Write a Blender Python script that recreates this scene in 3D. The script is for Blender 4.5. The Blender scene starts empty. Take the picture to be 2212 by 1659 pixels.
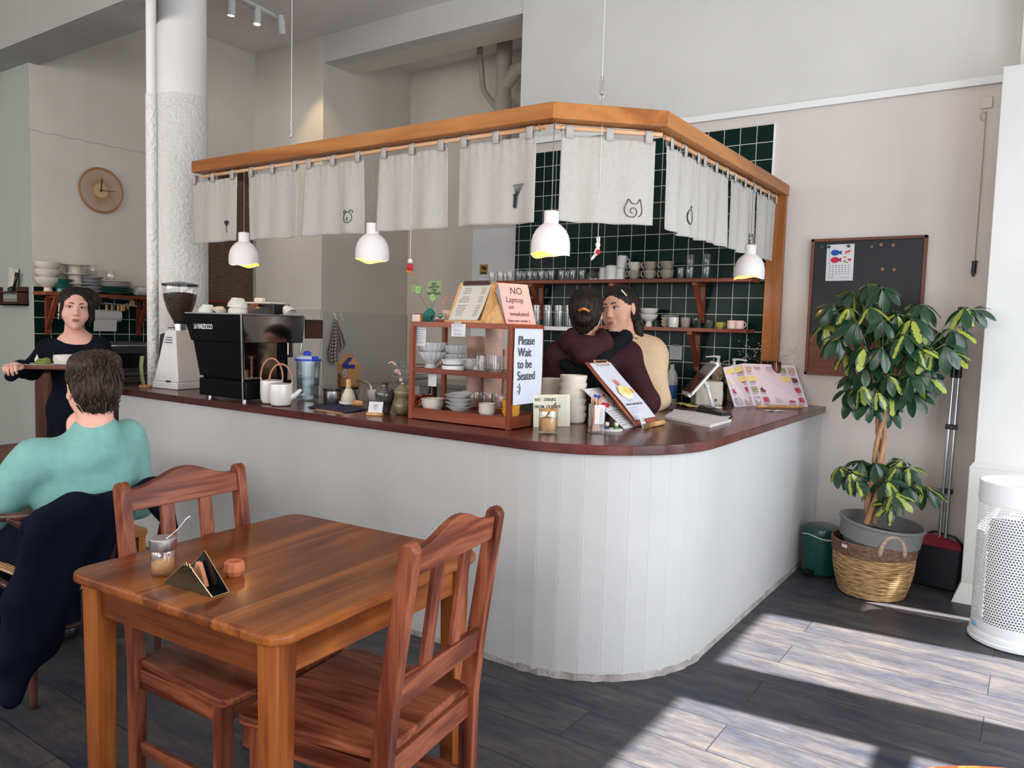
import bpy, bmesh, math, random
import numpy as np
from mathutils import Vector, Matrix, Euler
sc = bpy.context.scene
COL = sc.collection
PI = math.pi

# ------------------------------------------------------------------ camera
W_, H_, F_ = 2212.0, 1659.0, 1665.1
EYE = 1.42
YAW, PITCH, ROLL = map(math.radians, (34.44, 4.26, 1.62))
_f = np.array([-math.sin(YAW)*math.cos(PITCH), math.cos(YAW)*math.cos(PITCH), -math.sin(PITCH)])
_r0 = np.array([math.cos(YAW), math.sin(YAW), 0.0]); _u0 = np.cross(_r0, _f)
_r = math.cos(ROLL)*_r0 + math.sin(ROLL)*_u0
_u = -math.sin(ROLL)*_r0 + math.cos(ROLL)*_u0
_C = np.array([0.0, 0.0, EYE])
cam_d = bpy.data.cameras.new('camera'); cam = bpy.data.objects.new('camera', cam_d); COL.objects.link(cam)
cam_d.sensor_width = 36.0; cam_d.lens = F_*36.0/W_; cam_d.clip_start = 0.05; cam_d.clip_end = 100
m = Matrix.Identity(4)
for i in range(3):
    m[i][0] = _r[i]; m[i][1] = _u[i]; m[i][2] = -_f[i]; m[i][3] = _C[i]
cam.matrix_world = m
sc.camera = cam

# ------------------------------------------------------------------ daylight, sky and exposure
sc.view_settings.view_transform = 'Standard'; sc.view_settings.look = 'None'
sc.view_settings.gamma = 1.0; sc.view_settings.use_curve_mapping = False
sc.view_settings.exposure = 0.16
sc.cycles.max_bounces = 7; sc.cycles.diffuse_bounces = 4; sc.cycles.glossy_bounces = 3
sc.cycles.transmission_bounces = 6; sc.cycles.transparent_max_bounces = 10
sc.cycles.caustics_reflective = False; sc.cycles.caustics_refractive = False
sc.cycles.sample_clamp_indirect = 4.0
sc.cycles.use_adaptive_sampling = True; sc.cycles.adaptive_threshold = 0.02
sc.cycles.use_denoising = True
world = bpy.data.worlds.new('world'); sc.world = world; world.use_nodes = True
bg = world.node_tree.nodes['Background']
bg.inputs[0].default_value = (0.80, 0.88, 1.0, 1); bg.inputs[1].default_value = 1.6
sun_d = bpy.data.lights.new('sun', 'SUN'); sun = bpy.data.objects.new('sun', sun_d); COL.objects.link(sun)
SUN_T = 1.07                                   # tangent of the sun's height
sun_dir = Vector((-1.0, -0.118, -SUN_T*math.hypot(1, 0.118)))
sun.rotation_euler = sun_dir.to_track_quat('-Z', 'Y').to_euler(); sun.location = (6, 4, 7)
sun_d.energy = 42.0; sun_d.angle = math.radians(0.7); sun_d.color = (1.0, 0.95, 0.88)
def area(name, loc, size, look, power, color):
    d = bpy.data.lights.new(name, 'AREA'); d.shape = 'RECTANGLE'; d.size, d.size_y = size
    d.energy = power; d.color = color
    o = bpy.data.objects.new(name, d); COL.objects.link(o); o.location = loc
    o.rotation_euler = Vector(look).to_track_quat('-Z', 'Y').to_euler()
    return o
# sky light coming in through the windows of the right wall and of the street side
area('skylight_right', (1.45, 1.9, 1.75), (4.6, 2.4), (-1, 0, 0), 195, (0.88, 0.94, 1.0))
area('skylight_street', (-3.9, -3.25, 2.35), (9.4, 1.9), (0, 1, 0), 270, (1.0, 0.93, 0.84))

# ------------------------------------------------------------------ picture-to-place helpers
def ray(px, py):
    return _f + (px - W_/2)/F_*_r - (py - H_/2)/F_*_u
def onz(px, py, z):
    d = ray(px, py); t = (z - _C[2])/d[2]; return Vector(_C + t*d)
def ony(px, py, y):
    d = ray(px, py); t = (y - _C[1])/d[1]; return Vector(_C + t*d)
def onx(px, py, x):
    d = ray(px, py); t = (x - _C[0])/d[0]; return Vector(_C + t*d)
def ond(px, py, depth):
    return Vector(_C + depth*ray(px, py))
def depth(p):
    return float((np.array(p) - _C) @ _f)
def pxm(n, p):                                  # n pixels at place p, in metres
    return n*depth(p)/F_

# ------------------------------------------------------------------ materials
def rgb(r, g, b):                               # sRGB 0..255 to linear
    return tuple((c/255/12.92 if c/255 <= .04045 else ((c/255+.055)/1.055)**2.4) for c in (r, g, b))
_mats = {}
def nodes_of(name):
    m = bpy.data.materials.new(name); m.use_nodes = True
    nt = m.node_tree; b = nt.nodes['Principled BSDF']
    return m, nt, b
def link(nt, a, b): nt.links.new(a, b)
def setv(b, k, v):
    if k in b.inputs: b.inputs[k].default_value = v
def mat(name, col, rough=.5, metal=0., spec=.5, noise=0., nscale=8., bump=0., bscale=40., trans=0., ior=1.45,
        emit=None, estr=0., sheen=0., alpha=1., coat=0., stretch=(1, 1, 1)):
    if name in _mats: return _mats[name]
    m, nt, b = nodes_of(name); c = (*col, 1)
    setv(b, 'Base Color', c); setv(b, 'Roughness', rough); setv(b, 'Metallic', metal); setv(b, 'Specular IOR Level', spec)
    setv(b, 'Transmission Weight', trans); setv(b, 'IOR', ior); setv(b, 'Alpha', alpha); setv(b, 'Coat Weight', coat)
    setv(b, 'Sheen Weight', sheen)
    if emit: setv(b, 'Emission Color', (*emit, 1)); setv(b, 'Emission Strength', estr)
    if noise or bump:
        tc = nt.nodes.new('ShaderNodeTexCoord'); mp = nt.nodes.new('ShaderNodeMapping')
        mp.inputs['Scale'].default_value = stretch; link(nt, tc.outputs['Object'], mp.inputs['Vector'])
        if noise:
            n = nt.nodes.new('ShaderNodeTexNoise'); n.inputs['Scale'].default_value = nscale; n.inputs['Detail'].default_value = 5
            link(nt, mp.outputs[0], n.inputs['Vector'])
            r = nt.nodes.new('ShaderNodeValToRGB'); e = r.color_ramp.elements
            e[0].position = .3; e[1].position = .7
            e[0].color = (*[x*(1-noise) for x in col], 1); e[1].color = (*[min(1, x*(1+noise)) for x in col], 1)
            link(nt, n.outputs['Fac'], r.inputs[0]); link(nt, r.outputs[0], b.inputs['Base Color'])
        if bump:
            n2 = nt.nodes.new('ShaderNodeTexNoise'); n2.inputs['Scale'].default_value = bscale; n2.inputs['Detail'].default_value = 4
            link(nt, mp.outputs[0], n2.inputs['Vector'])
            bp = nt.nodes.new('ShaderNodeBump'); bp.inputs['Strength'].default_value = bump; bp.inputs['Distance'].default_value = .01
            link(nt, n2.outputs['Fac'], bp.inputs['Height']); link(nt, bp.outputs[0], b.inputs['Normal'])
    _mats[name] = m
    return m
def wood(name, dark, mid, light, axis='x', rough=.35, ring=9., coat=.3, fine=1.0, board=0., bands=5.):
    """Stained wood; the grain runs along the given axis of the object."""
    key = f'{name}_{axis}'
    if key in _mats: return _mats[key]
    m, nt, b = nodes_of(key)
    tc = nt.nodes.new('ShaderNodeTexCoord'); mp = nt.nodes.new('ShaderNodeMapping')
    s = {'x': (.12, 1, 1), 'y': (1, .12, 1), 'z': (1, 1, .12)}[axis]
    mp.inputs['Scale'].default_value = s
    link(nt, tc.outputs['Object'], mp.inputs['Vector'])
    oi = nt.nodes.new('ShaderNodeObjectInfo')
    add = nt.nodes.new('ShaderNodeVectorMath'); add.operation = 'ADD'
    sc_ = nt.nodes.new('ShaderNodeMath'); sc_.operation = 'MULTIPLY'; sc_.inputs[1].default_value = 7.0
    link(nt, oi.outputs['Random'], sc_.inputs[0])
    link(nt, mp.outputs[0], add.inputs[0]); link(nt, sc_.outputs[0], add.inputs[1])
    vec = add.outputs[0]
    if board:                                    # glued staves: each stave has its own figure
        sep = nt.nodes.new('ShaderNodeSeparateXYZ'); link(nt, tc.outputs['Object'], sep.inputs[0])
        dv = nt.nodes.new('ShaderNodeMath'); dv.operation = 'DIVIDE'; dv.inputs[1].default_value = board
        fl = nt.nodes.new('ShaderNodeMath'); fl.operation = 'FLOOR'
        link(nt, sep.outputs['X' if axis != 'x' else 'Y'], dv.inputs[0]); link(nt, dv.outputs[0], fl.inputs[0])
        wn = nt.nodes.new('ShaderNodeTexWhiteNoise'); wn.noise_dimensions = '1D'; link(nt, fl.outputs[0], wn.inputs['W'])
        sc2 = nt.nodes.new('ShaderNodeVectorMath'); sc2.operation = 'SCALE'; sc2.inputs['Scale'].default_value = 5
        link(nt, wn.outputs['Color'], sc2.inputs[0])
        ad2 = nt.nodes.new('ShaderNodeVectorMath'); ad2.operation = 'ADD'
        link(nt, vec, ad2.inputs[0]); link(nt, sc2.outputs[0], ad2.inputs[1]); vec = ad2.outputs[0]
    n1 = nt.nodes.new('ShaderNodeTexNoise'); n1.inputs['Scale'].default_value = ring; n1.inputs['Detail'].default_value = 3
    n1.inputs['Distortion'].default_value = .6
    link(nt, vec, n1.inputs['Vector'])
    mul = nt.nodes.new('ShaderNodeMath'); mul.operation = 'MULTIPLY'; mul.inputs[1].default_value = bands
    link(nt, n1.outputs['Fac'], mul.inputs[0])
    fr = nt.nodes.new('ShaderNodeMath'); fr.operation = 'PINGPONG'; fr.inputs[1].default_value = 1
    link(nt, mul.outputs[0], fr.inputs[0])
    mp2 = nt.nodes.new('ShaderNodeVectorMath'); mp2.operation = 'MULTIPLY'
    mp2.inputs[1].default_value = {'x': (.35, 1, 1), 'y': (1, .35, 1), 'z': (1, 1, .35)}[axis]
    link(nt, vec, mp2.inputs[0])
    n2 = nt.nodes.new('ShaderNodeTexNoise'); n2.inputs['Scale'].default_value = 110*fine; n2.inputs['Detail'].default_value = 4
    link(nt, mp2.outputs[0], n2.inputs['Vector'])
    mx = nt.nodes.new('ShaderNodeMath'); mx.operation = 'MULTIPLY_ADD'; mx.inputs[1].default_value = .55
    link(nt, fr.outputs[0], mx.inputs[0])
    m3 = nt.nodes.new('ShaderNodeMath'); m3.operation = 'MULTIPLY'; m3.inputs[1].default_value = .5
    link(nt, n2.outputs['Fac'], m3.inputs[0]); link(nt, m3.outputs[0], mx.inputs[2])
    r = nt.nodes.new('ShaderNodeValToRGB'); e = r.color_ramp.elements
    e[0].position = .12; e[0].color = (*dark, 1); e[1].position = .85; e[1].color = (*light, 1)
    k = e.new(.5); k.color = (*mid, 1)
    link(nt, mx.outputs[0], r.inputs[0]); link(nt, r.outputs[0], b.inputs['Base Color'])
    bp = nt.nodes.new('ShaderNodeBump'); bp.inputs['Strength'].default_value = .12; bp.inputs['Distance'].default_value = .002
    link(nt, n2.outputs['Fac'], bp.inputs['Height']); link(nt, bp.outputs[0], b.inputs['Normal'])
    setv(b, 'Roughness', rough); setv(b, 'Coat Weight', coat); setv(b, 'Coat Roughness', .12); setv(b, 'Specular IOR Level', .22)
    _mats[key] = m
    return m
def glass(name='glass', tint=(1, 1, 1), rough=.02):
    """Thin clear glass: mostly seen through, with edge reflections."""
    if name in _mats: return _mats[name]
    m, nt, b = nodes_of(name)
    nt.nodes.remove(b); out = nt.nodes['Material Output']
    tr = nt.nodes.new('ShaderNodeBsdfTransparent'); tr.inputs[0].default_value = (*tint, 1)
    gl = nt.nodes.new('ShaderNodeBsdfGlossy'); gl.inputs['Roughness'].default_value = rough
    lw = nt.nodes.new('ShaderNodeLayerWeight'); lw.inputs[0].default_value = .35
    mr = nt.nodes.new('ShaderNodeMath'); mr.operation = 'MULTIPLY_ADD'; mr.inputs[1].default_value = .45; mr.inputs[2].default_value = .04
    link(nt, lw.outputs['Facing'], mr.inputs[0])
    mx = nt.nodes.new('ShaderNodeMixShader'); link(nt, mr.outputs[0], mx.inputs[0])
    link(nt, tr.outputs[0], mx.inputs[1]); link(nt, gl.outputs[0], mx.inputs[2]); link(nt, mx.outputs[0], out.inputs[0])
    _mats[name] = m
    return m

# ------------------------------------------------------------------ mesh builder
class MB:
    def __init__(s): s.v = []; s.f = []; s.mi = []; s.cur = 0
    def add(s, vs, fs):
        o = len(s.v); s.v += [tuple(v) for v in vs]; s.f += [tuple(i+o for i in f) for f in fs]; s.mi += [s.cur]*len(fs)
        return s
    def box(s, c, d, rot=None):
        c = Vector(c); h = Vector(d)/2; R = rot.to_matrix() if isinstance(rot, Euler) else (rot or Matrix.Identity(3))
        vs = [c + R @ Vector((x*h.x, y*h.y, z*h.z)) for x in (-1, 1) for y in (-1, 1) for z in (-1, 1)]
        return s.add(vs, [(0, 1, 3, 2), (4, 6, 7, 5), (0, 4, 5, 1), (2, 3, 7, 6), (0, 2, 6, 4), (1, 5, 7, 3)])
    def box2(s, a, b):
        return s.box([(a[i]+b[i])/2 for i in range(3)], [abs(b[i]-a[i]) for i in range(3)])
    def bar(s, p, q, w, t, up=(0, 0, 1)):        # rectangular bar from p to q, w across, t along 'up'
        p, q = Vector(p), Vector(q); d = q-p; L = d.length; d.normalize(); u = Vector(up)
        sx = d.cross(u).normalized(); u2 = sx.cross(d)
        R = Matrix((sx, d, u2)).transposed()
        return s.box((p+q)/2, (w, L, t), R)
    def cyl(s, p, q, r0, r1=None, n=16, caps=True):
        p, q = Vector(p), Vector(q); r1 = r0 if r1 is None else r1
        d = (q-p).normalized(); a = d.orthogonal().normalized(); b = d.cross(a)
        vs = []
        for c, r in ((p, r0), (q, r1)):
            vs += [c + (a*math.cos(2*PI*i/n) + b*math.sin(2*PI*i/n))*r for i in range(n)]
        fs = [(i, (i+1) % n, n+(i+1) % n, n+i) for i in range(n)]
        if caps: fs += [tuple(range(n))[::-1], tuple(range(n, 2*n))]
        return s.add(vs, fs)
    def lathe(s, prof, n=24, c=(0, 0, 0), wave=None):   # prof: (r, z); wave(angle, k) scales the radius
        c = Vector(c); vs = []; fs = []; rows = []
        for k, (r, z) in enumerate(prof):
            if r < 1e-6: rows.append([len(vs)]); vs.append(c+Vector((0, 0, z)))
            else:
                rows.append(list(range(len(vs), len(vs)+n)))
                for i in range(n):
                    a = 2*PI*i/n; w = wave(a, k) if wave else 1.
                    vs.append(c+Vector((r*w*math.cos(a), r*w*math.sin(a), z)))
        for A, B in zip(rows, rows[1:]):
            for i in range(n):
                j = (i+1) % n
                if len(A) == 1 and len(B) == 1: continue
                if len(A) == 1: fs.append((A[0], B[j], B[i]))
                elif len(B) == 1: fs.append((A[i], A[j], B[0]))
                else: fs.append((A[i], A[j], B[j], B[i]))
        return s.add(vs, fs)
    def tube(s, path, r, n=8, closed=False, caps=True):
        P = [Vector(p) for p in path]; N = len(P); vs = []; fs = []
        rr = r if hasattr(r, '__len__') else [r]*N
        up = None
        for i in range(N):
            t = (P[(i+1) % N]-P[i-1]) if closed or 0 < i < N-1 else (P[1]-P[0] if i == 0 else P[-1]-P[-2])
            t.normalize()
            if up is None: up = t.orthogonal().normalized()
            a = (up - t*up.dot(t)); a = a.normalized() if a.length > 1e-6 else t.orthogonal().normalized(); up = a
            b = t.cross(a)
            vs += [P[i] + (a*math.cos(2*PI*k/n) + b*math.sin(2*PI*k/n))*rr[i] for k in range(n)]
        for i in range(N if closed else N-1):
            A, B = i*n, ((i+1) % N)*n
            fs += [(A+k, A+(k+1) % n, B+(k+1) % n, B+k) for k in range(n)]
        if caps and not closed: fs += [tuple(range(n))[::-1], tuple(range((N-1)*n, N*n))]
        return s.add(vs, fs)
    def prism(s, poly, z0, z1, M=None):          # 2-D outline extruded along z, then placed by M
        n = len(poly); M = M or Matrix.Identity(4)
        vs = [M @ Vector((x, y, z0)) for x, y in poly] + [M @ Vector((x, y, z1)) for x, y in poly]
        fs = [tuple(range(n))[::-1], tuple(range(n, 2*n))] + [(i, (i+1) % n, n+(i+1) % n, n+i) for i in range(n)]
        return s.add(vs, fs)
    def ball(s, c, r, n=14, m=8, rot=None):
        c = Vector(c); r = Vector(r) if hasattr(r, '__len__') else Vector((r, r, r)); R = rot or Matrix.Identity(3)
        vs = [c + R @ Vector((0, 0, -r.z))]
        for j in range(1, m):
            t = PI*j/m
            vs += [c + R @ Vector((r.x*math.sin(t)*math.cos(2*PI*i/n), r.y*math.sin(t)*math.sin(2*PI*i/n), -r.z*math.cos(t))) for i in range(n)]
        vs.append(c + R @ Vector((0, 0, r.z)))
        fs = [(0, 1+(i+1) % n, 1+i) for i in range(n)]
        for j in range(m-2):
            A = 1+j*n; fs += [(A+i, A+(i+1) % n, A+n+(i+1) % n, A+n+i) for i in range(n)]
        A = 1+(m-2)*n; fs += [(A+i, A+(i+1) % n, len(vs)-1) for i in range(n)]
        return s.add(vs, fs)
    def grid(s, fn, nu, nv):
        vs = [fn(i/nu, j/nv) for j in range(nv+1) for i in range(nu+1)]
        fs = [(j*(nu+1)+i, j*(nu+1)+i+1, (j+1)*(nu+1)+i+1, (j+1)*(nu+1)+i) for j in range(nv) for i in range(nu)]
        return s.add(vs, fs)
    def build(s, name, m, parent=None, smooth=False, bevel=0., seg=2, solid=0., sub=0, auto=False, loc=None, rot=None):
        me = bpy.data.meshes.new(name); me.from_pydata([tuple(v) for v in s.v], [], s.f)
        ms = m if isinstance(m, (list, tuple)) else [m]
        for q in ms: me.materials.append(q)
        if len(ms) > 1: me.polygons.foreach_set('material_index', s.mi)
        bm = bmesh.new(); bm.from_mesh(me); bmesh.ops.recalc_face_normals(bm, faces=bm.faces); bm.to_mesh(me); bm.free()
        if smooth or auto: me.polygons.foreach_set('use_smooth', [True]*len(me.polygons))
        if auto: me.set_sharp_from_angle(angle=math.radians(38))
        me.update()
        o = bpy.data.objects.new(name, me); COL.objects.link(o)
        if parent: o.parent = parent
        if loc is not None: o.location = loc
        if rot is not None: o.rotation_euler = rot
        if solid:
            q = o.modifiers.new('s', 'SOLIDIFY'); q.thickness = solid; q.offset = 0
        if bevel:
            q = o.modifiers.new('b', 'BEVEL'); q.width = bevel; q.segments = seg; q.limit_method = 'ANGLE'; q.angle_limit = .6
        if sub:
            q = o.modifiers.new('u', 'SUBSURF'); q.levels = sub; q.render_levels = sub
        return o
def thing(name, label, cat, loc=(0, 0, 0), rz=0., group=None, rot=None):
    o = bpy.data.objects.new(name, None); COL.objects.link(o); o.location = loc
    o.rotation_euler = rot if rot is not None else (0, 0, rz); o.empty_display_size = .05
    o['label'] = label; o['category'] = cat
    if group: o['group'] = group
    return o
def tag(o, label, cat, group=None, kind=None):
    o['label'] = label; o['category'] = cat
    if group: o['group'] = group
    if kind: o['kind'] = kind
    return o
def struct(o): o['kind'] = 'structure'; return o
def dup(root, loc, rz=0., label=None, group=None, scale=None, rot=None):
    r = root.copy(); COL.objects.link(r); r.location = loc; r.rotation_euler = rot if rot is not None else (0, 0, rz)
    if label: r['label'] = label
    if group: r['group'] = group
    if scale: r.scale = (scale,)*3 if not hasattr(scale, '__len__') else scale
    for ch in list(root.children):
        c = ch.copy(); COL.objects.link(c); c.parent = r
        for g in ch.children:
            d = g.copy(); COL.objects.link(d); d.parent = c
    return r
def text(body, size, m, parent, loc, rot, name='lettering', align='LEFT', ext=.0006, offset=0., sx=1., spacing=1., shear=0.):
    c = bpy.data.curves.new(name, 'FONT'); c.body = body; c.size = size; c.align_x = align; c.extrude = ext
    c.offset = offset; c.space_line = spacing; c.shear = shear; c.resolution_u = 3
    c.materials.append(m)
    q = bpy.data.objects.new(name+'_curve', c); COL.objects.link(q)
    me = bpy.data.meshes.new_from_object(q.evaluated_get(bpy.context.evaluated_depsgraph_get())); me.name = name
    bpy.data.objects.remove(q); bpy.data.curves.remove(c)
    o = bpy.data.objects.new(name, me); COL.objects.link(o); o.parent = parent; o.location = loc; o.rotation_euler = rot
    o.scale = (sx, 1, 1)
    return o
def strokes(lines, r, m, parent, name='drawing', loc=(0, 0, 0), rot=(0, 0, 0), n=5):
    b = MB()
    for L in lines:
        b.tube([(x, y, 0) for x, y in L], r, n)
    return b.build(name, m, parent, smooth=True, loc=loc, rot=rot)
def arc(cx, cy, rx, ry, a0, a1, n=16):
    return [(cx+rx*math.cos(a0+(a1-a0)*i/n), cy+ry*math.sin(a0+(a1-a0)*i/n)) for i in range(n+1)]
def smoothline(pts, n=6):
    P = [Vector(p) for p in pts]; out = []
    for i in range(len(P)-1):
        a, b, c, d = P[max(i-1, 0)], P[i], P[i+1], P[min(i+2, len(P)-1)]
        for k in range(n):
            t = k/n
            out.append(.5*((2*b) + (c-a)*t + (2*a-5*b+4*c-d)*t*t + (3*b-a-3*c+d)*t**3))
    out.append(P[-1]); return out
rnd = random.Random(7)
# ------------------------------------------------------------------ room
YB, XL, XR, YF, ZC = 5.21, -6.91, 1.30, -3.05, 4.15
HC = 0.966                                       # counter top height
def wallmat(name, col, bump=.12, var=.05, bs=30):
    m, nt, b = nodes_of(name)
    tc = nt.nodes.new('ShaderNodeTexCoord')
    n = nt.nodes.new('ShaderNodeTexNoise'); n.inputs['Scale'].default_value = 1.3; n.inputs['Detail'].default_value = 6
    link(nt, tc.outputs['Object'], n.inputs['Vector'])
    r = nt.nodes.new('ShaderNodeValToRGB'); e = r.color_ramp.elements; e[0].position = .35; e[1].position = .65
    e[0].color = (*[c*(1-var) for c in col], 1); e[1].color = (*[min(1, c*(1+var)) for c in col], 1)
    link(nt, n.outputs['Fac'], r.inputs[0]); link(nt, r.outputs[0], b.inputs['Base Color'])
    n2 = nt.nodes.new('ShaderNodeTexNoise'); n2.inputs['Scale'].default_value = bs; n2.inputs['Detail'].default_value = 5
    link(nt, tc.outputs['Object'], n2.inputs['Vector'])
    bp = nt.nodes.new('ShaderNodeBump'); bp.inputs['Strength'].default_value = bump; bp.inputs['Distance'].default_value = .01
    link(nt, n2.outputs['Fac'], bp.inputs['Height']); link(nt, bp.outputs[0], b.inputs['Normal'])
    setv(b, 'Roughness', .75); setv(b, 'Specular IOR Level', .25)
    return m
M_wall_lo = wallmat('wall_paint_warm', (.62, .565, .53))
M_wall_up = wallmat('wall_paint_cool', (.61, .605, .58))
M_wall_l = wallmat('wall_paint_left', (.70, .65, .58))
M_wall_f = wallmat('wall_paint_grey', (.36, .375, .345))
M_ceil = wallmat('ceiling_paint', (.80, .75, .73))
M_col = wallmat('column_plaster', (.60, .595, .575), bump=.1)
M_colr = wallmat('round_column_paint', (.84, .82, .79), bump=.1)
M_white = mat('white_paint', (.8, .8, .79), rough=.4)

def tilemat(name, u, uoff, zoff, pitch_u, pitch_z):
    m, nt, b = nodes_of(name)
    tc = nt.nodes.new('ShaderNodeTexCoord'); sep = nt.nodes.new('ShaderNodeSeparateXYZ'); link(nt, tc.outputs['Object'], sep.inputs[0])
    cells = []; masks = []
    for ax, off, pt in ((u, uoff, pitch_u), ('Z', zoff, pitch_z)):
        a = nt.nodes.new('ShaderNodeMath'); a.operation = 'SUBTRACT'; a.inputs[1].default_value = off; link(nt, sep.outputs[ax], a.inputs[0])
        d = nt.nodes.new('ShaderNodeMath'); d.operation = 'DIVIDE'; d.inputs[1].default_value = pt; link(nt, a.outputs[0], d.inputs[0])
        fl = nt.nodes.new('ShaderNodeMath'); fl.operation = 'FLOOR'; link(nt, d.outputs[0], fl.inputs[0]); cells.append(fl)
        fr = nt.nodes.new('ShaderNodeMath'); fr.operation = 'FRACT'; link(nt, d.outputs[0], fr.inputs[0])
        pp = nt.nodes.new('ShaderNodeMath'); pp.operation = 'PINGPONG'; pp.inputs[1].default_value = .5; link(nt, fr.outputs[0], pp.inputs[0])
        lt = nt.nodes.new('ShaderNodeMath'); lt.operation = 'LESS_THAN'; lt.inputs[1].default_value = .022; link(nt, pp.outputs[0], lt.inputs[0]); masks.append(lt)
    mx = nt.nodes.new('ShaderNodeMath'); mx.operation = 'MAXIMUM'; link(nt, masks[0].outputs[0], mx.inputs[0]); link(nt, masks[1].outputs[0], mx.inputs[1])
    cb = nt.nodes.new('ShaderNodeCombineXYZ'); link(nt, cells[0].outputs[0], cb.inputs[0]); link(nt, cells[1].outputs[0], cb.inputs[1])
    wn = nt.nodes.new('ShaderNodeTexWhiteNoise'); link(nt, cb.outputs[0], wn.inputs['Vector'])
    r = nt.nodes.new('ShaderNodeValToRGB'); e = r.color_ramp.elements
    e[0].color = (.0015, .016, .013, 1); e[1].color = (.003, .028, .022, 1); link(nt, wn.outputs['Value'], r.inputs[0])
    ns = nt.nodes.new('ShaderNodeTexNoise'); ns.inputs['Scale'].default_value = 9; link(nt, tc.outputs['Object'], ns.inputs['Vector'])
    m0 = nt.nodes.new('ShaderNodeMix'); m0.data_type = 'RGBA'; m0.blend_type = 'MULTIPLY'; m0.inputs['Factor'].default_value = .5
    link(nt, r.outputs[0], m0.inputs['A']); link(nt, ns.outputs['Fac'], m0.inputs['B'])
    m1 = nt.nodes.new('ShaderNodeMix'); m1.data_type = 'RGBA'; link(nt, mx.outputs[0], m1.inputs['Factor'])
    link(nt, m0.outputs['Result'], m1.inputs['A']); m1.inputs['B'].default_value = (.50, .50, .43, 1)
    link(nt, m1.outputs['Result'], b.inputs['Base Color'])
    rg = nt.nodes.new('ShaderNodeMapRange'); rg.inputs['To Min'].default_value = .22; rg.inputs['To Max'].default_value = .85
    setv(b, 'Specular IOR Level', .10); link(nt, mx.outputs[0], rg.inputs['Value']); link(nt, rg.outputs[0], b.inputs['Roughness'])
    iv = nt.nodes.new('ShaderNodeMath'); iv.operation = 'SUBTRACT'; iv.inputs[0].default_value = 1; link(nt, mx.outputs[0], iv.inputs[1])
    ad = nt.nodes.new('ShaderNodeMath'); ad.operation = 'MULTIPLY_ADD'; ad.inputs[1].default_value = .4; link(nt, ns.outputs['Fac'], ad.inputs[0]); link(nt, iv.outputs[0], ad.inputs[2])
    bp = nt.nodes.new('ShaderNodeBump'); bp.inputs['Strength'].default_value = .35; bp.inputs['Distance'].default_value = .004
    link(nt, ad.outputs[0], bp.inputs['Height']); link(nt, bp.outputs[0], b.inputs['Normal'])
    return m

def floormat():
    m, nt, b = nodes_of('floor_planks')
    tc = nt.nodes.new('ShaderNodeTexCoord'); mp = nt.nodes.new('ShaderNodeMapping')
    mp.inputs['Location'].default_value = (.855, -.055, 0); link(nt, tc.outputs['Object'], mp.inputs['Vector'])
    br = nt.nodes.new('ShaderNodeTexBrick'); link(nt, mp.outputs[0], br.inputs['Vector'])
    br.offset = .37; br.inputs['Scale'].default_value = 1; br.inputs['Brick Width'].default_value = 1.21; br.inputs['Row Height'].default_value = .2197
    br.inputs['Mortar Size'].default_value = .0022; br.inputs['Mortar Smooth'].default_value = .1; br.inputs['Bias'].default_value = 0
    br.inputs['Color1'].default_value = (0, 0, 0, 1); br.inputs['Color2'].default_value = (1, 1, 1, 1)
    # streaks of white wash over dark wood, stretched along the plank
    add = nt.nodes.new('ShaderNodeVectorMath'); add.operation = 'ADD'
    s5 = nt.nodes.new('ShaderNodeVectorMath'); s5.operation = 'SCALE'; s5.inputs['Scale'].default_value = 3.7; link(nt, br.outputs['Color'], s5.inputs[0])
    link(nt, tc.outputs['Object'], add.inputs[0]); link(nt, s5.outputs[0], add.inputs[1])
    st = nt.nodes.new('ShaderNodeMapping'); st.inputs['Scale'].default_value = (.22, 1, 1); link(nt, add.outputs[0], st.inputs['Vector'])
    n1 = nt.nodes.new('ShaderNodeTexNoise'); n1.inputs['Scale'].default_value = 9; n1.inputs['Detail'].default_value = 8; n1.inputs['Roughness'].default_value = .62
    link(nt, st.outputs[0], n1.inputs['Vector'])
    n2 = nt.nodes.new('ShaderNodeTexNoise'); n2.inputs['Scale'].default_value = 46; n2.inputs['Detail'].default_value = 8; n2.inputs['Roughness'].default_value = .7
    link(nt, st.outputs[0], n2.inputs['Vector'])
    r1 = nt.nodes.new('ShaderNodeValToRGB'); e = r1.color_ramp.elements
    e[0].position = .30; e[0].color = (.023, .028, .044, 1); e[1].position = .72; e[1].color = (.086, .075, .068, 1)
    k = e.new(.50); k.color = (.045, .044, .051, 1)
    link(nt, n1.outputs['Fac'], r1.inputs[0])
    r2 = nt.nodes.new('ShaderNodeValToRGB'); e = r2.color_ramp.elements
    e[0].position = .38; e[0].color = (.72, .72, .72, 1); e[1].position = .66; e[1].color = (1.25, 1.22, 1.18, 1)
    link(nt, n2.outputs['Fac'], r2.inputs[0])
    mm = nt.nodes.new('ShaderNodeMix'); mm.data_type = 'RGBA'; mm.blend_type = 'MULTIPLY'; mm.inputs['Factor'].default_value = 1
    link(nt, r1.outputs[0], mm.inputs['A']); link(nt, r2.outputs[0], mm.inputs['B'])
    jm = nt.nodes.new('ShaderNodeMix'); jm.data_type = 'RGBA'; link(nt, br.outputs['Fac'], jm.inputs['Factor'])
    link(nt, mm.outputs['Result'], jm.inputs['A']); jm.inputs['B'].default_value = (.012, .014, .02, 1)
    link(nt, jm.outputs['Result'], b.inputs['Base Color'])
    setv(b, 'Roughness', .45); setv(b, 'Specular IOR Level', .25)
    bp = nt.nodes.new('ShaderNodeBump'); bp.inputs['Strength'].default_value = .2; bp.inputs['Distance'].default_value = .003
    link(nt, n2.outputs['Fac'], bp.inputs['Height']); link(nt, bp.outputs[0], b.inputs['Normal'])
    return m
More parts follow.
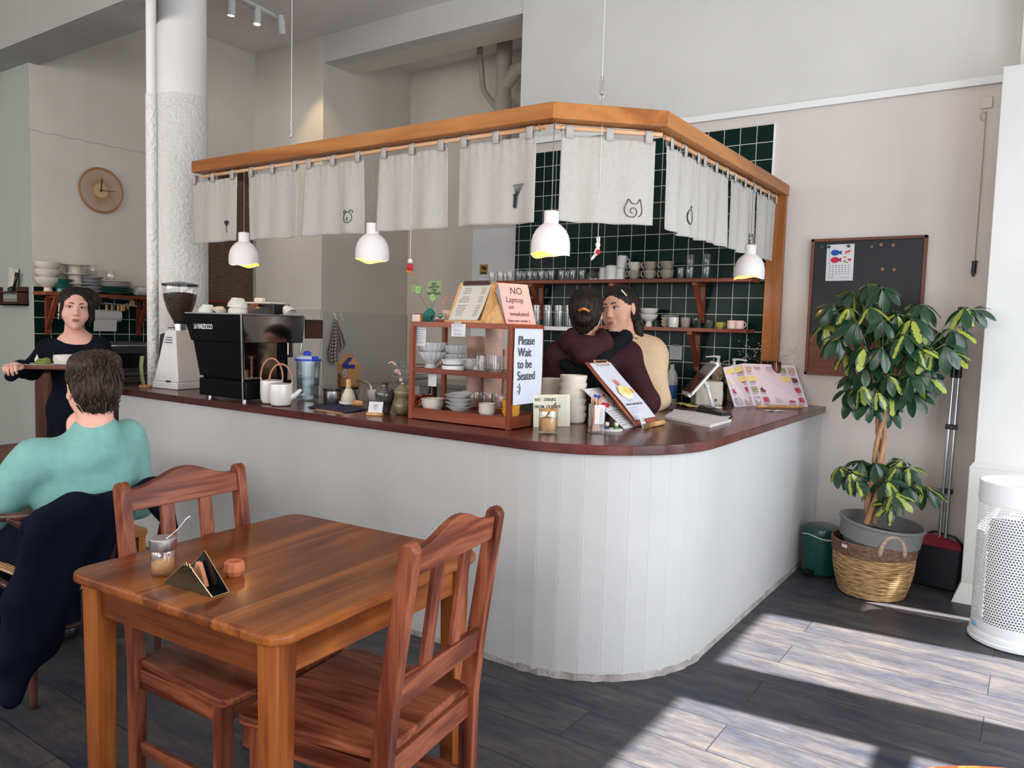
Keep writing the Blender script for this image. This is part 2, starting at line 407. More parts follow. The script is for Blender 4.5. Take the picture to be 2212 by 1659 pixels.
M_floor = floormat()
b = MB(); b.box2((-9.3, YF-.2, -.12), (XR+.2, 6.8, 0)); struct(b.build('floor', M_floor))
b = MB(); b.box2((-9.3, YF-.2, ZC), (XR+.2, 6.8, ZC+.12)); struct(b.build('ceiling', M_ceil))
# back wall: lower and upper paint, opening to the recess between OXL and OXR
OXL, OXR, OZ = -5.875, -3.56, 3.90
b = MB()
b.box2((XL-.2, YB, 0), (OXL, YB+.14, ZC)); b.cur = 1
b.box2((OXR, YB, 0), (XR+.2, YB+.14, 2.90)); b.cur = 2
b.box2((OXR, YB-.012, 2.90), (XR+.2, YB+.14, ZC)); b.box2((OXL, YB, OZ), (OXR, YB+.14, ZC))
struct(b.build('wall_back', [M_wall_l, M_wall_lo, M_wall_up]))
RY, RZ = 6.45, ZC
b = MB(); b.box2((OXL-.1, YB+.14, 0), (OXL, RY, RZ)); struct(b.build('wall_recess_left', M_wall_l))
b = MB(); b.box2((OXL-.1, RY, 0), (OXR+.1, RY+.1, RZ)); struct(b.build('wall_recess_back', M_wall_l))
b = MB(); b.box2((OXR, YB+.14, 0), (OXR+.1, RY, RZ)); struct(b.build('wall_recess_right', M_wall_l))
b = MB(); b.box2((OXL, YB+.14, OZ), (OXR, YB+.42, ZC)); struct(b.build('trim_1', M_wall_l))
# left kitchen wall and the wall that faces the room beside it
b = MB(); b.box2((XL-.15, 3.03, 0), (XL, YB, ZC)); struct(b.build('wall_left', M_wall_l))
b = MB(); b.box2((-9.3, 3.028, 0), (XL-.001, 3.17, ZC)); struct(b.build('wall_left_front', M_wall_f))
b = MB(); b.box2((-9.4, YF, 0), (-9.3, 3.1, ZC)); struct(b.build('wall_far_left', M_wall_f))
xa, xb = ony(330, -27, 2.77).x, ony(330, 55, 3.11).x
b = MB(); b.prism([(-9.3, 2.77), (xa, 2.77), (xb, 3.11), (-9.3, 3.11)], 3.44, ZC); struct(b.build('trim_2', wallmat('beam_paint', (.36, .355, .335))))
# fine cracks in the plaster of the left walls
M_crack = mat('crack', (.30, .27, .24), rough=.9)
b = MB()
c0, c1 = onx(60, 279, XL), onx(330, 335, XL)
b.tube([(XL+.001, c0.y+(c1.y-c0.y)*t, c0.z+(c1.z-c0.z)*t+.004*math.sin(t*37)) for t in np.linspace(0, 1, 30)], .0022, 4)
struct(b.build('trim_3', M_crack))
# right wall with windows, street wall with windows
def wall_with_holes(name, axis, pos, thick, lo, hi, holes, m):
    b = MB(); cuts = sorted({lo, hi, *[h[0] for h in holes], *[h[1] for h in holes]})
    for a0, a1 in zip(cuts, cuts[1:]):
        hs = [h for h in holes if h[0] <= a0 and h[1] >= a1]
        spans = [(0, ZC)] if not hs else [(0, hs[0][2]), (hs[0][3], ZC)]
        for z0, z1 in spans:
            if z1-z0 < 1e-4: continue
            if axis == 'x': b.box2((pos, a0, z0), (pos+thick, a1, z1))
            else: b.box2((a0, pos, z0), (a1, pos+thick, z1))
    return struct(b.build(name, m))
WT = 2.635
holes_r = [(-2.6, -.9, .35, WT), (-.55, 1.15, .35, WT), (1.45, 3.10, .35, WT), (3.445, 4.225, .35, WT), (4.50, 4.70, .35, 2.2)]
wall_with_holes('wall_right', 'x', XR, .06, YF, YB, holes_r, M_wall_up)
holes_s = [(-8.6, -6.4, .5, 3.3), (-6.0, -3.8, .5, 3.3), (-3.3, -1.3, .3, 3.3), (-1.0, 1.0, .3, 3.3)]
wall_with_holes('wall_street', 'y', YF-.06, .06, -9.3, XR, holes_s, M_wall_up)
M_frame = mat('window_frame_paint', (.12, .12, .12), rough=.5)
for i, (y0, y1, z0, z1) in enumerate(holes_r[:4]):
    b = MB()
    for yy in (y0+.015, y1-.015): b.box2((XR+.01, yy-.015, z0), (XR+.05, yy+.015, z1))
    for zz in (z0+.015, z1-.015): b.box2((XR+.01, y0, zz-.015), (XR+.05, y1, zz+.015))
    if i < 3: b.box2((XR+.01, y0, 1.74), (XR+.05, y1, 1.83))
    struct(b.build(f'window_{i+1}', M_frame))
for i, (x0, x1, z0, z1) in enumerate(holes_s):
    b = MB()
    for xx in (x0+.02, (x0+x1)/2, x1-.02): b.box2((xx-.02, YF-.05, z0), (xx+.02, YF-.01, z1))
    for zz in (z0+.02, 2.3, z1-.02): b.box2((x0, YF-.05, zz-.02), (x1, YF-.01, zz+.02))
    struct(b.build(f'window_{i+5}', M_frame))
# right pillar: upper box, wider base, ledge
b = MB(); b.box2((-.265, 4.82, .735), (.9, YB, 2.84)); struct(b.build('column_right', M_col, bevel=.004))
b = MB()
b.prism([(-.285, 4.79), (.95, 4.79), (.95, YB), (-.285, YB)], .09, .735)
b.add([(-.285, 4.79, .735), (.9, 4.79, .735), (.9, 4.82, .765), (-.265, 4.82, .765)], [(0, 1, 2, 3)])
struct(b.build('column_right_base', M_col, bevel=.004))
b = MB(); b.add([(-.32, 4.74, 0), (.95, 4.74, 0), (.95, YB, 0), (-.32, YB, 0), (-.285, 4.79, .10), (.95, 4.79, .10), (.95, YB, .10), (-.285, YB, .10)],
      [(0, 1, 5, 4), (1, 2, 6, 5), (2, 3, 7, 6), (3, 0, 4, 7), (4, 5, 6, 7), (0, 3, 2, 1)])
struct(b.build('baseboard_column', M_col))
b = MB(); b.box2((-.20, 5.0, 2.84), (.9, YB, ZC)); struct(b.build('column_right_top', M_wall_up))
# cable trunking along the paint line, low crack line under the board
b = MB(); b.box2((OXR, YB-.03, 2.862), (-.27, YB-.012, 2.905)); struct(b.build('trim_4', mat('trunking', (.75, .76, .75), rough=.5), bevel=.003))
# round column with rough lower plaster, and the pipe beside it
def rough_mat():
    m, nt, b = nodes_of('rough_plaster')
    tc = nt.nodes.new('ShaderNodeTexCoord')
    n = nt.nodes.new('ShaderNodeTexNoise'); n.inputs['Scale'].default_value = 45; n.inputs['Detail'].default_value = 3
    link(nt, tc.outputs['Object'], n.inputs['Vector'])
    bp = nt.nodes.new('ShaderNodeBump'); bp.inputs['Strength'].default_value = 1.0; bp.inputs['Distance'].default_value = .02
    link(nt, n.outputs['Fac'], bp.inputs['Height']); link(nt, bp.outputs[0], b.inputs['Normal'])
    b.inputs['Base Color'].default_value = (.82, .79, .76, 1); setv(b, 'Roughness', .8); setv(b, 'Specular IOR Level', .2)
    return m
M_rough = rough_mat()
PCX, PCY = -5.155, 3.27
b = MB(); zr = ony(397, 185, 3.1).z
b.lathe([(.1635, zr), (.1635, ZC)], 48, (PCX, PCY, 0)); b.cur = 1
b.lathe([(.173, 0), (.173, zr-.025), (.1635, zr)], 48, (PCX, PCY, 0))
struct(b.build('column_round', [M_colr, M_rough], auto=True))
b = MB(); pc = ony(329, 500, 2.86)
b.cyl((pc.x, 2.86, 2.85), (pc.x, 2.86, ZC), .031, n=20); b.cur = 1; b.cyl((pc.x, 2.86, 0), (pc.x, 2.86, 2.85), .036, n=20)
tag(b.build('riser_pipe', [M_colr, M_rough], auto=True), 'white painted vertical pipe running floor to ceiling beside the round column', 'pipe')

# green tiles behind the counter: a slab on the back wall, and one on the kitchen wall
tl = onx(0, 0, -1) if False else None
TX0, TX1 = -3.57, ony(1674, 268, YB).x
TZ1 = ony(1674, 268, YB).z
M_tile_b = tilemat('green_tiles_back', 'X', TX1, TZ1, .1108, .1135)
b = MB(); b.box2((TX0, YB-.012, .6), (TX1, YB+.001, TZ1)); b.cur = 1
b.box2((TX1, YB-.014, .6), (TX1+.012, YB, TZ1+.004))
struct(b.build('wall_back_tiles', [M_tile_b, M_white]))
k0 = onx(72, 640, XL+.01)
M_tile_l = tilemat('green_tiles_left', 'Y', k0.y, 1.25, .135, .135)
b = MB(); b.box2((XL, k0.y, .85), (XL+.012, 4.75, 1.64)); struct(b.build('wall_left_tiles', M_tile_l))
# metal splash panels on the recess walls
M_panel = mat('splash_panel', (.60, .57, .52), rough=.38, metal=.0, spec=.6)
b = MB(); pz = 1.535
b.box2((-6.85, YB-.012, .78), (OXL-.003, YB, pz)); struct(b.build('trim_5', M_panel, bevel=.002))
b = MB(); b.box2((OXL, YB+.004, .78), (OXL+.012, RY-.01, pz-.015))
for yy in (5.30, 5.80, 6.3):
    for zz in (.86, 1.49): b.cyl((OXL+.012, yy, zz), (OXL+.016, yy, zz), .006, n=8)
struct(b.build('trim_6', M_panel, bevel=.002))
# ------------------------------------------------------------------ service counter
M_plaster = wallmat('counter_plaster', (.455, .445, .435), bump=.3, var=.05, bs=9)
def mahog(ax): return wood('mahogany', rgb(52, 22, 20), rgb(88, 38, 32), rgb(118, 58, 46), ax, rough=.32, coat=.35, ring=5)
def teak(ax): return wood('red_stained_pine', rgb(100, 48, 26), rgb(138, 76, 42), rgb(170, 104, 62), ax, rough=.38, coat=.35, ring=6)
def pine(ax): return wood('varnished_pine', rgb(128, 72, 30), rgb(160, 98, 46), rgb(180, 120, 64), ax, rough=.4, coat=.2, ring=4)
CXC, CYC = -1.735, 3.185
def outline(r, xl, nseg=9):
    pts = [(xl, CYC-r)]
    for i in range(nseg+1):
        a = -PI/2 + PI/2*i/nseg
        pts.append((CXC+r*math.cos(a), CYC+r*math.sin(a)))
    pts.append((CXC+r, YB-.016))
    return pts
def strip_between(outer, inner):
    return outer + inner[::-1]
b = MB()
# the body is boarded: straight boards on the long side, narrow ones round the bend; each joint is a shallow groove
xl = -4.80
out = []
seams = [-4.8, -4.35, -3.85, -3.38, -2.90, -2.42, -2.05]
rb = .587
for s0, s1 in zip(seams, seams[1:]):
    out += [(s0+.0015, CYC-rb), (s1-.0015, CYC-rb), (s1, CYC-rb+.0008)]
nb = 10
for i in range(nb):
    a0, a1 = -PI/2+PI/2*i/nb, -PI/2+PI/2*(i+1)/nb
    if i == 0: out += [(-2.05+.0015, CYC-rb), (-1.9, CYC-rb), (-1.9+.002, CYC-rb+.0008), (CXC-.01, CYC-rb)]
    out += [(CXC+rb*math.cos(a0+.004), CYC+rb*math.sin(a0+.004)), (CXC+rb*math.cos(a1-.004), CYC+rb*math.sin(a1-.004)), (CXC+(rb-.0012)*math.cos(a1), CYC+(rb-.0012)*math.sin(a1))]
for yy in (3.65, 4.15, 4.65, YB-.016): out += [(CXC+rb, yy-.002), (CXC+rb-.002, yy)]
inn = outline(.10, xl)
inn = [(xl, CYC-.10)] + [(-1.90, CYC-.10), (-1.60, CYC+.2), (-1.60, YB-.016)]
poly = out + inn[::-1]
bm = bmesh.new()
vs = [bm.verts.new((x, y, 0)) for x, y in poly]; f = bm.faces.new(vs)
r_ = bmesh.ops.extrude_face_region(bm, geom=[f]); top = [v for v in r_['geom'] if isinstance(v, bmesh.types.BMVert)]
for v in top: v.co.z = HC-.04
bmesh.ops.recalc_face_normals(bm, faces=bm.faces)
# plaster thickened slightly at the foot
me = bpy.data.meshes.new('service_counter'); bm.to_mesh(me); bm.free(); me.materials.append(M_plaster)
counter = bpy.data.objects.new('service_counter', me); COL.objects.link(counter)
tag(counter, 'white plastered boarded counter with a rounded corner under the dark red wooden top', 'counter')
b = MB()
foot_o = [(xl, CYC-rb-.006)] + [(CXC+(rb+.006)*math.cos(-PI/2+PI/2*i/24)+.004*math.sin(i*2.3), CYC+(rb+.006)*math.sin(-PI/2+PI/2*i/24)+.004*math.cos(i*3.1)) for i in range(25)] + [(CXC+rb+.006, YB-.01)]
foot_i = [(xl, CYC-rb+.002)] + [(CXC+(rb-.001)*math.cos(-PI/2+PI/2*i/24), CYC+(rb-.001)*math.sin(-PI/2+PI/2*i/24)) for i in range(25)] + [(CXC+rb-.001, YB-.01)]
n = len(foot_o); V = [(x, y, 0) for x, y in foot_o] + [(x, y, .028) for x, y in foot_i]
b.add(V, [(i, i+1, n+i+1, n+i) for i in range(n-1)])
o = b.build('plaster_foot', mat('dirty_plaster', (.30, .27, .25), rough=.9, noise=.35, nscale=9, bump=.8, bscale=60), counter)
# worktop, one continuous piece
rt = .615
tout = outline(rt, -4.85, 28)
tin = [(-4.85, 3.23), (-2.05, 3.23), (-1.83, 3.45), (-1.83, YB-.016)]
b = MB(); b.prism(tout + tin[::-1], HC-.04, HC)
def mahog_top():
    return wood('mahogany_top', rgb(52, 20, 18), rgb(76, 32, 28), rgb(98, 48, 40), 'x', rough=.30, coat=.3, ring=4, board=.6)
worktop = b.build('worktop', mahog_top(), bevel=.004)
tag(worktop, 'dark red-brown wooden worktop running round the rounded counter', 'worktop')

# ------------------------------------------------------------------ hanging timber rail with linen curtains
RZ0, RZ1 = 2.318, 2.388
rail = thing('curtain_rail_beam', 'honey pine beam hung over the counter, bent round its corner to a wall post', 'beam', (-1.43, 5.16, .966))
off = Vector((1.43, -5.16, -.966))
oo = [(-4.43, 2.87), (-1.80, 2.87), (-1.425, 3.235), (-1.425, YB-.001)]
ii = [(-4.43, 2.962), (-1.838, 2.962), (-1.517, 3.275), (-1.517, YB-.001)]
for k, ax in ((0, 'x'), (1, 'x'), (2, 'y')):
    q = [oo[k], oo[k+1], ii[k+1], ii[k]]
    b = MB(); b.prism([(x+off.x, y+off.y) for x, y in q], RZ0+off.z, RZ1+off.z)
    b.build('beam_length', pine(ax), rail, bevel=.004)
b = MB(); b.box2((-1.54+off.x, 5.155+off.y, HC+off.z+.0005), (-1.43+off.x, YB-.0145+off.y, RZ0+off.z)); b.build('post', pine('z'), rail, bevel=.003)
M_steel = mat('bright_steel', (.62, .62, .63), rough=.28, metal=1.)
M_galv = mat('zinc_wire', (.75, .75, .75), rough=.4, metal=.6)
for (px, py, yy, gx) in ((629, 305, 2.915, 0), (1320, 229, 0, 1)):
    p = ony(px, py, 2.915) if not gx else Vector((-1.66, 3.05, RZ1))
    p.z = RZ1
    w = thing('hanging_wire', 'thin steel wire hanging the beam from the ceiling, ' + ('over its left half' if not gx else 'over its angled corner piece'), 'wire', p, group=None)
    b = MB(); b.cyl((0, 0, .13), (0, 0, ZC-p.z), .0022, n=6); b.build('wire', M_galv, w)
    b = MB(); b.cyl((0, 0, .06), (0, 0, .12), .004, n=6)
    for s in (-.009, .009): b.cyl((s, 0, .065), (s, 0, .115), .0025, n=6)
    b.cyl((0, 0, .115), (0, 0, .13), .007, n=8); b.cyl((0, 0, .055), (0, 0, .067), .007, n=8)
    b.tube([(.009*math.cos(a), 0, .045+.009*math.sin(a)) for a in np.linspace(-PI/2, 1.5*PI, 14)], .002, 5)
    b.cyl((0, 0, 0), (0, 0, .036), .003, n=6); b.build('turnbuckle', M_steel, w)

ROD_Z = 2.300
M_dowel = wood('dowel', rgb(176, 128, 92), rgb(205, 160, 120), rgb(222, 182, 146), 'x', rough=.6, coat=0)
rods = [((-4.40, 2.925), (-1.862, 2.925), 'front'), ((-1.83, 2.945), (-1.475, 3.29), 'corner'), ((-1.482, 3.335), (-1.482, 5.13), 'side')]
S_hooks = []
for (p, q, nm) in rods:
    d = Vector((q[0]-p[0], q[1]-p[1], 0)); L = d.length; a = math.atan2(d.y, d.x)
    b = MB(); b.cyl((0, 0, 0), (L, 0, 0), .0105, n=14)
    ro = b.build('curtain_rod', M_dowel, auto=True, loc=(p[0], p[1], ROD_Z)); ro.rotation_euler = (0, 0, a)
    tag(ro, {'front': 'long round wooden rod under the left length of the beam', 'corner': 'short round wooden rod under the angled corner of the beam', 'side': 'round wooden rod under the right length of the beam'}[nm], 'rod')
    for t in {'front': (.05, .45, .83, .985), 'corner': (.06, .9), 'side': (.1, .53, .93)}[nm]:
        S_hooks.append((p[0]+d.x*t, p[1]+d.y*t, a, nm, t))
hook0 = None
for (x, y, a, nm, t) in S_hooks:
    lab = f'bent metal hook holding the {nm} curtain rod under the beam'
    wh = {('front', .05): 'at its far left end', ('front', .45): 'near its middle', ('front', .83): 'between the fourth and fifth curtain', ('front', .985): 'at its right end',
          ('corner', .06): 'at its left end', ('corner', .9): 'at its right end', ('side', .1): 'at its near end', ('side', .53): 'near its middle', ('side', .93): 'at the wall end'}[(nm, t)]
    lab = f'bent steel hook holding the {nm} rod, {wh}'
    if hook0 is None:
        b = MB(); pts = [(0, .0, .018)] + [(0, .010*math.sin(s), .006+.012*math.cos(s)) for s in np.linspace(0, 0, 1)]
        pts = [(0, 0, .0195), (0, .002, .008), (0, .010, .002)] + [(0, .0155*math.cos(s), .0155*math.sin(s)) for s in np.linspace(.35, -PI-.3, 14)]
        b.tube(pts, .0018, 6); hook0 = b.build('rail_hook', M_steel, smooth=True); h = hook0
    else: h = hook0.copy(); COL.objects.link(h)
    h.location = (x, y, ROD_Z); h.rotation_euler = (0, 0, a)
    tag(h, lab, 'hook', 'hooks carrying the curtain rods')

def linen(name, base):
    m, nt, b = nodes_of(name)
    tc = nt.nodes.new('ShaderNodeTexCoord'); 
    ns = []
    for s in ((260, 260, 22), (22, 260, 260)):
        mp = nt.nodes.new('ShaderNodeMapping'); mp.inputs['Scale'].default_value = s; link(nt, tc.outputs['Object'], mp.inputs[0])
        n = nt.nodes.new('ShaderNodeTexNoise'); n.inputs['Scale'].default_value = 1.; link(nt, mp.outputs[0], n.inputs['Vector']); ns.append(n)
    ad = nt.nodes.new('ShaderNodeMath'); ad.operation = 'ADD'; link(nt, ns[0].outputs['Fac'], ad.inputs[0]); link(nt, ns[1].outputs['Fac'], ad.inputs[1])
    r = nt.nodes.new('ShaderNodeValToRGB'); e = r.color_ramp.elements; e[0].position = .0; e[1].position = 1
    mr = nt.nodes.new('ShaderNodeMapRange'); mr.inputs['From Min'].default_value = .7; mr.inputs['From Max'].default_value = 1.3; link(nt, ad.outputs[0], mr.inputs['Value'])
    e[0].color = (*[c*.92 for c in base], 1); e[1].color = (*[min(1, c*1.05) for c in base], 1)
    link(nt, mr.outputs[0], r.inputs[0]); link(nt, r.outputs[0], b.inputs['Base Color'])
    setv(b, 'Roughness', .9); setv(b, 'Specular IOR Level', .1)
    tr = nt.nodes.new('ShaderNodeBsdfTranslucent'); link(nt, r.outputs[0], tr.inputs[0])
    mx = nt.nodes.new('ShaderNodeMixShader'); mx.inputs[0].default_value = .22
    link(nt, b.outputs[0], mx.inputs[1]); link(nt, tr.outputs[0], mx.inputs[2]); link(nt, mx.outputs[0], nt.nodes['Material Output'].inputs[0])
    return m
M_linen = linen('natural_linen', (.55, .52, .48))
M_ink = mat('black_ink', (.012, .012, .018), rough=.7)
def noren(w, h, x, y, a, label, seed, flare=0.):
    R = random.Random(seed); t = thing('linen_curtain', label, 'curtain', (x, y, ROD_Z), a, 'linen half curtains along the beam')
    ph = [R.uniform(0, 6) for _ in range(4)]; am = [R.uniform(.006, .013) for _ in range(4)]
    def surf(u, v):
        X = (u-.5)*w*(1+.02*v*flare); k = .25+.75*v
        Y = am[0]*k*math.sin(u*9+ph[0]) + am[1]*k*math.sin(u*17+ph[1]) + .006*v*math.sin(u*3+ph[2])
        Y += .0025*(1-v)*math.sin(u*60+ph[3])*(1 if v < .2 else .3)
        Z = -.030 - (h-.03)*v + .003*math.sin(u*5+ph[3])*v
        return (X, Y, Z)
    b = MB(); b.grid(surf, 44, 30)
    c = b.build('cloth', M_linen, t, smooth=True, solid=.0022)
    # stitched hem at the foot and the gathered band at the top
    b = MB(); b.tube([(p[0], p[1]-.0015, p[2]) for p in (surf(i/44, .955) for i in range(45))], .0009, 4); b.build('hem_seam', mat('seam_thread', (.52, .49, .44), rough=.9), t); b = MB()
    b.tube([(p[0], p[1]-.0015, p[2]) for p in (surf(i/44, .085) for i in range(45))], .0012, 4)
    b.build('header_seam', mat('seam_thread', (.52, .49, .44)), t)
    for q in (-.42, 0, .42):
        b = MB(); X = q*w; tw = .017
        pr = [(-.0125+am[0]*.2*0, -.045)] + [(-.0130*math.cos(s), .0125*math.sin(s)+.0) for s in np.linspace(0, PI, 9)] + [(.0125, -.036)]
        b.grid(lambda u, v, pr=pr: (X+(u-.5)*2*tw*(1+.1*math.sin(v*3)), pr[min(int(v*10+.5), 10)][0], pr[min(int(v*10+.5), 10)][1]), 3, 10)
        b.build('tab_loop', M_linen, t, smooth=True, solid=.0022)
    t['surf'] = 0
    return t, surf
def on_cloth(t, surf, w, h, lines, cx, cz, s, r=.0016, fills=()):
    """ink drawing: points in drawing units mapped on the hanging cloth, y up"""
    b = MB()
    def P(x, y):
        X = cx+x*s; Z = cz+y*s; u = X/w+.5; v = (-Z-.03)/(h-.03); p = surf(u, v); return (X, p[1]-.0045, Z)
    for L in lines: b.tube([P(x, y) for x, y in L], r, 5)
    for poly in fills:
        c = P(sum(q[0] for q in poly)/len(poly), sum(q[1] for q in poly)/len(poly)); vs = [P(*q) for q in poly]
        vs = [(x, y-.004, z) for x, y, z in vs]
        b.add([(c[0], c[1]-.004, c[2])]+vs, [(0, 1+i, 1+(i+1) % len(vs)) for i in range(len(vs))])
    b.build('printed_motif', M_ink, t)
NH = .412
ginkgo = ([[(0, 0), (-.1, -.5), (.1, -1)]], [[(0, -.1)] + [(-.75+1.5*i/10, .55+.25*math.sin(PI*i/10)+(.06 if i % 2 else 0) - (.25 if i == 5 else 0)) for i in range(11)]])
bear = [arc(0, 0, .8, .85, 0, 2*PI, 26), arc(-.62, .85, .27, .27, -.1, PI*1.25, 10), arc(.62, .85, .27, .27, -.25*PI, PI*1.1, 10),
        arc(0, -.12, .10, .07, 0, 2*PI, 8), [(0, -.2), (0, -.4)], [(-.15, -.45), (0, -.4), (.15, -.45)]]
whisk = ([[(-.12+.04*i, .2), (-.5+.24*i, 1.5)] for i in range(8)] + [[(-.5, 1.5), (1.2, 1.5)]],
         [[(-.42, -1.3), (.0, -1.45), (.15, -.1), (-.35, -.05)], [(-.35, -.1), (.15, -.1), (.2, .3), (-.42, .35)]])
cat = [[(.6, -.95), (.95, -.7), (1.05, -.1), (.92, .45), (.75, 1.0), (.45, .55), (.1, .45), (-.25, .5), (-.62, .95), (-.78, .6), (-1.02, .1), (-1.05, -.35), (-.8, -.85), (-.3, -1.05), (.15, -.95), (.38, -.55), (.28, -.15), (-.1, 0), (-.38, -.25), (-.32, -.55), (-.05, -.6)]]
cat = [[(p.x, p.y) for p in smoothline([(x, y, 0) for x, y in cat[0]], 4)]]
fruit = [arc(0, 0, .85, 1., 0, 2*PI, 24), [(0, 1.0), (.12, 1.3), (.3, 1.5)], [(.12, 1.2), (.22, 1.55), (.4, 1.5), (.12, 1.2)], arc(-.05, 0, .7, .85, 2.4, 4.6, 8)]
front = [(415, 512), (536, 647), (660, 784), (819, 965), (989, 1156)]
labs = ['linen curtain with a printed ginkgo leaf, leftmost under the beam', 'plain linen curtain between the ginkgo leaf and bear face curtains',
        'linen curtain with a small bear face outline, third from the left', 'plain linen curtain between the bear face and whisk curtains', 'linen curtain with a printed black tea whisk']
for i, (a, c) in enumerate(front):
    p0, p1 = ony(a, 440, 2.925), ony(c, 440, 2.925); w = p1.x-p0.x
    t, s = noren(w, NH, (p0.x+p1.x)/2, 2.925, 0, labs[i], i+3, flare=1)
    if i == 0: on_cloth(t, s, w, NH, ginkgo[0], w*.30, -NH+.095, .040, fills=ginkgo[1])
    if i == 2: on_cloth(t, s, w, NH, bear, w*.28, -NH+.085, .034, .0018)
    if i == 4: on_cloth(t, s, w, NH, whisk[0], w*.26, -NH+.120, .036, .0009, fills=whisk[1])
dd = Vector((.355, .345, 0)).normalized()
t, s = noren(.435, NH-.005, -1.652, 3.118, math.atan2(dd.y, dd.x), 'linen curtain with a curled cat outline on the angled corner rod', 21, flare=1)
on_cloth(t, s, .435, NH, cat, .125, -NH+.08, .040, .0018)
side = [(3.365, 3.765), (3.785, 4.19), (4.255, 4.675), (4.72, 5.12)]
labs = ['linen curtain with a printed round fruit, first on the side rod', 'plain linen curtain second from the corner on the side rod', 'linen curtain with a cat outline beside the wall end lamp', 'plain linen curtain nearest the wall post']
for i, (a, c) in enumerate(side):
    w = c-a; t, s = noren(w, NH, -1.482, (a+c)/2, PI/2, labs[i], 40+i, flare=-1)
    if i == 0: on_cloth(t, s, w, NH, fruit, .10, -NH+.095, .036, .0018)
    if i == 2: on_cloth(t, s, w, NH, cat, .14, -NH+.085, .038, .0018)

# pendant lamps
def shade_mat():
    m, nt, b = nodes_of('porcelain_shade')
    b.inputs['Base Color'].default_value = (.84, .80, .79, 1); setv(b, 'Roughness', .45)
    tr = nt.nodes.new('ShaderNodeBsdfTranslucent'); tr.inputs[0].default_value = (1, .62, .45, 1)
    mx = nt.nodes.new('ShaderNodeMixShader'); mx.inputs[0].default_value = .12
    link(nt, b.outputs[0], mx.inputs[1]); link(nt, tr.outputs[0], mx.inputs[2]); link(nt, mx.outputs[0], nt.nodes['Material Output'].inputs[0])
    return m
M_shade = shade_mat(); M_glow_in = mat('bulb_glow_inside', (.95, .62, .12), rough=.4)  # warm bulb glow is put into the inside colour of the white porcelain
M_bulb = mat('lit_bulb', (1, .8, .5), emit=(1, .62, .22), estr=6.)
M_cord = mat('grey_cord', (.2, .2, .2), rough=.6)
lamps = [(-3.98, 2.925, 'under the left end of the beam'), (-2.912, 2.925, 'between the bear face and plain curtains'), (-1.833, 2.945, 'at the bend of the beam'), (onx(1620, 560, -1.447).x, onx(1620, 560, -1.447).y, 'by the wall end of the beam')]
lamp0 = None
def wavy(a, k): return 1.0
for i, (x, y, wh) in enumerate(lamps):
    zt = 1.737
    lab = f'white scalloped dome pendant lamp {wh}'
    if lamp0 is None:
        lamp0 = thing('pendant_lamp', lab, 'lamp', (x, y, zt), group='pendant lamps under the beam')
        b = MB(); n = 40
        prof = [(.0865, .0), (.0875, .03), (.0865, .06), (.080, .09), (.066, .116), (.048, .134), (.034, .143), (.033, .146), (.033, .196), (.030, .198), (0, .198)]
        b.lathe(prof, n)
        for k in range(n):                        # scalloped rim
            a = 2*PI*k/n; x_, y_, z_ = b.v[k]; b.v[k] = (x_, y_, .005+.009*math.sin(a*2+.6)+.003*math.sin(5*a))
        b.cur = 1
        o0 = len(b.v); b.lathe([(.0835, .004), (.0845, .03), (.0835, .06), (.077, .088), (.063, .113), (.03, .134), (0, .136)], n)
        for k in range(n):
            a = 2*PI*k/n; x_, y_, z_ = b.v[o0+k]; b.v[o0+k] = (x_, y_, .007+.009*math.sin(a*2+.6)+.003*math.sin(5*a))
        b.f += [(k, (k+1) % n, o0+(k+1) % n, o0+k) for k in range(n)]; b.mi += [0]*n
        b.build('lamp_shade', [M_shade, M_glow_in], lamp0, auto=True)
        b = MB(); b.ball((0, 0, .062), (.024, .024, .028)); b.cyl((0, 0, .085), (0, 0, .13), .014, n=12); b.build('bulb', M_bulb, lamp0, smooth=True)
        b = MB(); b.cyl((0, 0, .197), (0, 0, RZ0-zt), .0022, n=6); b.cyl((0, 0, .195), (0, 0, .207), .006, n=8); b.build('cord', M_cord, lamp0)
    else: dup(lamp0, (x, y, zt), .4*i, lab)
    L = bpy.data.lights.new('lamp_light', 'POINT'); L.energy = 1.1; L.color = (1, .58, .22); L.shadow_soft_size = .02
    lo = bpy.data.objects.new('lamp_light', L); COL.objects.link(lo); lo.location = (x, y, zt+.02)

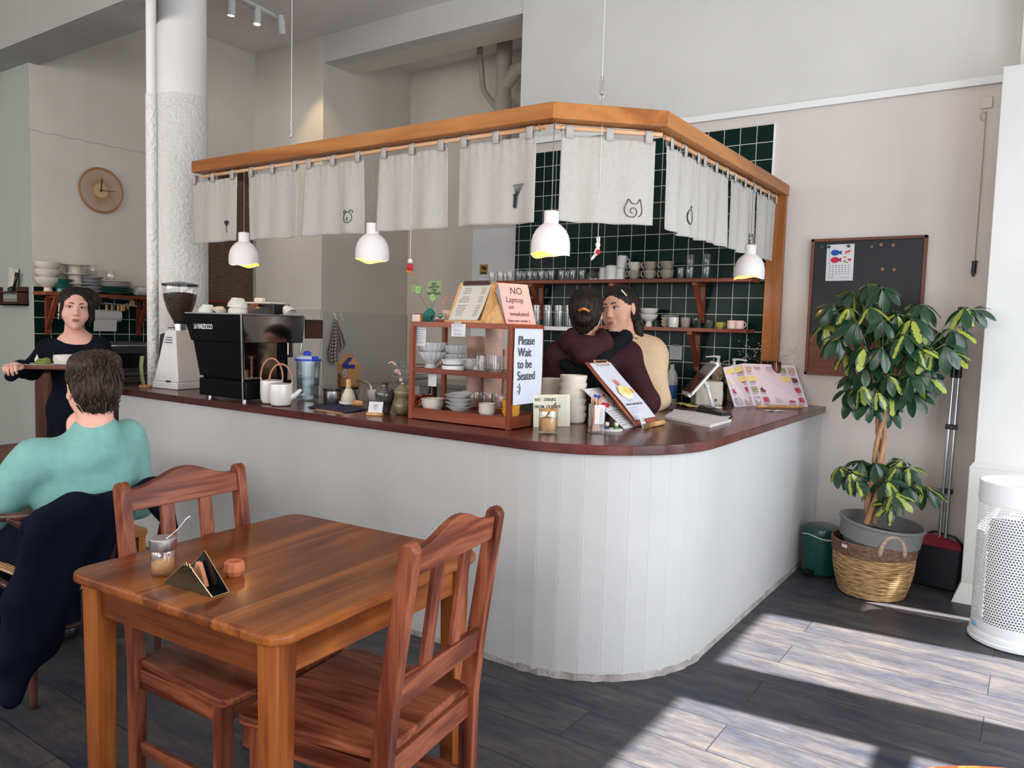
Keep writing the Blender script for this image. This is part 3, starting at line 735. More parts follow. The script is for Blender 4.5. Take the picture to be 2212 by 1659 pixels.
# little ornaments hung on strings from the beam
def charm(px, py, plane, kind, lab):
    p = ony(px, py, 2.925) if plane == 'f' else Vector((-1.70, 3.09, ony(px, py, 3.09).z))
    if plane != 'f':
        q = ond(px, py, depth((-1.68, 3.07, 1.8))); p = q
    t = thing('hanging_charm', lab, 'ornament', p)
    b = MB(); b.cyl((0, 0, .03), (0, 0, RZ0-p.z), .0012, n=5); b.build('string', mat('string', (.7, .68, .62)), t)
    red = mat('red_felt', (.45, .02, .03), rough=.8); wht = mat('white_felt', (.7, .66, .6), rough=.8); ora = mat('orange_felt', (.55, .2, .03), rough=.7)
    if kind == 0:
        b = MB(); b.ball((0, 0, .018), .013); b.build('head', wht, t, smooth=True)
        b = MB(); b.ball((0, 0, -.008), (.017, .014, .017)); b.ball((-.012, 0, -.02), (.009, .009, .011)); b.ball((.012, 0, -.02), (.009, .009, .011)); b.build('suit', red, t, smooth=True)
        b = MB(); b.ball((-.006, 0, -.036), (.02, .012, .007), rot=Euler((0, .3, 0)).to_matrix()); b.build('shoes', ora, t, smooth=True)
    else:
        b = MB(); b.ball((0, 0, .022), (.011, .011, .015)); b.ball((-.004, 0, -.006), (.012, .01, .022), rot=Euler((0, .35, 0)).to_matrix())
        b.ball((-.020, 0, -.03), (.007, .005, .019), rot=Euler((0, .7, 0)).to_matrix()); b.ball((.006, 0, .045), (.004, .004, .016)); b.ball((-.004, 0, .045), (.004, .004, .014), rot=Euler((0, -.2, 0)).to_matrix())
        b.build('rabbit_body', wht, t, smooth=True)
        b = MB(); b.ball((.008, -.008, -.01), (.011, .008, .012)); b.build('red_heart', red, t, smooth=True)
charm(886, 572, 'f', 0, 'tiny red and white doll hanging on a string under the plain curtain')
charm(1291, 540, 'd', 1, 'tiny white rabbit with a red ball hanging under the cat curtain')
# ------------------------------------------------------------------ near table and chairs
def twood(ax, board=0.): return wood('amber_pine'+('_top' if board else ''), rgb(70, 30, 11), rgb(110, 54, 20), rgb(148, 84, 36), ax, rough=.30, coat=.16, ring=6, board=board, bands=5)
def cwood(ax): return wood('chair_pine', rgb(52, 19, 10), rgb(98, 44, 26), rgb(140, 78, 52), ax, rough=.42, coat=.08, ring=12, bands=6)
def rrect(w, d, r, n=6):
    out = []
    for cx, cy, a in ((w/2-r, d/2-r, 0), (-w/2+r, d/2-r, PI/2), (-w/2+r, -d/2+r, PI), (w/2-r, -d/2+r, 1.5*PI)):
        out += [(cx+r*math.cos(a+PI/2*i/n), cy+r*math.sin(a+PI/2*i/n)) for i in range(n+1)]
    return out
tb = thing('cafe_table', 'square glossy amber pine table with rounded edges, nearest the camera', 'table', (-1.705, 1.398, 0), math.radians(3.6))
b = MB(); b.prism(rrect(.79, .80, .055), .722, .75); b.build('tabletop', twood('y', .095), tb, bevel=.010, seg=4)
for sx in (-1, 1):
    for sy in (-1, 1):
        b = MB(); x, y = sx*.335, sy*.34
        b.add([(x+a*h, y+c*h, z) for z, h in ((0, .024), (.722, .032)) for a, c in ((-1, -1), (1, -1), (1, 1), (-1, 1))],
              [(0, 3, 2, 1), (4, 5, 6, 7), (0, 1, 5, 4), (1, 2, 6, 5), (2, 3, 7, 6), (3, 0, 4, 7)])
        b.build('leg', twood('z'), tb, bevel=.007, seg=3)
for ax, s in (('x', -1), ('x', 1), ('y', -1), ('y', 1)):
    b = MB()
    if ax == 'x': b.box((0, s*.345, .677), (.61, .022, .088))
    else: b.box((s*.34, 0, .677), (.022, .62, .088))
    b.build('apron', twood(ax), tb, bevel=.002)

def make_chair(lab):
    t = thing('dining_chair', lab, 'chair', group='red-brown pine chairs at the near table')
    # seat with rounded front corners, a little wider in front
    pts = [(-.20, -.205), (.20, -.205), (.232, .16)] + [(.232-.04+.04*math.cos(a), .19+.03*math.sin(a)) for a in np.linspace(0, PI/2, 5)] + \
          [(-.232+.04-.04*math.sin(a), .19+.03*math.cos(a)) for a in np.linspace(0, PI/2, 5)] + [(-.232, .16)]
    b = MB(); b.prism(pts, .428, .452); b.build('seat', cwood('y'), t, bevel=.007, seg=3)
    for s in (-1, 1):
        b = MB()                                  # rear post: straight below the seat, raked above, round top
        prof = [(-.225, 0), (-.185, 0), (-.180, .43), (-.200, .60), (-.247, .925)]
        prof += [(-.268+.021*math.cos(a)*1.0, .925+.022*math.sin(a)) for a in np.linspace(.2, PI-.2, 7)]
        prof += [(-.290, .925), (-.245, .60), (-.228, .43)]
        M = Matrix(((0, 0, 1, 0), (1, 0, 0, 0), (0, 1, 0, 0), (0, 0, 0, 1)))
        b.prism(prof, s*.2-.016, s*.2+.016, M); b.build('rear_post', cwood('z'), t, bevel=.004, seg=3)
        b = MB(); b.add([(s*.195+a*h, .165+c*h, z) for z, h in ((0, .016), (.428, .020)) for a, c in ((-1, -1), (1, -1), (1, 1), (-1, 1))],
              [(0, 3, 2, 1), (4, 5, 6, 7), (0, 1, 5, 4), (1, 2, 6, 5), (2, 3, 7, 6), (3, 0, 4, 7)])
        b.build('front_leg', cwood('z'), t, bevel=.003)
        b = MB(); b.bar((s*.197, .15, .395), (s*.197, -.19, .395), .018, .055); b.build('side_apron', cwood('y'), t, bevel=.002)
        b = MB(); b.bar((s*.197, .155, .19), (s*.197, -.19, .19), .016, .035); b.build('side_stretcher', cwood('y'), t, bevel=.002)
    b = MB(); b.box((0, .168, .395), (.36, .018, .055)); b.build('front_apron', cwood('x'), t, bevel=.002)
    b = MB(); b.box((0, -.203, .395), (.37, .018, .06)); b.build('rear_apron', cwood('x'), t, bevel=.002)
    def yb(z): return -.205 - (z-.43)*.123
    R = Matrix.Rotation(.122, 3, 'X')
    b = MB(); b.box((0, yb(.585)-.003, .585), (.372, .02, .066), R); b.build('lower_back_rail', cwood('x'), t, bevel=.003)
    # curved crest
    n = 18; bot = []; top = []
    for i in range(n+1):
        x = -.186+.372*i/n; u = x/.186
        h = .925+.042*(.5+.5*math.cos(PI*min(1, abs(u)*1.12)))
        bot.append((x, .862)); top.append((x, h))
    b = MB(); vs = []; fs = []
    for x, z in bot+top:
        yy = yb(z)+.004*0-.0
        vs += [(x, yb(z)-.011, z), (x, yb(z)+.011, z)]
    N = n+1
    for i in range(n):
        A, B, C, D = 2*i, 2*(i+1), 2*(N+i+1), 2*(N+i)
        fs += [(A, B, C, D), (A+1, D+1, C+1, B+1), (D, C, C+1, D+1), (A, A+1, B+1, B)]
    fs += [(0, 2*N, 2*N+1, 1), (2*n, 2*n+1, 2*(N+n)+1, 2*(N+n))]
    b.add(vs, fs); b.build('crest_rail', cwood('x'), t, bevel=.003)
    for s in (-1, 1):
        b = MB(); b.bar((s*.066, yb(.61), .61), (s*.066, yb(.868), .868), .044, .014, up=(0, 1, 0)); b.build('back_slat', cwood('z'), t, bevel=.003)
    return t
chA = make_chair('red-brown pine chair at the left side of the table, its back beside the seated man')
chA.location = (-1.875, 1.375, 0); chA.rotation_euler = (0, 0, -PI/2+math.radians(3))
dup(chA, (-1.398, 1.395, 0), PI/2+math.radians(8.5), 'red-brown pine chair at the right side of the table, back to the sunlit floor')

# sugar jar with spoon
M_glass = glass(); M_sugar = mat('brown_sugar', rgb(190, 145, 95), rough=.9, noise=.25, nscale=300)
p = onz(352, 1240, .75)
t = thing('sugar_jar', 'small glass sugar jar with a steel lid and spoon on the near table', 'jar', (p.x, p.y, .7503), 0)
b = MB(); b.lathe([(0, .002), (.028, .002), (.031, .006), (.031, .062), (.027, .068), (.027, .072)], 32); b.lathe([(.0255, .070), (.0255, .066), (.029, .060), (.029, .008), (0, .007)], 32)
b.build('glass_body', M_glass, t, smooth=True)
b = MB()
b.lathe([(0, .0075), (.0285, .0075), (.0285, .036), (.02, .040), (.01, .044), (0, .043)], 28)
b.v = [(x, y, z+(.010*x/.028 if z > .03 else 0)) for x, y, z in b.v]; b.build('sugar', M_sugar, t, smooth=True)
b = MB(); b.lathe([(.0325, .066), (.0335, .068), (.0335, .094), (.031, .097), (0, .0965)], 36); b.lathe([(.0325, .066), (0, .067)], 36)
b.build('lid', M_steel, t, auto=True)
b = MB(); b.tube(smoothline([(.012, 0, .094), (.03, .022, .118), (.042, .036, .140)], 5), .0014, 6); b.ball((.046, .040, .147), (.0028, .0028, .011), rot=Euler((-.7, .5, 0)).to_matrix())
b.build('spoon_handle', M_steel, t, smooth=True)
b = MB(); b.ball((-.004, -.008, .045), (.007, .004, .012), rot=Euler((0, .5, 0)).to_matrix()); b.tube([(-.002, -.006, .05), (.010, -.002, .066)], .0013, 6); b.build('spoon_bowl', M_steel, t, smooth=True)

# brass napkin holder cut like a mountain ridge
a0, a1, a2 = onz(358, 1257, .75), onz(463, 1290, .75), onz(496, 1275, .75)
t = thing('napkin_holder', 'folded dark metal napkin holder with a jagged mountain outline', 'holder', ((a0.x+a1.x)/2, (a0.y+a1.y)/2+.018, .7505), math.atan2(a1.y-a0.y, a1.x-a0.x))
M_dbrass = mat('dark_bronze', (.10, .075, .045), rough=.28, metal=1.)
M_blackm = mat('black_enamel', (.006, .007, .010), rough=.16)
M_brass = mat('brass', (.75, .56, .28), rough=.25, metal=1.)
Lh = (a1-a0).length/2
ridge = [(-Lh, 0), (-Lh*.15, .062), (-.01, .060), (-.005, .068), (0, .060), (.007, .067), (.012, .057), (.016, .060), (.022, .052), (Lh, 0)]
b = MB(); MX = Matrix(((1, 0, 0, 0), (0, 0, 1, 0), (0, 1, 0, 0), (0, 0, 0, 1)))
b.prism(ridge, -.0245, -.0232, MX); b.build('front_plate', M_dbrass, t)
b = MB(); b.prism([(-Lh, 0), (-.012, .075), (.002, .088), (Lh, 0)], .0232, .0245, MX @ Matrix.Rotation(0, 4, 'X')); b.build('back_plate', M_blackm, t)
b = MB(); b.box((0, 0, .0007), (Lh*2, .047, .0014)); b.build('base_plate', M_blackm, t)
b = MB()
for y_, pts in ((-.0238, ridge), (.0238, [(-Lh, 0), (-.012, .075), (.002, .088), (Lh, 0)])): b.tube([(x, y_, max(z, .0012)) for x, z in pts], .0010, 5)
for s in (-1, 1): b.tube([(s*Lh, -.024, .0012), (s*Lh, .024, .0012)], .001, 5)
b.build('bright_edge', M_brass, t)
b = MB(); b.prism([(-.034, .003), (-.01, .062), (.004, .06), (.03, .003)], .006, .018, MX); b.build('napkins', mat('kraft_napkin', rgb(196, 130, 95), rough=.9), t, bevel=.003)
# small terracotta cup behind the holder
p = onz(483, 1250, .75)
b = MB(); b.lathe([(0, .0), (.020, 0), (.028, .014), (.026, .034), (.020, .038), (.019, .024), (0, .022)], 10)
tag(b.build('clay_dish', mat('terracotta', rgb(190, 110, 75), rough=.8, noise=.15), smooth=False, loc=(p.x-.004, p.y+.035, .7503)), 'small faceted terracotta dish behind the napkin holder', 'dish')
# round table whose edge enters the picture at the bottom right
t = thing('round_table', 'round striped wood table top, only its edge showing at the lower right corner', 'table', (.172, 1.090, 0))
b = MB(); b.lathe([(0, .712), (.385, .712), (.393, .72), (.393, .732), (.385, .74), (0, .74)], 72); b.build('tabletop', wood('striped_top', rgb(66, 20, 6), rgb(120, 52, 16), rgb(150, 88, 32), 'y', rough=.3, ring=16, board=.03), t, auto=True)
b = MB(); b.cyl((0, 0, .02), (0, 0, .712), .03); b.lathe([(0, 0), (.22, 0), (.22, .012), (.03, .03), (0, .03)], 32); b.build('pedestal', mat('black_iron', (.02, .02, .02), rough=.5), t, auto=True)
# ------------------------------------------------------------------ shared wares
M_cer_w = mat('white_glaze', (.68, .66, .62), rough=.28, coat=.3)
M_cer_c = mat('cream_glaze', (.66, .60, .50), rough=.35, coat=.2, noise=.06, nscale=20)
M_cer_k = mat('khaki_glaze', (.30, .26, .20), rough=.45, noise=.15, nscale=25)
M_cer_g = mat('green_glaze', (.02, .13, .10), rough=.3, coat=.3)
M_cer_gy = mat('grey_glaze', (.34, .33, .33), rough=.4)
M_cer_p = mat('pink_glaze', (.70, .52, .48), rough=.35)
M_cer_dk = mat('dark_stoneware', (.03, .032, .035), rough=.5)
M_alu = mat('brushed_metal', (.42, .42, .42), rough=.35, metal=.9)
M_blk = mat('black_plastic', (.012, .012, .013), rough=.35)
M_paper = mat('white_paper', (.60, .60, .62), rough=.85)
M_papery = mat('cream_paper', (.60, .58, .44), rough=.85)
M_txt = mat('grey_ink', (.05, .05, .06), rough=.8)
M_kraft = mat('kraft_card', rgb(176, 132, 88), rough=.85, noise=.05)
M_bamboo = wood('bamboo', rgb(165, 115, 68), rgb(198, 150, 98), rgb(218, 176, 124), 'z', rough=.45, coat=.1, ring=14, fine=.5)
def bowl_prof(r, h, foot=.45, t=.0035, curve=.6):
    out = [(0, 0), (r*foot, 0), (r*foot, h*.08)]; n = 7
    for i in range(1, n+1):
        u = i/n; out.append((r*(foot+(1-foot)*u**curve), h*(.08+.92*u)))
    inn = [(max(x-t, 0), y+t*.3) for x, y in out[3:]][::-1] + [(r*foot*.8, h*.12), (0, h*.12)]
    return out+inn
def cup_prof(r, h, rb=None, t=.003):
    rb = rb or r*.85
    return [(0, 0), (rb*.9, 0), (rb, h*.06), (r*.99, h*.6), (r, h), (r-t, h), (r*.99-t, h*.6), (rb-t, h*.1), (0, h*.08)]
def lathed(name, label, cat, loc, prof, m, group=None, n=28, handle=None, wave=None, rz=0., rot=None, scale=None):
    b = MB(); b.lathe(prof, n, wave=wave)
    o = b.build(name, m, auto=True, loc=loc, rot=rot or (0, 0, rz)); tag(o, label, cat, group)
    if handle:
        r, h, hr, z0 = handle
        q = MB(); q.tube([(r-.002+hr*math.sin(s), 0, z0+hr*1.1*math.cos(s)) for s in np.linspace(0.15, PI-.15, 10)], h, 7)
        q.build('handle', m, o, smooth=True)
    if scale: o.scale = (scale,)*3
    return o
def again(o, loc, label, group=None, rz=None, rot=None, scale=None):
    c = dup(o, loc, label=label, group=group, rot=rot if rot is not None else (0, 0, rz if rz is not None else rnd.uniform(0, 6)), scale=scale)
    return c
def frame(bl, br, tl):
    x = (br-bl).normalized(); z = (tl-bl); h = (z - x*z.dot(x)).length; z = (z - x*z.dot(x)).normalized(); y = z.cross(x)
    M = Matrix((x, y, z)).transposed().to_4x4(); M.translation = bl
    return M, (br-bl).length, h
FRONT = (PI/2, 0, 0)

# ------------------------------------------------------------------ back wall shelves
shelf_w = lambda ax: wood('shelf_timber', rgb(88, 38, 22), rgb(124, 58, 36), rgb(152, 80, 50), ax, rough=.4, coat=.2, ring=5)
def wall_shelf(label, x0, x1, ztop, brackets, dep=.19):
    t = thing('wall_shelf', label, 'shelf', (x0, YB-.012, ztop), group=None)
    b = MB(); b.box2((0, -dep, -.026), (x1-x0, 0, 0)); b.build('shelf_board', shelf_w('x'), t, bevel=.002)
    for bx in brackets:
        b = MB(); X = bx-x0
        b.box2((X-.018, -.022, -.30), (X+.018, 0, -.026)); b.bar((X, -dep+.035, -.032), (X, -.012, -.265), .03, .026, up=(0, 1, 0)); b.box2((X-.018, -dep+.01, -.048), (X+.018, -.02, -.026))
        b.build('bracket', shelf_w('z'), t, bevel=.002)
    return t
ZU, ZL = 1.780, 1.446
wall_shelf('long upper red-brown shelf on the green tiles, lined with glasses and cups', -3.62, -1.585, ZU, [-2.60, -1.97, -3.3])
wall_shelf('lower red-brown shelf on the green tiles behind the two women', -2.72, -1.60, ZL, [-1.99])
b = MB(); b.box2((-3.30, 5.00, 1.40), (-2.76, 5.19, 1.408))
for y in (5.0, 5.19): b.box2((-3.30, y-.002, 1.40), (-2.76, y+.002, 1.43))
tag(b.build('steel_shelf', M_alu, bevel=.001), 'grey steel shelf holding the tall glasses left of the dark haired woman', 'shelf')

g0 = None
def row_x(px, y): return ony(px, 640, y).x
def tumbler(px, y, z, r, h, label, group, rot=None):
    global g0
    loc = (row_x(px, y), y, z)
    return loc
gl = lathed('drinking_glass', 'straight clear tumbler at the far left end of the upper shelf', 'glass', (row_x(1062, 5.08), 5.08, ZU), cup_prof(.030, .082, .026, .0022), M_glass, 'clear tumblers on the upper shelf')
lab_end = ['before the white cabinet, left end of the upper shelf row', 'second from the left end of the upper shelf', 'third from the left end of the upper shelf', 'fourth from the left end of the upper shelf', 'fifth from the left on the upper shelf', 'sixth from the left on the upper shelf',
           'seventh from the left on the upper shelf', 'just left of the last clear tumbler before the glass dome', 'next to the glass dome']
for i, px in enumerate((1080, 1100, 1120, 1143, 1168, 1190, 1212, 1236, 1256)):
    again(gl, (row_x(px, 5.08), 5.08, ZU), f'clear tumbler {lab_end[i]}')
gl['label'] = 'clear tumbler at the very left end of the upper shelf'
for i, px in enumerate((1091, 1131, 1155, 1179, 1224)):
    again(gl, (row_x(px, 5.15), 5.15, ZU), f'clear tumbler in the rear row of the upper shelf, ' + ['far left', 'second from left', 'third from left', 'fourth from left', 'last before the dome'][i])
lathed('glass_dome', 'upturned round clear glass bowl beside the white mugs on the upper shelf', 'bowl', (row_x(1279, 5.08), 5.08, ZU), [(.052, 0), (.053, .02), (.046, .05), (.028, .07), (.008, .077), (.008, .083), (0, .084)], M_glass)
mug = lathed('mug', 'white mug lying upside down at the left of the white mugs', 'mug', (row_x(1303, 5.09), 5.09, ZU), [(0, .095), (.026, .095), (.036, .088), (.038, .0), (.035, 0), (.033, .085), (0, .088)], M_cer_w, 'white mugs on the upper shelf', handle=(.036, .0045, .022, .05), rz=PI*.9)
mug.scale = (.95,)*3
again(mug, (row_x(1318, 5.06), 5.06, ZU), 'upside down white mug in front, middle of the white mugs', rz=2.5, scale=1.1)
again(mug, (row_x(1339, 5.08), 5.08, ZU), 'white mug under another white mug on the upper shelf', rz=.6, scale=.92)
again(mug, (row_x(1340, 5.08), 5.08, ZU+.083), 'tall white mug on top of another white mug', rz=.6, rot=(0, .06, .6), scale=.98)
cup = lathed('tea_cup', 'wide cream tea cup, lower left of the stacked cups', 'cup', (row_x(1368, 5.08), 5.08, ZU), [(0, 0), (.026, 0), (.030, .006), (.046, .030), (.050, .062), (.047, .062), (.043, .032), (.02, .01), (0, .009)], M_cer_k, 'stacked wide tea cups on the upper shelf', handle=(.045, .0045, .020, .036), rz=PI+.5)
again(cup, (row_x(1369, 5.08), 5.08, ZU+.060), 'pale cream tea cup on top of the left stack', rz=PI+.5).data = cup.data.copy()
bpy.context.view_layer.update()
c_ = [o for o in bpy.data.objects if o.get('label') == 'pale cream tea cup on top of the left stack'][0]; c_.data.materials[0] = M_cer_c
for i, px in enumerate((1402, 1438)):
    again(cup, (row_x(px, 5.07), 5.07, ZU), 'lower khaki tea cup of the ' + ('middle', 'right')[i] + ' stack on the upper shelf', rz=PI+.6)
    again(cup, (row_x(px, 5.07), 5.07, ZU+.060), 'upper khaki tea cup of the ' + ('middle', 'right')[i] + ' stack on the upper shelf', rz=PI+.7)
gb = again(gl, (row_x(1468, 5.09), 5.09, ZU), 'single clear tumbler right of the khaki cups on the upper shelf')
for i, (px, w) in enumerate(((1488, 'left'), (1523, 'right'))):
    for k, u in ((0, 'lower'), (1, 'upper')):
        again(gl, (row_x(px, 5.08), 5.08, ZU+k*.083), f'{u} clear glass of the {w} two-high stack at the shelf end', scale=1.0)
tall = lathed('tall_glass', 'tall clear glass at the left end of the steel shelf', 'glass', (row_x(1160, 5.09), 5.09, 1.408), cup_prof(.034, .185, .028, .0022), M_glass, 'tall glasses on the steel shelf')
for i, px in enumerate((1184, 1208, 1230)):
    again(tall, (row_x(px, 5.08+.02*(i % 2)), 5.08+.02*(i % 2), 1.408), 'tall clear glass on the steel shelf, ' + ['second from left', 'third from left', 'touching the dark haired head at right'][i])
# lower shelf wares
yl = 5.08
fb = lathed('footed_bowl', 'white footed bowl, lower of the two beside the beige sleeve woman', 'bowl', (row_x(1404, yl), yl, ZL), [(0, 0), (.026, 0), (.022, .02), (.020, .036), (.035, .045), (.058, .065), (.064, .088), (.061, .088), (.054, .068), (0, .05)], M_cer_w, 'footed bowls on the lower shelf')
again(fb, (row_x(1404, yl), yl, ZL+.042), 'white footed bowl, upper of the two stacked on the lower shelf')
sb = lathed('small_bowl', 'small cream bowl at the bottom of the cream stack', 'bowl', (row_x(1438, yl), yl+.02, ZL), bowl_prof(.036, .026), M_cer_c, 'small cream bowls on the lower shelf')
for k in (1, 2): again(sb, (row_x(1438, yl), yl+.02, ZL+.022*k), ['', 'small cream bowl in the middle of the cream stack', 'small cream bowl at the top of the cream stack'][k])
lathed('saucer', 'pale yellow saucer on top of the cream bowls on the lower shelf', 'saucer', (row_x(1448, yl), yl+.01, ZL+.071), [(0, 0), (.03, 0), (.062, .008), (.062, .011), (.03, .004), (0, .004)], M_cer_c)
lathed('mug', 'straight white mug beneath the pale yellow saucer edge', 'mug', (row_x(1456, 5.0), 5.01, ZL), cup_prof(.036, .07, .034), M_cer_w)
lathed('mug', 'warm grey tapered mug on the lower shelf right of the white mug', 'mug', (row_x(1483, 5.05), 5.05, ZL), cup_prof(.034, .07, .026), mat('taupe_glaze', (.30, .24, .20), rough=.4))
lathed('glass_bowl', 'crinkled clear glass bowl below the right bracket', 'bowl', (row_x(1509, 5.05), 5.05, ZL), bowl_prof(.036, .066, .6), glass('crinkled_glass', (.9, .9, .9), .12), wave=lambda a, k: 1+.04*math.sin(9*a+k))
lathed('glass_bowl', 'small clear faceted glass between the crinkled bowl and yellow cup', 'glass', (row_x(1535, 5.05), 5.05, ZL), bowl_prof(.033, .055, .6), M_glass, n=10)
lathed('tea_cup', 'low yellow glass cup on the lower shelf', 'cup', (row_x(1558, 5.05), 5.05, ZL), bowl_prof(.033, .042, .6), mat('yellow_glaze', (.38, .33, .05), rough=.25), handle=(.03, .003, .012, .024))
mp_ = lathed('mug', 'pale pink mug, left of the pair at the lower shelf end', 'mug', (row_x(1584, 5.04), 5.04, ZL), cup_prof(.031, .055, .03), M_cer_p, 'pink mugs at the end of the lower shelf', handle=(.03, .003, .015, .028), rz=-.6)
again(mp_, (row_x(1600, 5.06), 5.06, ZL), 'pale pink mug, right of the pair at the lower shelf end', rz=.3)
# note taped to the tiles
p = ony(1460, 762, YB-.014)
t = thing('note', 'small grey-white note taped to the green tiles', 'note', (p.x, YB-.0135, p.z))
b = MB(); b.box((0, 0, 0), (.092, .0012, .098)); b.build('paper', mat('grey_paper', (.42, .43, .45), rough=.9), t)
b = MB(); b.box((0, -.001, .052), (.05, .0012, .014)); b.build('tape', mat('tape', (.16, .17, .17), rough=.5), t)
b = MB()
for k in range(6): b.box((-.004*(k % 3), -.0009, .03-.013*k), (.07-.012*(k % 3), .0006, .0022))
b.build('lettering', mat('faint_ink', (.25, .25, .27), rough=.9), t)

# ------------------------------------------------------------------ recess: white cabinet, panels, pipes, sink bench
fx0, fx1 = ony(1022, 500, 5.40).x, -3.585
t = thing('white_cabinet', 'tall white cabinet in the recess behind the glass row', 'cabinet', ((fx0+fx1)/2, 5.72, 0))
b = MB(); b.box((0, 0, 1.13), (fx1-fx0, .62, 2.26)); b.build('body', mat('white_enamel', (.66, .66, .66), rough=.35), t, bevel=.008)
b = MB(); b.box((0, -.322, .4), (fx1-fx0-.004, .02, .76)); b.box((0, -.322, 1.52), (fx1-fx0-.004, .02, 1.46)); b.build('door', mat('white_enamel2', (.70, .70, .70), rough=.3), t, bevel=.006)
p = ony(1044, 582, 5.38)
b = MB(); b.box((p.x-(fx0+fx1)/2, -.334, p.z), (.085, .004, .085)); b.build('sticker', mat('amber_sticker', (.42, .22, .02), rough=.5), t)
b = MB(); b.box((p.x-(fx0+fx1)/2+.005, -.3365, p.z+.012), (.05, .002, .03), Euler((0, .3, 0))); b.box((p.x-(fx0+fx1)/2, -.3365, p.z-.03), (.06, .002, .015)); b.build('sticker_print', M_blk, t)
# painted drain pipes high in the recess
M_pipe = mat('painted_pipe', (.42, .39, .34), rough=.55)
def onY2(px, py): return ony(px, py, 6.15)
p0, p1 = onY2(1087, 100), onY2(1092, 240)
b = MB(); px_ = onY2(1088, 170).x; zt = RZ
b.cyl((px_, 6.15, 2.6), (px_, 6.15, zt), .075, n=24); z2 = onY2(1088, 212).z; b.cyl((px_, 6.15, 2.55), (px_, 6.15, z2), .088, n=24)
zz = onY2(1110, 150).z; b.tube(smoothline([(px_, 6.15, zz-.16), (px_+.12, 6.15, zz-.04), (px_+.2, 6.15, zz), (-3.63, 6.15, zz+.02)], 6), .065, 16)
tag(b.build('drain_pipe', M_pipe, auto=True), 'thick cream painted drain pipe with a side branch, upper recess corner', 'pipe')
q = [onY2(1030, 112), onY2(1034, 150), onY2(1038, 190), onY2(1056, 218), onY2(1075, 240)]
b = MB(); b.tube(smoothline([(v.x, 6.2, v.z) for v in q], 6), .028, 12); b.cyl((q[0].x, 6.2, q[0].z), (q[0].x, 6.2, RZ), .028)
tag(b.build('thin_pipe', M_pipe, smooth=True), 'thin curved cream pipe left of the thick drain pipe', 'pipe')
# lidded bench, sink, dish rack in the recess
b = MB(); b.box2((OXL+.02, 5.9, .84), (-4.96, RY-.01, .88)); b.box2((OXL+.3, 5.94, 0), (-5.0, RY-.02, .84))
bench = b.build('sink_bench', M_alu, bevel=.003); bench.location = (.75, -.45, 0)
tag(bench, 'grey steel bench with dark front in the recess behind the taps', 'bench')
p = ony(890, 775, 5.75)
t = thing('dish_rack', 'grey wire dish rack on the steel bench behind the tall tap', 'rack', (p.x, 5.72, .8805))
b = MB(); 
for z in (.04, .10, .14):
    b.tube([(-.14, -.1, z), (.14, -.1, z), (.14, .1, z), (-.14, .1, z)], .004, 5, closed=True)
for k in range(9): b.tube([(-.14+.035*k, -.1, .02), (-.14+.035*k, -.1, .17), (-.125+.035*k, -.1, .17), (-.125+.035*k, -.1, .02)], .003, 5)
b.build('wires', M_alu, t)
b = MB(); b.box((0, 0, .012), (.30, .22, .02)); b.build('drip_tray', mat('rack_tray', (.40, .38, .34), rough=.5), t, bevel=.004)
# hooks and checked towel on the recess panel (left side wall of the recess)
def checked():
    m, nt, b = nodes_of('checked_cloth')
    tc = nt.nodes.new('ShaderNodeTexCoord'); sep = nt.nodes.new('ShaderNodeSeparateXYZ'); link(nt, tc.outputs['UV'], sep.inputs[0])
    ms = []
    for ax in ('X', 'Y'):
        d = nt.nodes.new('ShaderNodeMath'); d.operation = 'MULTIPLY'; d.inputs[1].default_value = 1; link(nt, sep.outputs[ax], d.inputs[0])
        f = nt.nodes.new('ShaderNodeMath'); f.operation = 'FRACT'; link(nt, d.outputs[0], f.inputs[0])
        l = nt.nodes.new('ShaderNodeMath'); l.operation = 'LESS_THAN'; l.inputs[1].default_value = .24; link(nt, f.outputs[0], l.inputs[0]); ms.append(l)
    mx = nt.nodes.new('ShaderNodeMath'); mx.operation = 'MAXIMUM'; link(nt, ms[0].outputs[0], mx.inputs[0]); link(nt, ms[1].outputs[0], mx.inputs[1])
    c = nt.nodes.new('ShaderNodeMix'); c.data_type = 'RGBA'; c.inputs['A'].default_value = (.50, .42, .40, 1); c.inputs['B'].default_value = (.03, .02, .03, 1)
    link(nt, mx.outputs[0], c.inputs['Factor']); link(nt, c.outputs['Result'], b.inputs['Base Color']); setv(b, 'Roughness', .9)
    return m
M_check = checked()
def onX2(px, py): return onx(px, py, OXL+.02)
hk = None
for i, (px, py) in enumerate(((723, 684), (737, 686))):
    p = onX2(px, py)
    if hk is None:
        b = MB(); b.tube([(0, 0, .03), (.012, 0, .028), (.014, 0, 0), (.02, 0, -.026), (.034, 0, -.03), (.042, 0, -.015)], .006, 8); b.ball((0, 0, .03), (.004, .014, .022)); hk = b.build('wall_hook', mat('white_hook', (.72, .70, .66), rough=.4), smooth=True); h = hk
    else: h = hk.copy(); COL.objects.link(h)
    h.location = (OXL+.016, p.y, p.z)
    tag(h, ('white adhesive hook carrying the checked towel', 'empty white adhesive hook right of the checked towel')[i], 'hook', 'adhesive hooks in the recess')
p = onX2(722, 690); me_w = .21
def towel(u, v):
    a = (u-.5); spread = .020+.115*min(1, v*1.15); k = 1-max(0, v-.82)*1.5
    y = a*2*spread*(1 if v < .85 else k) + .012*v
    x = .030+.022*math.sin(u*14+1)*min(1, v*1.5+.2)*.8+.01*math.sin(u*5)
    z = -.40*v - .07*v*math.sin(u*PI*1.3+.3) + .05*v*(u)
    return (x, y, z)
b = MB(); b.grid(towel, 40, 34)
o = b.build('tea_towel', M_check, smooth=True, loc=(OXL+.012, p.y, p.z))
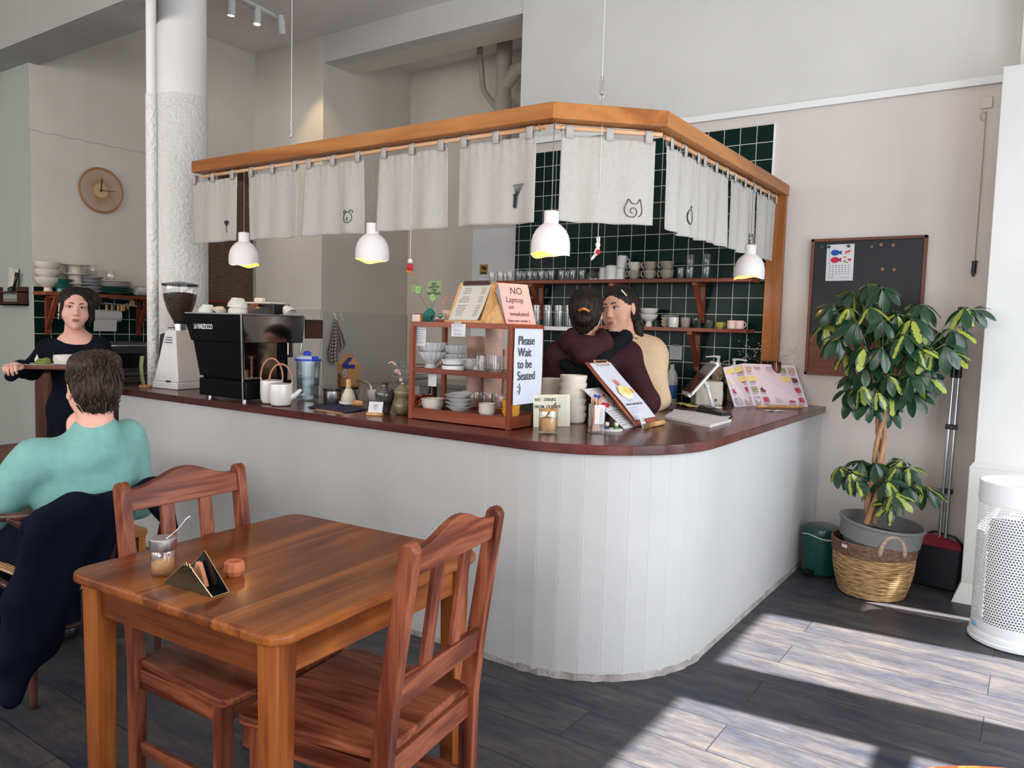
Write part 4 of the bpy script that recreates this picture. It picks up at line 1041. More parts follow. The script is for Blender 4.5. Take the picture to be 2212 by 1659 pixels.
uv = o.data.uv_layers.new(name='UVMap'); nu = 41
for li, l in enumerate(o.data.loops):
    i, j = l.vertex_index % nu, l.vertex_index // nu; uv.data[li].uv = (i/40*9, j/34*13)
tag(o, 'small checked tea towel hanging bunched from a white hook', 'towel')

# ------------------------------------------------------------------ left kitchen: shelf, dishes, oven, bench
sy0, sy1 = onx(72, 632, XL+.02).y, 4.8
lz = 1.600
t = thing('wall_shelf', 'red-brown shelf over the green tiles at the left, stacked with plates', 'shelf', (XL+.012, sy0, lz))
b = MB(); b.box2((0, 0, -.03), (.21, sy1-sy0, 0)); b.build('shelf_board', shelf_w('y'), t, bevel=.002)
for py_ in (onx(107, 660, XL+.06).y, onx(303, 660, XL+.06).y):
    b = MB(); Y = py_-sy0
    b.box2((0, Y-.02, -.36), (.026, Y+.02, -.03)); b.bar((.17, Y, -.035), (.015, Y, -.30), .035, .03, up=(1, 0, 0)); b.box2((0, Y-.02, -.052), (.19, Y+.02, -.03)); b.build('bracket', shelf_w('z'), t, bevel=.002)
XS = XL+.13
def ly(px): return onx(px, 620, XS).y
bw = lathed('serving_bowl', 'cream bowl at the bottom of the leftmost stack on the left shelf', 'bowl', (XS, ly(104), lz), [(0, 0), (.035, 0), (.03, .03), (.06, .05), (.092, .085), (.098, .115), (.094, .115), (.085, .085), (0, .05)], M_cer_c, 'cream bowls at the left end of the shelf')
again(bw, (XS, ly(104), lz+.065), 'cream bowl in the middle of the leftmost stack')
again(bw, (XS, ly(104), lz+.125), 'cream bowl at the top of the leftmost stack')
gbw = lathed('serving_bowl', 'green bowl, lower of two beside the cream stack', 'bowl', (XS+.03, ly(133)-.01, lz), [(0, 0), (.05, 0), (.048, .028), (.072, .05), (.085, .07), (.082, .07), (.06, .045), (0, .035)], M_cer_g, 'green bowls on the left shelf')
again(gbw, (XS+.03, ly(133)-.01, lz+.038), 'green bowl, upper of two beside the cream stack')
cs = lathed('cake_stand', 'lowest cream ribbed cake stand of the tall stack', 'stand', (XS, ly(162), lz), [(0, 0), (.055, 0), (.05, .02), (.05, .06), (.056, .068), (.115, .074), (.118, .08), (.05, .077), (0, .077)], M_cer_c, 'stacked cake stands', wave=lambda a, k: 1+(.03*math.sin(28*a) if k in (2, 3) else 0), n=112)
for k, w in ((1, 'second lowest'), (2, 'third')): again(cs, (XS, ly(162), lz+.0785*k), f'cream ribbed cake stand, {w} of the tall stack', rz=.3*k)
pl = lathed('plate', 'grey plate at the bottom of the short plate stack', 'plate', (XS, ly(196), lz), [(0, 0), (.06, 0), (.10, .028), (.102, .032), (.06, .006), (0, .006)], M_cer_gy, 'plates stacked on the left shelf')
for k, w in ((1, 'second from the bottom'), (2, 'third from the bottom'), (3, 'fourth, near the top'), (4, 'topmost')): again(pl, (XS, ly(196), lz+.028*k), f'grey plate of the short stack, {w}')
pg = lathed('plate', 'wide green plate at the bottom of the wide stack', 'plate', (XS+.01, ly(243), lz), [(0, 0), (.08, 0), (.150, .018), (.152, .022), (.08, .005), (0, .005)], M_cer_g, 'wide plates stacked on the left shelf')
for k in range(1, 4): again(pg, (XS+.01, ly(243), lz+.014*k), ['', 'wide green plate, second from the bottom', 'wide green plate, third from the bottom', 'wide green plate directly under the pale plates'][k])
pw = lathed('plate', 'wide pale plate resting on the green ones', 'plate', (XS+.01, ly(243), lz+.057), [(0, 0), (.08, 0), (.150, .018), (.152, .022), (.08, .005), (0, .005)], M_cer_c, 'wide plates stacked on the left shelf')
for k in range(1, 4): again(pw, (XS+.01, ly(243), lz+.057+.013*k), ['', 'wide pale plate, second above the green ones', 'wide pale plate, third above the green ones', 'topmost wide pale plate'][k])
wg = lathed('wine_glass', 'stemless round wine glass standing on the wide plates', 'glass', (XS+.01, ly(238), lz+.104), [(0, 0), (.02, .002), (.04, .025), (.046, .055), (.036, .105), (.034, .105), (.043, .055), (.036, .026), (0, .008)], M_glass, 'wine glasses on the left shelf')
again(wg, (XS-.03, ly(205), lz+.15), 'stemless wine glass behind the short plate stack')
cb = lathed('small_bowl', 'small white bowl leaning at the right of the wide plates', 'bowl', (XS+.03, ly(288), lz+.008), bowl_prof(.05, .045), M_cer_w, 'small white bowls leaning on the left shelf', rot=(-.35, 0, 0))
for k, w in ((1, 'second'), (2, 'third'), (3, 'fourth')): again(cb, (XS+.03, ly(288)+.028*k, lz+.012+.004*k), f'small white leaning bowl, {w} of the leaning row', rot=(-.55, 0, 0))
for k in range(5):
    o = again(pw, (XS, ly(316), lz+.018*k), f'white plate of the stack by the white pipe, ' + ['bottom', 'second', 'third', 'fourth', 'top'][k], scale=.6)
# clothes-peg hanger and kitchen roll below the shelf
y0, y1 = onx(222, 665, XL+.1).y, onx(293, 662, XL+.1).y
t = thing('peg_line', 'wire line with small wooden pegs under the left shelf', 'pegs', (XL+.12, y0, 1.56))
b = MB(); b.tube(smoothline([(0, 0, -.03), (0, .15, -.045), (0, .30, -.055), (0, (y1-y0)*.8, -.03), (0, y1-y0, .0)], 6), .002, 5)
b.tube([(0, .05, .006), (0, y1-y0-.03, .006)], .003, 5)
b.build('wire', M_galv, t)
for k, s in enumerate((.08, .24, .42, .52, .60, .70, .82, .90)):
    b = MB(); b.box((0, (y1-y0)*s, -.075+.02*(s > .6)+.03*(s > .8)), (.012, .018, .05), Euler((.25*(s > .6)*(1 if k % 2 else -1), 0, 0))); b.build('peg', M_bamboo, t, bevel=.002)
p = onx(225, 682, XL+.07)
t = thing('kitchen_roll', 'white kitchen paper roll hung under the left shelf beside the woman', 'roll', (XL+.075, p.y, p.z))
b = MB(); b.cyl((0, -.13, 0), (0, .13, 0), .055, n=28); b.build('roll', mat('tissue_paper', (.52, .51, .50), rough=.95), t, auto=True)
b = MB(); b.box((.052, -.02, -.085), (.002, .20, .10), Euler((0, .12, 0))); b.build('loose_sheet', mat('tissue_paper', (.52, .51, .50)), t)
b = MB(); b.tube([(0, -.15, .09), (0, -.15, 0), (0, .15, 0), (0, .15, .09)], .004, 6); b.build('holder', M_steel, t)
# base cabinet with the brown end panel, worktop, oven, hob
t = thing('kitchen_bench', 'low kitchen bench along the left wall with a brown end panel', 'bench', (XL, 3.04, 0))
b = MB(); b.box2((.002, .14, .86), (.62, 1.75, .90)); b.build('bench_top', mat('bench_top', (.05, .035, .03), rough=.4), t, bevel=.002)
b = MB(); b.box2((.002, .14, 0), (.56, 1.72, .86)); b.build('cupboards', mat('bench_front', (.08, .06, .05), rough=.5), t)
t.location.y = 3.04
M_walnut = wood('dark_walnut', rgb(48, 26, 20), rgb(78, 46, 36), rgb(98, 62, 48), 'z', rough=.5, coat=.05, ring=5)
b = MB(); b.box2((.002, -.012, 0), (.62, .14, .93)); b.build('end_panel', M_walnut, t, bevel=.002)
t.location = (XL-.16, 3.04-.02, 0)
t.location = (XL, 3.045, 0)
ox = -6.42
y0, y1 = onx(228, 740, ox).y, onx(334, 740, ox).y
z0, z1 = .905, onx(300, 740, ox).z
t = thing('oven', 'grey countertop oven with a dark glass door and round knobs', 'oven', (XL+.03, y0, z0))
DX = ox-XL-.03
b = MB(); b.box2((0, 0, 0), (DX, y1-y0+.02, z1-z0)); b.build('body', mat('oven_grey', (.10, .10, .10), rough=.35, metal=.5), t, bevel=.006)
b = MB(); b.box2((DX, .02, .04), (DX+.012, y1-y0-.08, z1-z0-.05)); b.build('door', mat('oven_door', (.06, .06, .06), rough=.3, metal=.5), t, bevel=.003)
b = MB(); b.box2((DX+.012, .04, .07), (DX+.014, y1-y0-.11, z1-z0-.09)); b.build('door_glass', mat('dark_glass', (.006, .006, .007), rough=.08), t)
b = MB(); b.tube([(DX+.012, .03, z1-z0-.025), (DX+.04, .03, z1-z0-.025), (DX+.04, y1-y0-.09, z1-z0-.025), (DX+.012, y1-y0-.09, z1-z0-.025)], .008, 8); b.build('door_handle', M_steel, t, smooth=True)
for k in range(3):
    b = MB(); b.cyl((DX, y1-y0-.03, .08+.085*k), (DX+.02, y1-y0-.03, .08+.085*k), .018, n=16); b.build('knob', M_steel, t, auto=True)
# green paper ribbon card standing on the counter behind the man
p = Vector((-4.70, 2.72, 0))
t = thing('name_card', 'tall curved green card in a wooden block at the far left of the counter', 'card', (p.x, p.y, HC+.0005), .3)
b = MB(); b.box((0, 0, .008), (.07, .035, .016)); b.build('block', M_bamboo, t, bevel=.002)
b = MB(); b.grid(lambda u, v: (-.03+.03*u+.02*(1-v)*v*0-.018*math.sin(v*2.6), 0, .01+.19*v), 3, 12); b.build('card', mat('green_card', (.22, .25, .12), rough=.8), t, solid=.0012, smooth=True)
# wooden knife rail on the front wall at far left
t = thing('spice_rail', 'small dark wooden wall box with a knife and card, far left edge', 'rack', (-7.13, 3.03, 1.48))
b = MB(); 
for x in (-.33, .145): b.box2((x, -.09, 0), (x+.012, 0, .155))
b.box2((-.33, -.09, .105), (.157, 0, .115)); b.box2((-.33, -.09, 0), (.157, 0, .010)); b.box2((-.33, -.006, 0), (.157, 0, .03)); b.box2((-.33, -.09, .0), (.157, -.084, .018))
b.build('box', M_walnut, t)
b = MB(); b.box2((-.2, -.05, .03), (.11, -.045, .055)); b.build('blade', M_alu, t)
b = MB(); b.tube([(-.03, -.045, .12), (.02, -.045, .19), (.05, -.045, .27)], [.014, .013, .016], 8); b.ball((-.05, -.045, .13), (.04, .03, .03)); b.build('knife_handle', M_blk, t, smooth=True)
b = MB(); b.box((-.08, -.02, .215), (.17, .004, .20), Euler((0, .12, 0))); b.build('postcard', mat('postcard', (.55, .52, .42), rough=.7, noise=.3, nscale=9), t)
# wall clock of bamboo spokes
t = thing('wall_clock', 'round bamboo spoked clock on the left wall, hands near a quarter past twelve', 'clock', (XL+.012, 3.585, 2.505), rot=(0, 0, 0))
CR = .192
b = MB()
for r in (CR, CR-.008): b.tube([(.028, r*math.cos(a), r*math.sin(a)) for a in np.linspace(0, 2*PI, 65)[:-1]], .0055, 6, closed=True)
b.build('rim', mat('bamboo_rim', rgb(170, 120, 84), rough=.5), t, smooth=True)
for k in range(60):
    a = 2*PI*k/60; b = MB(); b.bar((.012, .055*math.cos(a), .055*math.sin(a)), (.028, (CR-.004)*math.cos(a), (CR-.004)*math.sin(a)), .0045, .003, up=(1, 0, 0)); b.build('spoke', mat('bamboo_spoke', rgb(196, 150, 116), rough=.6), t)
b = MB(); b.cyl((.0, 0, 0), (.022, 0, 0), .062, n=40); b.build('dial', mat('dial_wood', rgb(205, 175, 130), rough=.6), t, auto=True)
b = MB(); b.bar((.026, 0, -.012), (.026, .008, .102), .008, .002, up=(1, 0, 0)); b.cyl((.022, 0, 0), (.029, 0, 0), .009, n=14); b.build('hour_hand', M_blk, t)
b = MB(); b.bar((.030, -.01, 0), (.030, .128, .010), .005, .002, up=(1, 0, 0)); b.build('minute_hand', M_blk, t)
# bamboo blind on the left wall
y0, y1 = 4.60, 5.17
z0, z1 = onx(552, 650, XL).z-.12, onx(552, 372, XL).z
def blindmat():
    m, nt, b = nodes_of('bamboo_blind')
    tc = nt.nodes.new('ShaderNodeTexCoord'); mp = nt.nodes.new('ShaderNodeMapping'); mp.inputs['Scale'].default_value = (1, 9, 170); link(nt, tc.outputs['Object'], mp.inputs[0])
    n = nt.nodes.new('ShaderNodeTexNoise'); n.inputs['Scale'].default_value = 1; link(nt, mp.outputs[0], n.inputs[0])
    w = nt.nodes.new('ShaderNodeTexWave'); w.inputs['Scale'].default_value = 14; w.bands_direction = 'Y'; link(nt, tc.outputs['Object'], w.inputs[0])
    mu = nt.nodes.new('ShaderNodeMath'); mu.operation = 'MULTIPLY_ADD'; mu.inputs[1].default_value = .25; link(nt, w.outputs['Fac'], mu.inputs[0]); link(nt, n.outputs['Fac'], mu.inputs[2])
    r = nt.nodes.new('ShaderNodeValToRGB'); e = r.color_ramp.elements; e[0].position = .35; e[1].position = .85; e[0].color = (*rgb(48, 32, 24), 1); e[1].color = (*rgb(116, 86, 64), 1)
    link(nt, mu.outputs[0], r.inputs[0]); link(nt, r.outputs[0], b.inputs['Base Color']); setv(b, 'Roughness', .7)
    return m
t = thing('bamboo_blind', 'dark brown bamboo roll blind hanging behind the round column', 'blind', (XL+.02, y0, z0))
b = MB(); b.box2((0, 0, 0), (.012, y1-y0, z1-z0)); b.build('slats', blindmat(), t)
b = MB(); b.box2((0, 0, z1-z0-.12), (.03, y1-y0, z1-z0)); b.build('valance', M_walnut, t); b = MB(); b.cyl((.02, 0, 0), (.02, y1-y0, 0), .015); b.build('bottom_roll', M_walnut, t)
# ceiling spotlights on a track
p0, p1 = onz(528, 2, ZC-.02), onz(612, 47, ZC-.02)
d = (p1-p0); d.normalize(); p0 = p0 - d*.9
t = thing('spotlight_track', 'white ceiling track with the spotlights, upper left', 'track', ((p0.x+p1.x)/2, (p0.y+p1.y)/2, ZC-.0005), math.atan2(d.y, d.x))
Lt = (p1-p0).length
b = MB(); b.box2((-Lt/2, -.018, -.025), (Lt/2, .018, 0)); b.build('track', M_white, t)
sp = None
for i, (px, py, tilt, az) in enumerate(((500, 15, .05, 0), (556, 36, .12, 2.2), (607, 53, .45, -.9))):
    p = onz(px, py, ZC-.11); pp = p0 + d*(Vector((p.x, p.y, 0))-Vector((p0.x, p0.y, 0))).dot(d)
    lab = ('white cylinder spotlight nearest the round column', 'middle white cylinder spotlight, pointing straight down', 'tilted white cylinder spotlight at the right end of the track')[i]
    if sp is None:
        sp = thing('spotlight', lab, 'spotlight', (p.x, p.y, ZC-.06), group='ceiling spotlights')
        b = MB(); b.cyl((0, 0, .0), (0, 0, -.12), .034, n=24); b.build('head', M_white, sp, auto=True, bevel=.002)
        b = MB(); b.cyl((0, 0, -.1205), (0, 0, -.118), .028, n=20); b.build('lens', mat('lit_lens', (1, .9, .7), emit=(1, .82, .5), estr=2.5), sp)
        b = MB(); b.cyl((0, 0, .034), (0, 0, .0), .026, n=20); b.build('collar', M_white, sp, auto=True); q = sp
    else: q = dup(sp, (p.x, p.y, ZC-.06), label=lab)
    q.rotation_euler = (0, tilt, az)
# the lit right-hand spotlight washes the wall beside the recess
d_ = bpy.data.lights.new('spot_beam', 'SPOT'); d_.energy = 22; d_.color = (1, .74, .42); d_.spot_size = .9; d_.spot_blend = .8; d_.shadow_soft_size = .02
o = bpy.data.objects.new('spot_beam', d_); COL.objects.link(o); o.location = (p.x+.06, p.y+.06, ZC-.22); o.rotation_euler = (Vector((-5.92, YB, 3.1))-o.location).to_track_quat('-Z', 'Y').to_euler()
# ------------------------------------------------------------------ things on the counter
Z0 = HC + .0006
M_gloss_w = mat('gloss_white', (.70, .70, .70), rough=.15, coat=.5)
M_gloss_b = mat('gloss_black', (.004, .004, .005), rough=.05, spec=.07)
M_mirror = mat('polished_steel', (.36, .34, .33), rough=.06, metal=1.)
M_beans = mat('coffee_beans', (.035, .014, .008), rough=.35, noise=.6, nscale=120, bump=1., bscale=150)
# grinder
t = thing('coffee_grinder', 'tall white coffee grinder with a clear hopper of dark beans', 'grinder', (-4.555, 2.87, Z0), .12)
b = MB()
for (z0, z1, w0, w1, d0, d1) in ((0, .045, .235, .232, .24, .235), (.045, .37, .228, .095, .22, .15)):
    vs = [(sx*w/2, sy*d/2, z) for z, w, d in ((z0, w0, d0), (z1, w1, d1)) for sx, sy in ((-1, -1), (1, -1), (1, 1), (-1, 1))]
    b.add(vs, [(0, 3, 2, 1), (4, 5, 6, 7), (0, 1, 5, 4), (1, 2, 6, 5), (2, 3, 7, 6), (3, 0, 4, 7)])
b.build('body', M_gloss_w, t, bevel=.008, seg=3)
for k in range(3):
    b = MB(); b.box((0, -.083-.0035*k, .325-.016*k), (.052+.004*k, .012, .004)); b.build('vent_slot', M_blk, t)
b = MB(); b.add([(-.10, -.06, .12), (-.048, -.06, .36), (-.12, -.06, .34), (-.14, -.06, .10), (-.10, .06, .12), (-.048, .06, .36), (-.12, .06, .34), (-.14, .06, .10)], [(0, 1, 2, 3), (7, 6, 5, 4), (0, 4, 5, 1), (1, 5, 6, 2), (2, 6, 7, 3), (3, 7, 4, 0)])
b.build('side_chute', M_blk, t, bevel=.006)
b = MB(); b.cyl((0, 0, .37), (0, 0, .41), .038, n=28); b.cyl((0, 0, .395), (0, 0, .405), .045, n=28); b.tube([(-.04, 0, .39), (-.09, -.02, .385)], .006, 8); b.build('collar', M_steel, t, auto=True)
hop = [(.036, .41), (.045, .43), (.075, .49), (.098, .56), (.104, .63), (.104, .655)]
b = MB(); b.lathe(hop, 40); b.build('hopper', M_glass, t, smooth=True)
b = MB(); b.lathe([(0, .412)] + [(r-.003, z) for r, z in hop[:4]] + [(.100, .60), (.06, .61), (0, .613)], 40); b.build('beans', M_beans, t, smooth=True)
b = MB(); b.lathe([(.108, .650), (.110, .655), (.108, .664), (.05, .674), (.02, .68), (0, .68)], 40); b.build('hopper_lid', mat('smoked_lid', (.03, .035, .04), rough=.25), t, auto=True)
b = MB(); b.box((.028, -.1135, .045), (.042, .003, .02)); b.build('badge', M_steel, t)
# espresso machine; its glossy black back faces the room
t = thing('espresso_machine', 'large glossy black espresso machine with chrome side and cups on top', 'coffee machine', (-3.52, 2.58, Z0))
def box8(b, x0, x1, y0, y1, z0, X0, X1, Y0, Y1, z1):
    b.add([(x0, y0, z0), (x1, y0, z0), (x1, y1, z0), (x0, y1, z0), (X0, Y0, z1), (X1, Y0, z1), (X1, Y1, z1), (X0, Y1, z1)],
          [(0, 3, 2, 1), (4, 5, 6, 7), (0, 1, 5, 4), (1, 2, 6, 5), (2, 3, 7, 6), (3, 0, 4, 7)]); return b
b = MB(); b.box2((-.40, .006, .02), (.02, .31, .118)); b.box2((-.40, .03, .118), (.0, .30, .13)); b.build('base', M_gloss_b, t, bevel=.004)
b = MB(); box8(b, -.405, .0, .012, .30, .13, -.455, .0, .004, .30, .325); b.build('lower_body', M_gloss_b, t, bevel=.003)
b = MB(); box8(b, -.47, .004, .0, .40, .325, -.545, -.01, -.004, .43, .477); b.build('upper_body', M_gloss_b, t, bevel=.004)
b = MB(); box8(b, .002, .006, .01, .40, .328, -.012, -.008, .006, .43, .474); b.box2((.0, .01, .13), (.004, .22, .325)); b.build('side_panel', M_mirror, t)
b = MB(); b.bar((.004, .0, .02), (-.009, -.004, .478), .006, .006, up=(0, 1, 0)); b.build('corner_strip', M_steel, t)
b = MB(); b.box2((-.53, .0, .477), (-.012, .42, .483)); b.build('cup_tray', M_steel, t)
b = MB(); b.cyl((-.1, .37, .24), (-.1, .37, .33), .04, n=20); b.cyl((-.1, .37, .27), (-.35, .37, .27), .02, n=12); b.cyl((-.35, .37, .24), (-.35, .37, .33), .04, n=20); b.build('group_head', M_mirror, t, auto=True)
b = MB(); b.tube(smoothline([(-.06, .42, .40), (-.05, .44, .34), (-.06, .43, .22), (-.07, .43, .17)], 6), .005, 8); b.build('steam_wand', M_steel, t, smooth=True)
b = MB(); b.box2((-.012, .43, .35), (-.004, .56, .46)); b.build('side_wing', M_mirror, t)
for x, y in ((-.36, .05), (-.01, .02), (-.36, .28), (-.01, .28)):
    b = MB(); b.cyl((x, y, 0), (x, y, .02), .012, n=12); b.build('foot', M_steel, t, auto=True)
text('LA MARZOCCO', .040, mat('white_lettering', (.75, .75, .75), rough=.5), t, (-.435, -.0035, .392), (PI/2-.0, 0, 0), sx=.60, offset=.0004)
ZT = Z0 + .484
def mtop(px, dy): x = ony(px, 670, 2.58+dy).x; return (x, 2.58+dy, ZT)
lathed('bowl', 'white bowl upside down at the left of the cups on the machine', 'bowl', mtop(448, .10), [(0, .046), (.028, .046), (.03, .04), (.048, .02), (.052, 0), (.049, 0), (.045, .02), (0, .038)], M_cer_w, 'cups warming on the coffee machine')
lathed('bowl', 'pale cream cup lying tilted behind the stacked cups on the machine', 'cup', (mtop(484, .17)[0], 2.75, ZT+.022), bowl_prof(.05, .06), M_cer_c, 'cups warming on the coffee machine', rot=(PI*.72, .3, 0))
c1 = lathed('bowl', 'speckled white cup upside down, lower of the stacked pair on the machine', 'cup', mtop(514, .12), [(0, .052), (.03, .052), (.035, .046), (.052, .02), (.055, 0), (.052, 0), (.048, .02), (0, .045)], mat('speckled_glaze', (.62, .58, .52), rough=.4, noise=.12, nscale=60), 'cups warming on the coffee machine')
again(c1, (mtop(513, .12)[0], 2.70, ZT+.034), 'speckled white cup upside down, upper of the stacked pair on the machine', rot=(.05, .05, 1))
lathed('bowl', 'rust and cream striped cup behind the black bowl', 'cup', mtop(548, .27), [(0, .06), (.022, .06), (.034, .03), (.038, 0), (.035, 0), (0, .05)], mat('rust_glaze', rgb(128, 78, 56), rough=.4), 'cups warming on the coffee machine', wave=lambda a, k: 1+.05*math.sin(16*a), n=64)
lathed('bowl', 'matt black bowl upside down on the machine', 'bowl', mtop(566, .20), [(0, .038), (.028, .038), (.055, .022), (.064, 0), (.06, 0), (.05, .02), (0, .032)], M_cer_dk, 'cups warming on the coffee machine')
lathed('tea_cup', 'white faceted cup with a round handle, lying at the right end of the machine top', 'cup', (-3.60, onx(617, 668, -3.60).y, ZT+.040), bowl_prof(.045, .065), M_cer_w, 'cups warming on the coffee machine', n=10, handle=(.043, .0045, .022, .035), rot=(.5, 2.35+PI/2*0, .6))
t = thing('lidded_tray', 'cream lidded tray with a small knob behind the cups on the machine', 'tray', (mtop(575, .36)[0], 2.94, ZT), 0)
b = MB(); b.box((0, 0, .03), (.28, .12, .06)); b.build('box', M_blk, t, bevel=.004)
b = MB(); b.box((-.02, 0, .066), (.24, .11, .010)); b.build('lid', M_cer_c, t, bevel=.003)
b = MB(); b.box((-.06, 0, .084), (.07, .03, .026)); b.build('knob', M_cer_c, t, bevel=.006)

# teapots with arched wooden handles
def teapot(lab, x, y, r, h, hh, rz, hz=0.):
    t = thing('teapot', lab, 'teapot', (x, y, Z0), rz, 'white teapots by the coffee machine')
    b = MB(); b.lathe([(0, 0), (r*.62, 0), (r*.82, h*.05), (r*.97, h*.22), (r, h*.5), (r, h*.92), (r*.97, h*.96), (r*.95, h*.955), (r*.90, h*.95), (r*.5, h*.99), (r*.12, h*1.0), (0, h*1.0)], 40)
    b.tube(smoothline([(r*.85, 0, h*.38), (r*1.25, 0, h*.48), (r*1.62, 0, h*.66), (r*1.78, 0, h*.72)], 6), [r*(.30-.010*k) for k in range(19)], 12)
    b.build('pot', M_cer_w, t, auto=True)
    for s in (-1, 1):
        b = MB(); b.tube([(s*r*.93, 0, h*.92), (s*r*.98, 0, h*1.03), (s*r*.98, 0, h*1.14)], .0035, 6); b.build('lug', M_cer_w, t, smooth=True, rot=(0, 0, hz))
    b = MB(); b.tube([(r*1.0*math.cos(a), 0, h*1.06+hh*math.sin(a)) for a in np.linspace(0, PI, 24)], .0048, 8); b.build('handle', mat('bent_wood', rgb(176, 120, 96), rough=.5), t, smooth=True, rot=(0, 0, hz))
    return t
teapot('white teapot with a tall arched wooden handle, behind the smaller one', -3.432, 2.70, .060, .132, .105, 2.2, -1.6)
teapot('smaller white teapot in front, spout pointing right', -3.312, 2.665, .061, .122, .092, .6)
# water jug with blue lid
p = onz(660, 861, HC)
t = thing('water_jug', 'clear plastic water jug with a blue lid beside the coffee machine', 'jug', (-3.452, 2.968, Z0), -.2)
b = MB(); b.lathe([(0, .002), (.055, .002), (.062, .008), (.066, .12), (.070, .235), (.068, .235), (.060, .01), (0, .006)], 8); b.build('body', glass('clear_plastic', (.9, .93, .95), .08), t)
b = MB(); b.lathe([(0, .008), (.056, .008), (.0615, .13), (0, .13)], 8); b.build('water', glass('water', (.80, .84, .84), .02), t)
b = MB(); b.tube([(.068, 0, .20), (.098, 0, .19), (.096, 0, .09), (.066, 0, .07)], .006, 8); b.build('handle', glass('clear_plastic', (.9, .93, .95), .08), t, smooth=True)
M_blue = mat('blue_plastic', (.02, .05, .50), rough=.35)
b = MB(); b.lathe([(.073, .228), (.073, .250), (.065, .256), (0, .256)], 32); b.build('lid', mat('clear_lid', (.45, .5, .6), rough=.2), t, auto=True)
b = MB(); b.lathe([(.074, .226), (.075, .235), (.074, .238)], 32); b.box((.055, 0, .242), (.06, .035, .024)); b.ball((-.012, 0, .265), (.026, .022, .018)); b.build('lid_clips', M_blue, t, auto=True)
# steel canisters
for i, (px, py, dy) in enumerate(((708, 874, .035), (727, 868, .10))):
    p = onz(px, py, HC); lab = ('steel canister with a black lid, front one on the navy cloth', 'steel canister with a black lid, half hidden behind the first')[i]
    t = thing('canister', lab, 'canister', (p.x, p.y+dy, Z0+(.005 if i == 0 else 0)), group='steel canisters')
    b = MB(); b.lathe([(0, 0), (.048, 0), (.050, .003), (.050, .072), (0, .072)], 36); b.build('body', M_steel, t, auto=True)
    b = MB(); b.lathe([(.051, .068), (.052, .072), (.051, .082), (.0, .083)], 36); b.build('lid', M_blk, t, auto=True)
# navy cloth on kraft sheet
c = [onz(x, y, HC) for x, y in ((663, 880), (700, 872), (790, 884), (778, 897), (752, 893), (740, 893))]
b = MB(); b.add([(v.x, v.y, HC+.0008) for v in [onz(676, 885, HC), onz(720, 880, HC), onz(745, 896, HC), onz(720, 893, HC)]] + [(v.x, v.y, HC+.002) for v in [onz(676, 885, HC), onz(720, 880, HC), onz(745, 896, HC), onz(720, 893, HC)]],
    [(0, 1, 2, 3), (4, 5, 6, 7), (0, 1, 5, 4), (1, 2, 6, 5), (2, 3, 7, 6), (3, 0, 4, 7)])
tag(b.build('paper_sheet', M_kraft), 'kraft paper sheet peeping out under the navy cloth', 'paper')
A, B, Cc, D = onz(664, 881, HC), onz(750, 893, HC), onz(796, 885, HC), onz(706, 871, HC)
b = MB(); b.grid(lambda u, v: tuple(A.lerp(B, u).lerp(D.lerp(Cc, u), v) + Vector((0, -.006*math.sin(u*9)*(1-v), .0035+.0016*math.sin(u*11+v*5)))), 24, 12)
o = b.build('cloth', mat('navy_cloth', (.012, .018, .05), rough=.9, bump=.3, bscale=200), smooth=True, solid=.002); tag(o, 'dark navy cloth spread under the whisk and canister', 'cloth')
# tea whisk on a white dish
p = onz(742, 878, HC)
wx, wy = p.x, p.y+.035
lathed('dish', 'round white dish holding the bamboo whisk on the navy cloth', 'dish', (wx, wy, Z0+.006), [(0, 0), (.03, 0), (.034, .004), (.050, .008), (.052, .02), (.049, .02), (.046, .01), (0, .008)], M_gloss_w)
t = thing('bamboo_whisk', 'pale bamboo tea whisk standing on its white dish', 'whisk', (wx, wy, Z0+.0145))
b = MB(); b.lathe([(0, 0), (.030, 0), (.036, .010), (.040, .022), (.034, .045), (.022, .068), (.015, .082)], 40, wave=lambda a, k: 1+.04*math.sin(20*a)); b.build('bristles', mat('pale_bamboo', (.62, .55, .44), rough=.6), t, smooth=True)
b = MB(); b.cyl((0, 0, .082), (0, 0, .130), .0135, n=20); b.build('grip', M_bamboo, t, auto=True)
b = MB(); b.cyl((0, 0, .079), (0, 0, .084), .0150, n=20); b.build('thread', M_blk, t)
p = onz(774, 879, HC)
t = thing('bamboo_scoop', 'short hollow bamboo scoop beside the whisk dish', 'scoop', (p.x, p.y, Z0+.020), .3)
b = MB(); b.cyl((-.03, 0, .0), (.03, .0, .0), .016, .012, n=16, caps=False); b.build('tube', M_bamboo, t, auto=True, solid=.003)
# kraft drink carton with a blue top
p = onz(737, 852, HC)
t = thing('drink_carton', 'brown milk carton with a blue gable top and black curly drawing', 'carton', (p.x, p.y+.0, Z0), -.16)
W2 = .050
b = MB(); b.box2((-W2, 0, 0), (W2+.02, .09, .19)); b.build('carton_body', M_kraft, t, bevel=.002)
b = MB(); b.cur = 0
vs = [(-W2, 0, .19), (W2+.02, 0, .19), (W2+.02, .09, .19), (-W2, .09, .19), (-W2+.01, .045, .232), (W2+.01, .045, .232)]
b.add(vs, [(0, 1, 5, 4), (2, 3, 4, 5), (0, 4, 3), (1, 2, 5)]); b.box2((-W2+.01, .043, .23), (W2+.01, .047, .252)); b.build('gable_top', M_kraft, t)
b = MB(); b.box2((.012, -.002, .165), (W2+.0215, .05, .1905)); b.add([(.012, -.002, .19), (W2+.0215, -.002, .19), (W2+.012, .042, .233), (.012, .042, .233)], [(0, 1, 2, 3)]); b.build('blue_band', mat('deep_blue', (.02, .03, .20), rough=.6), t)
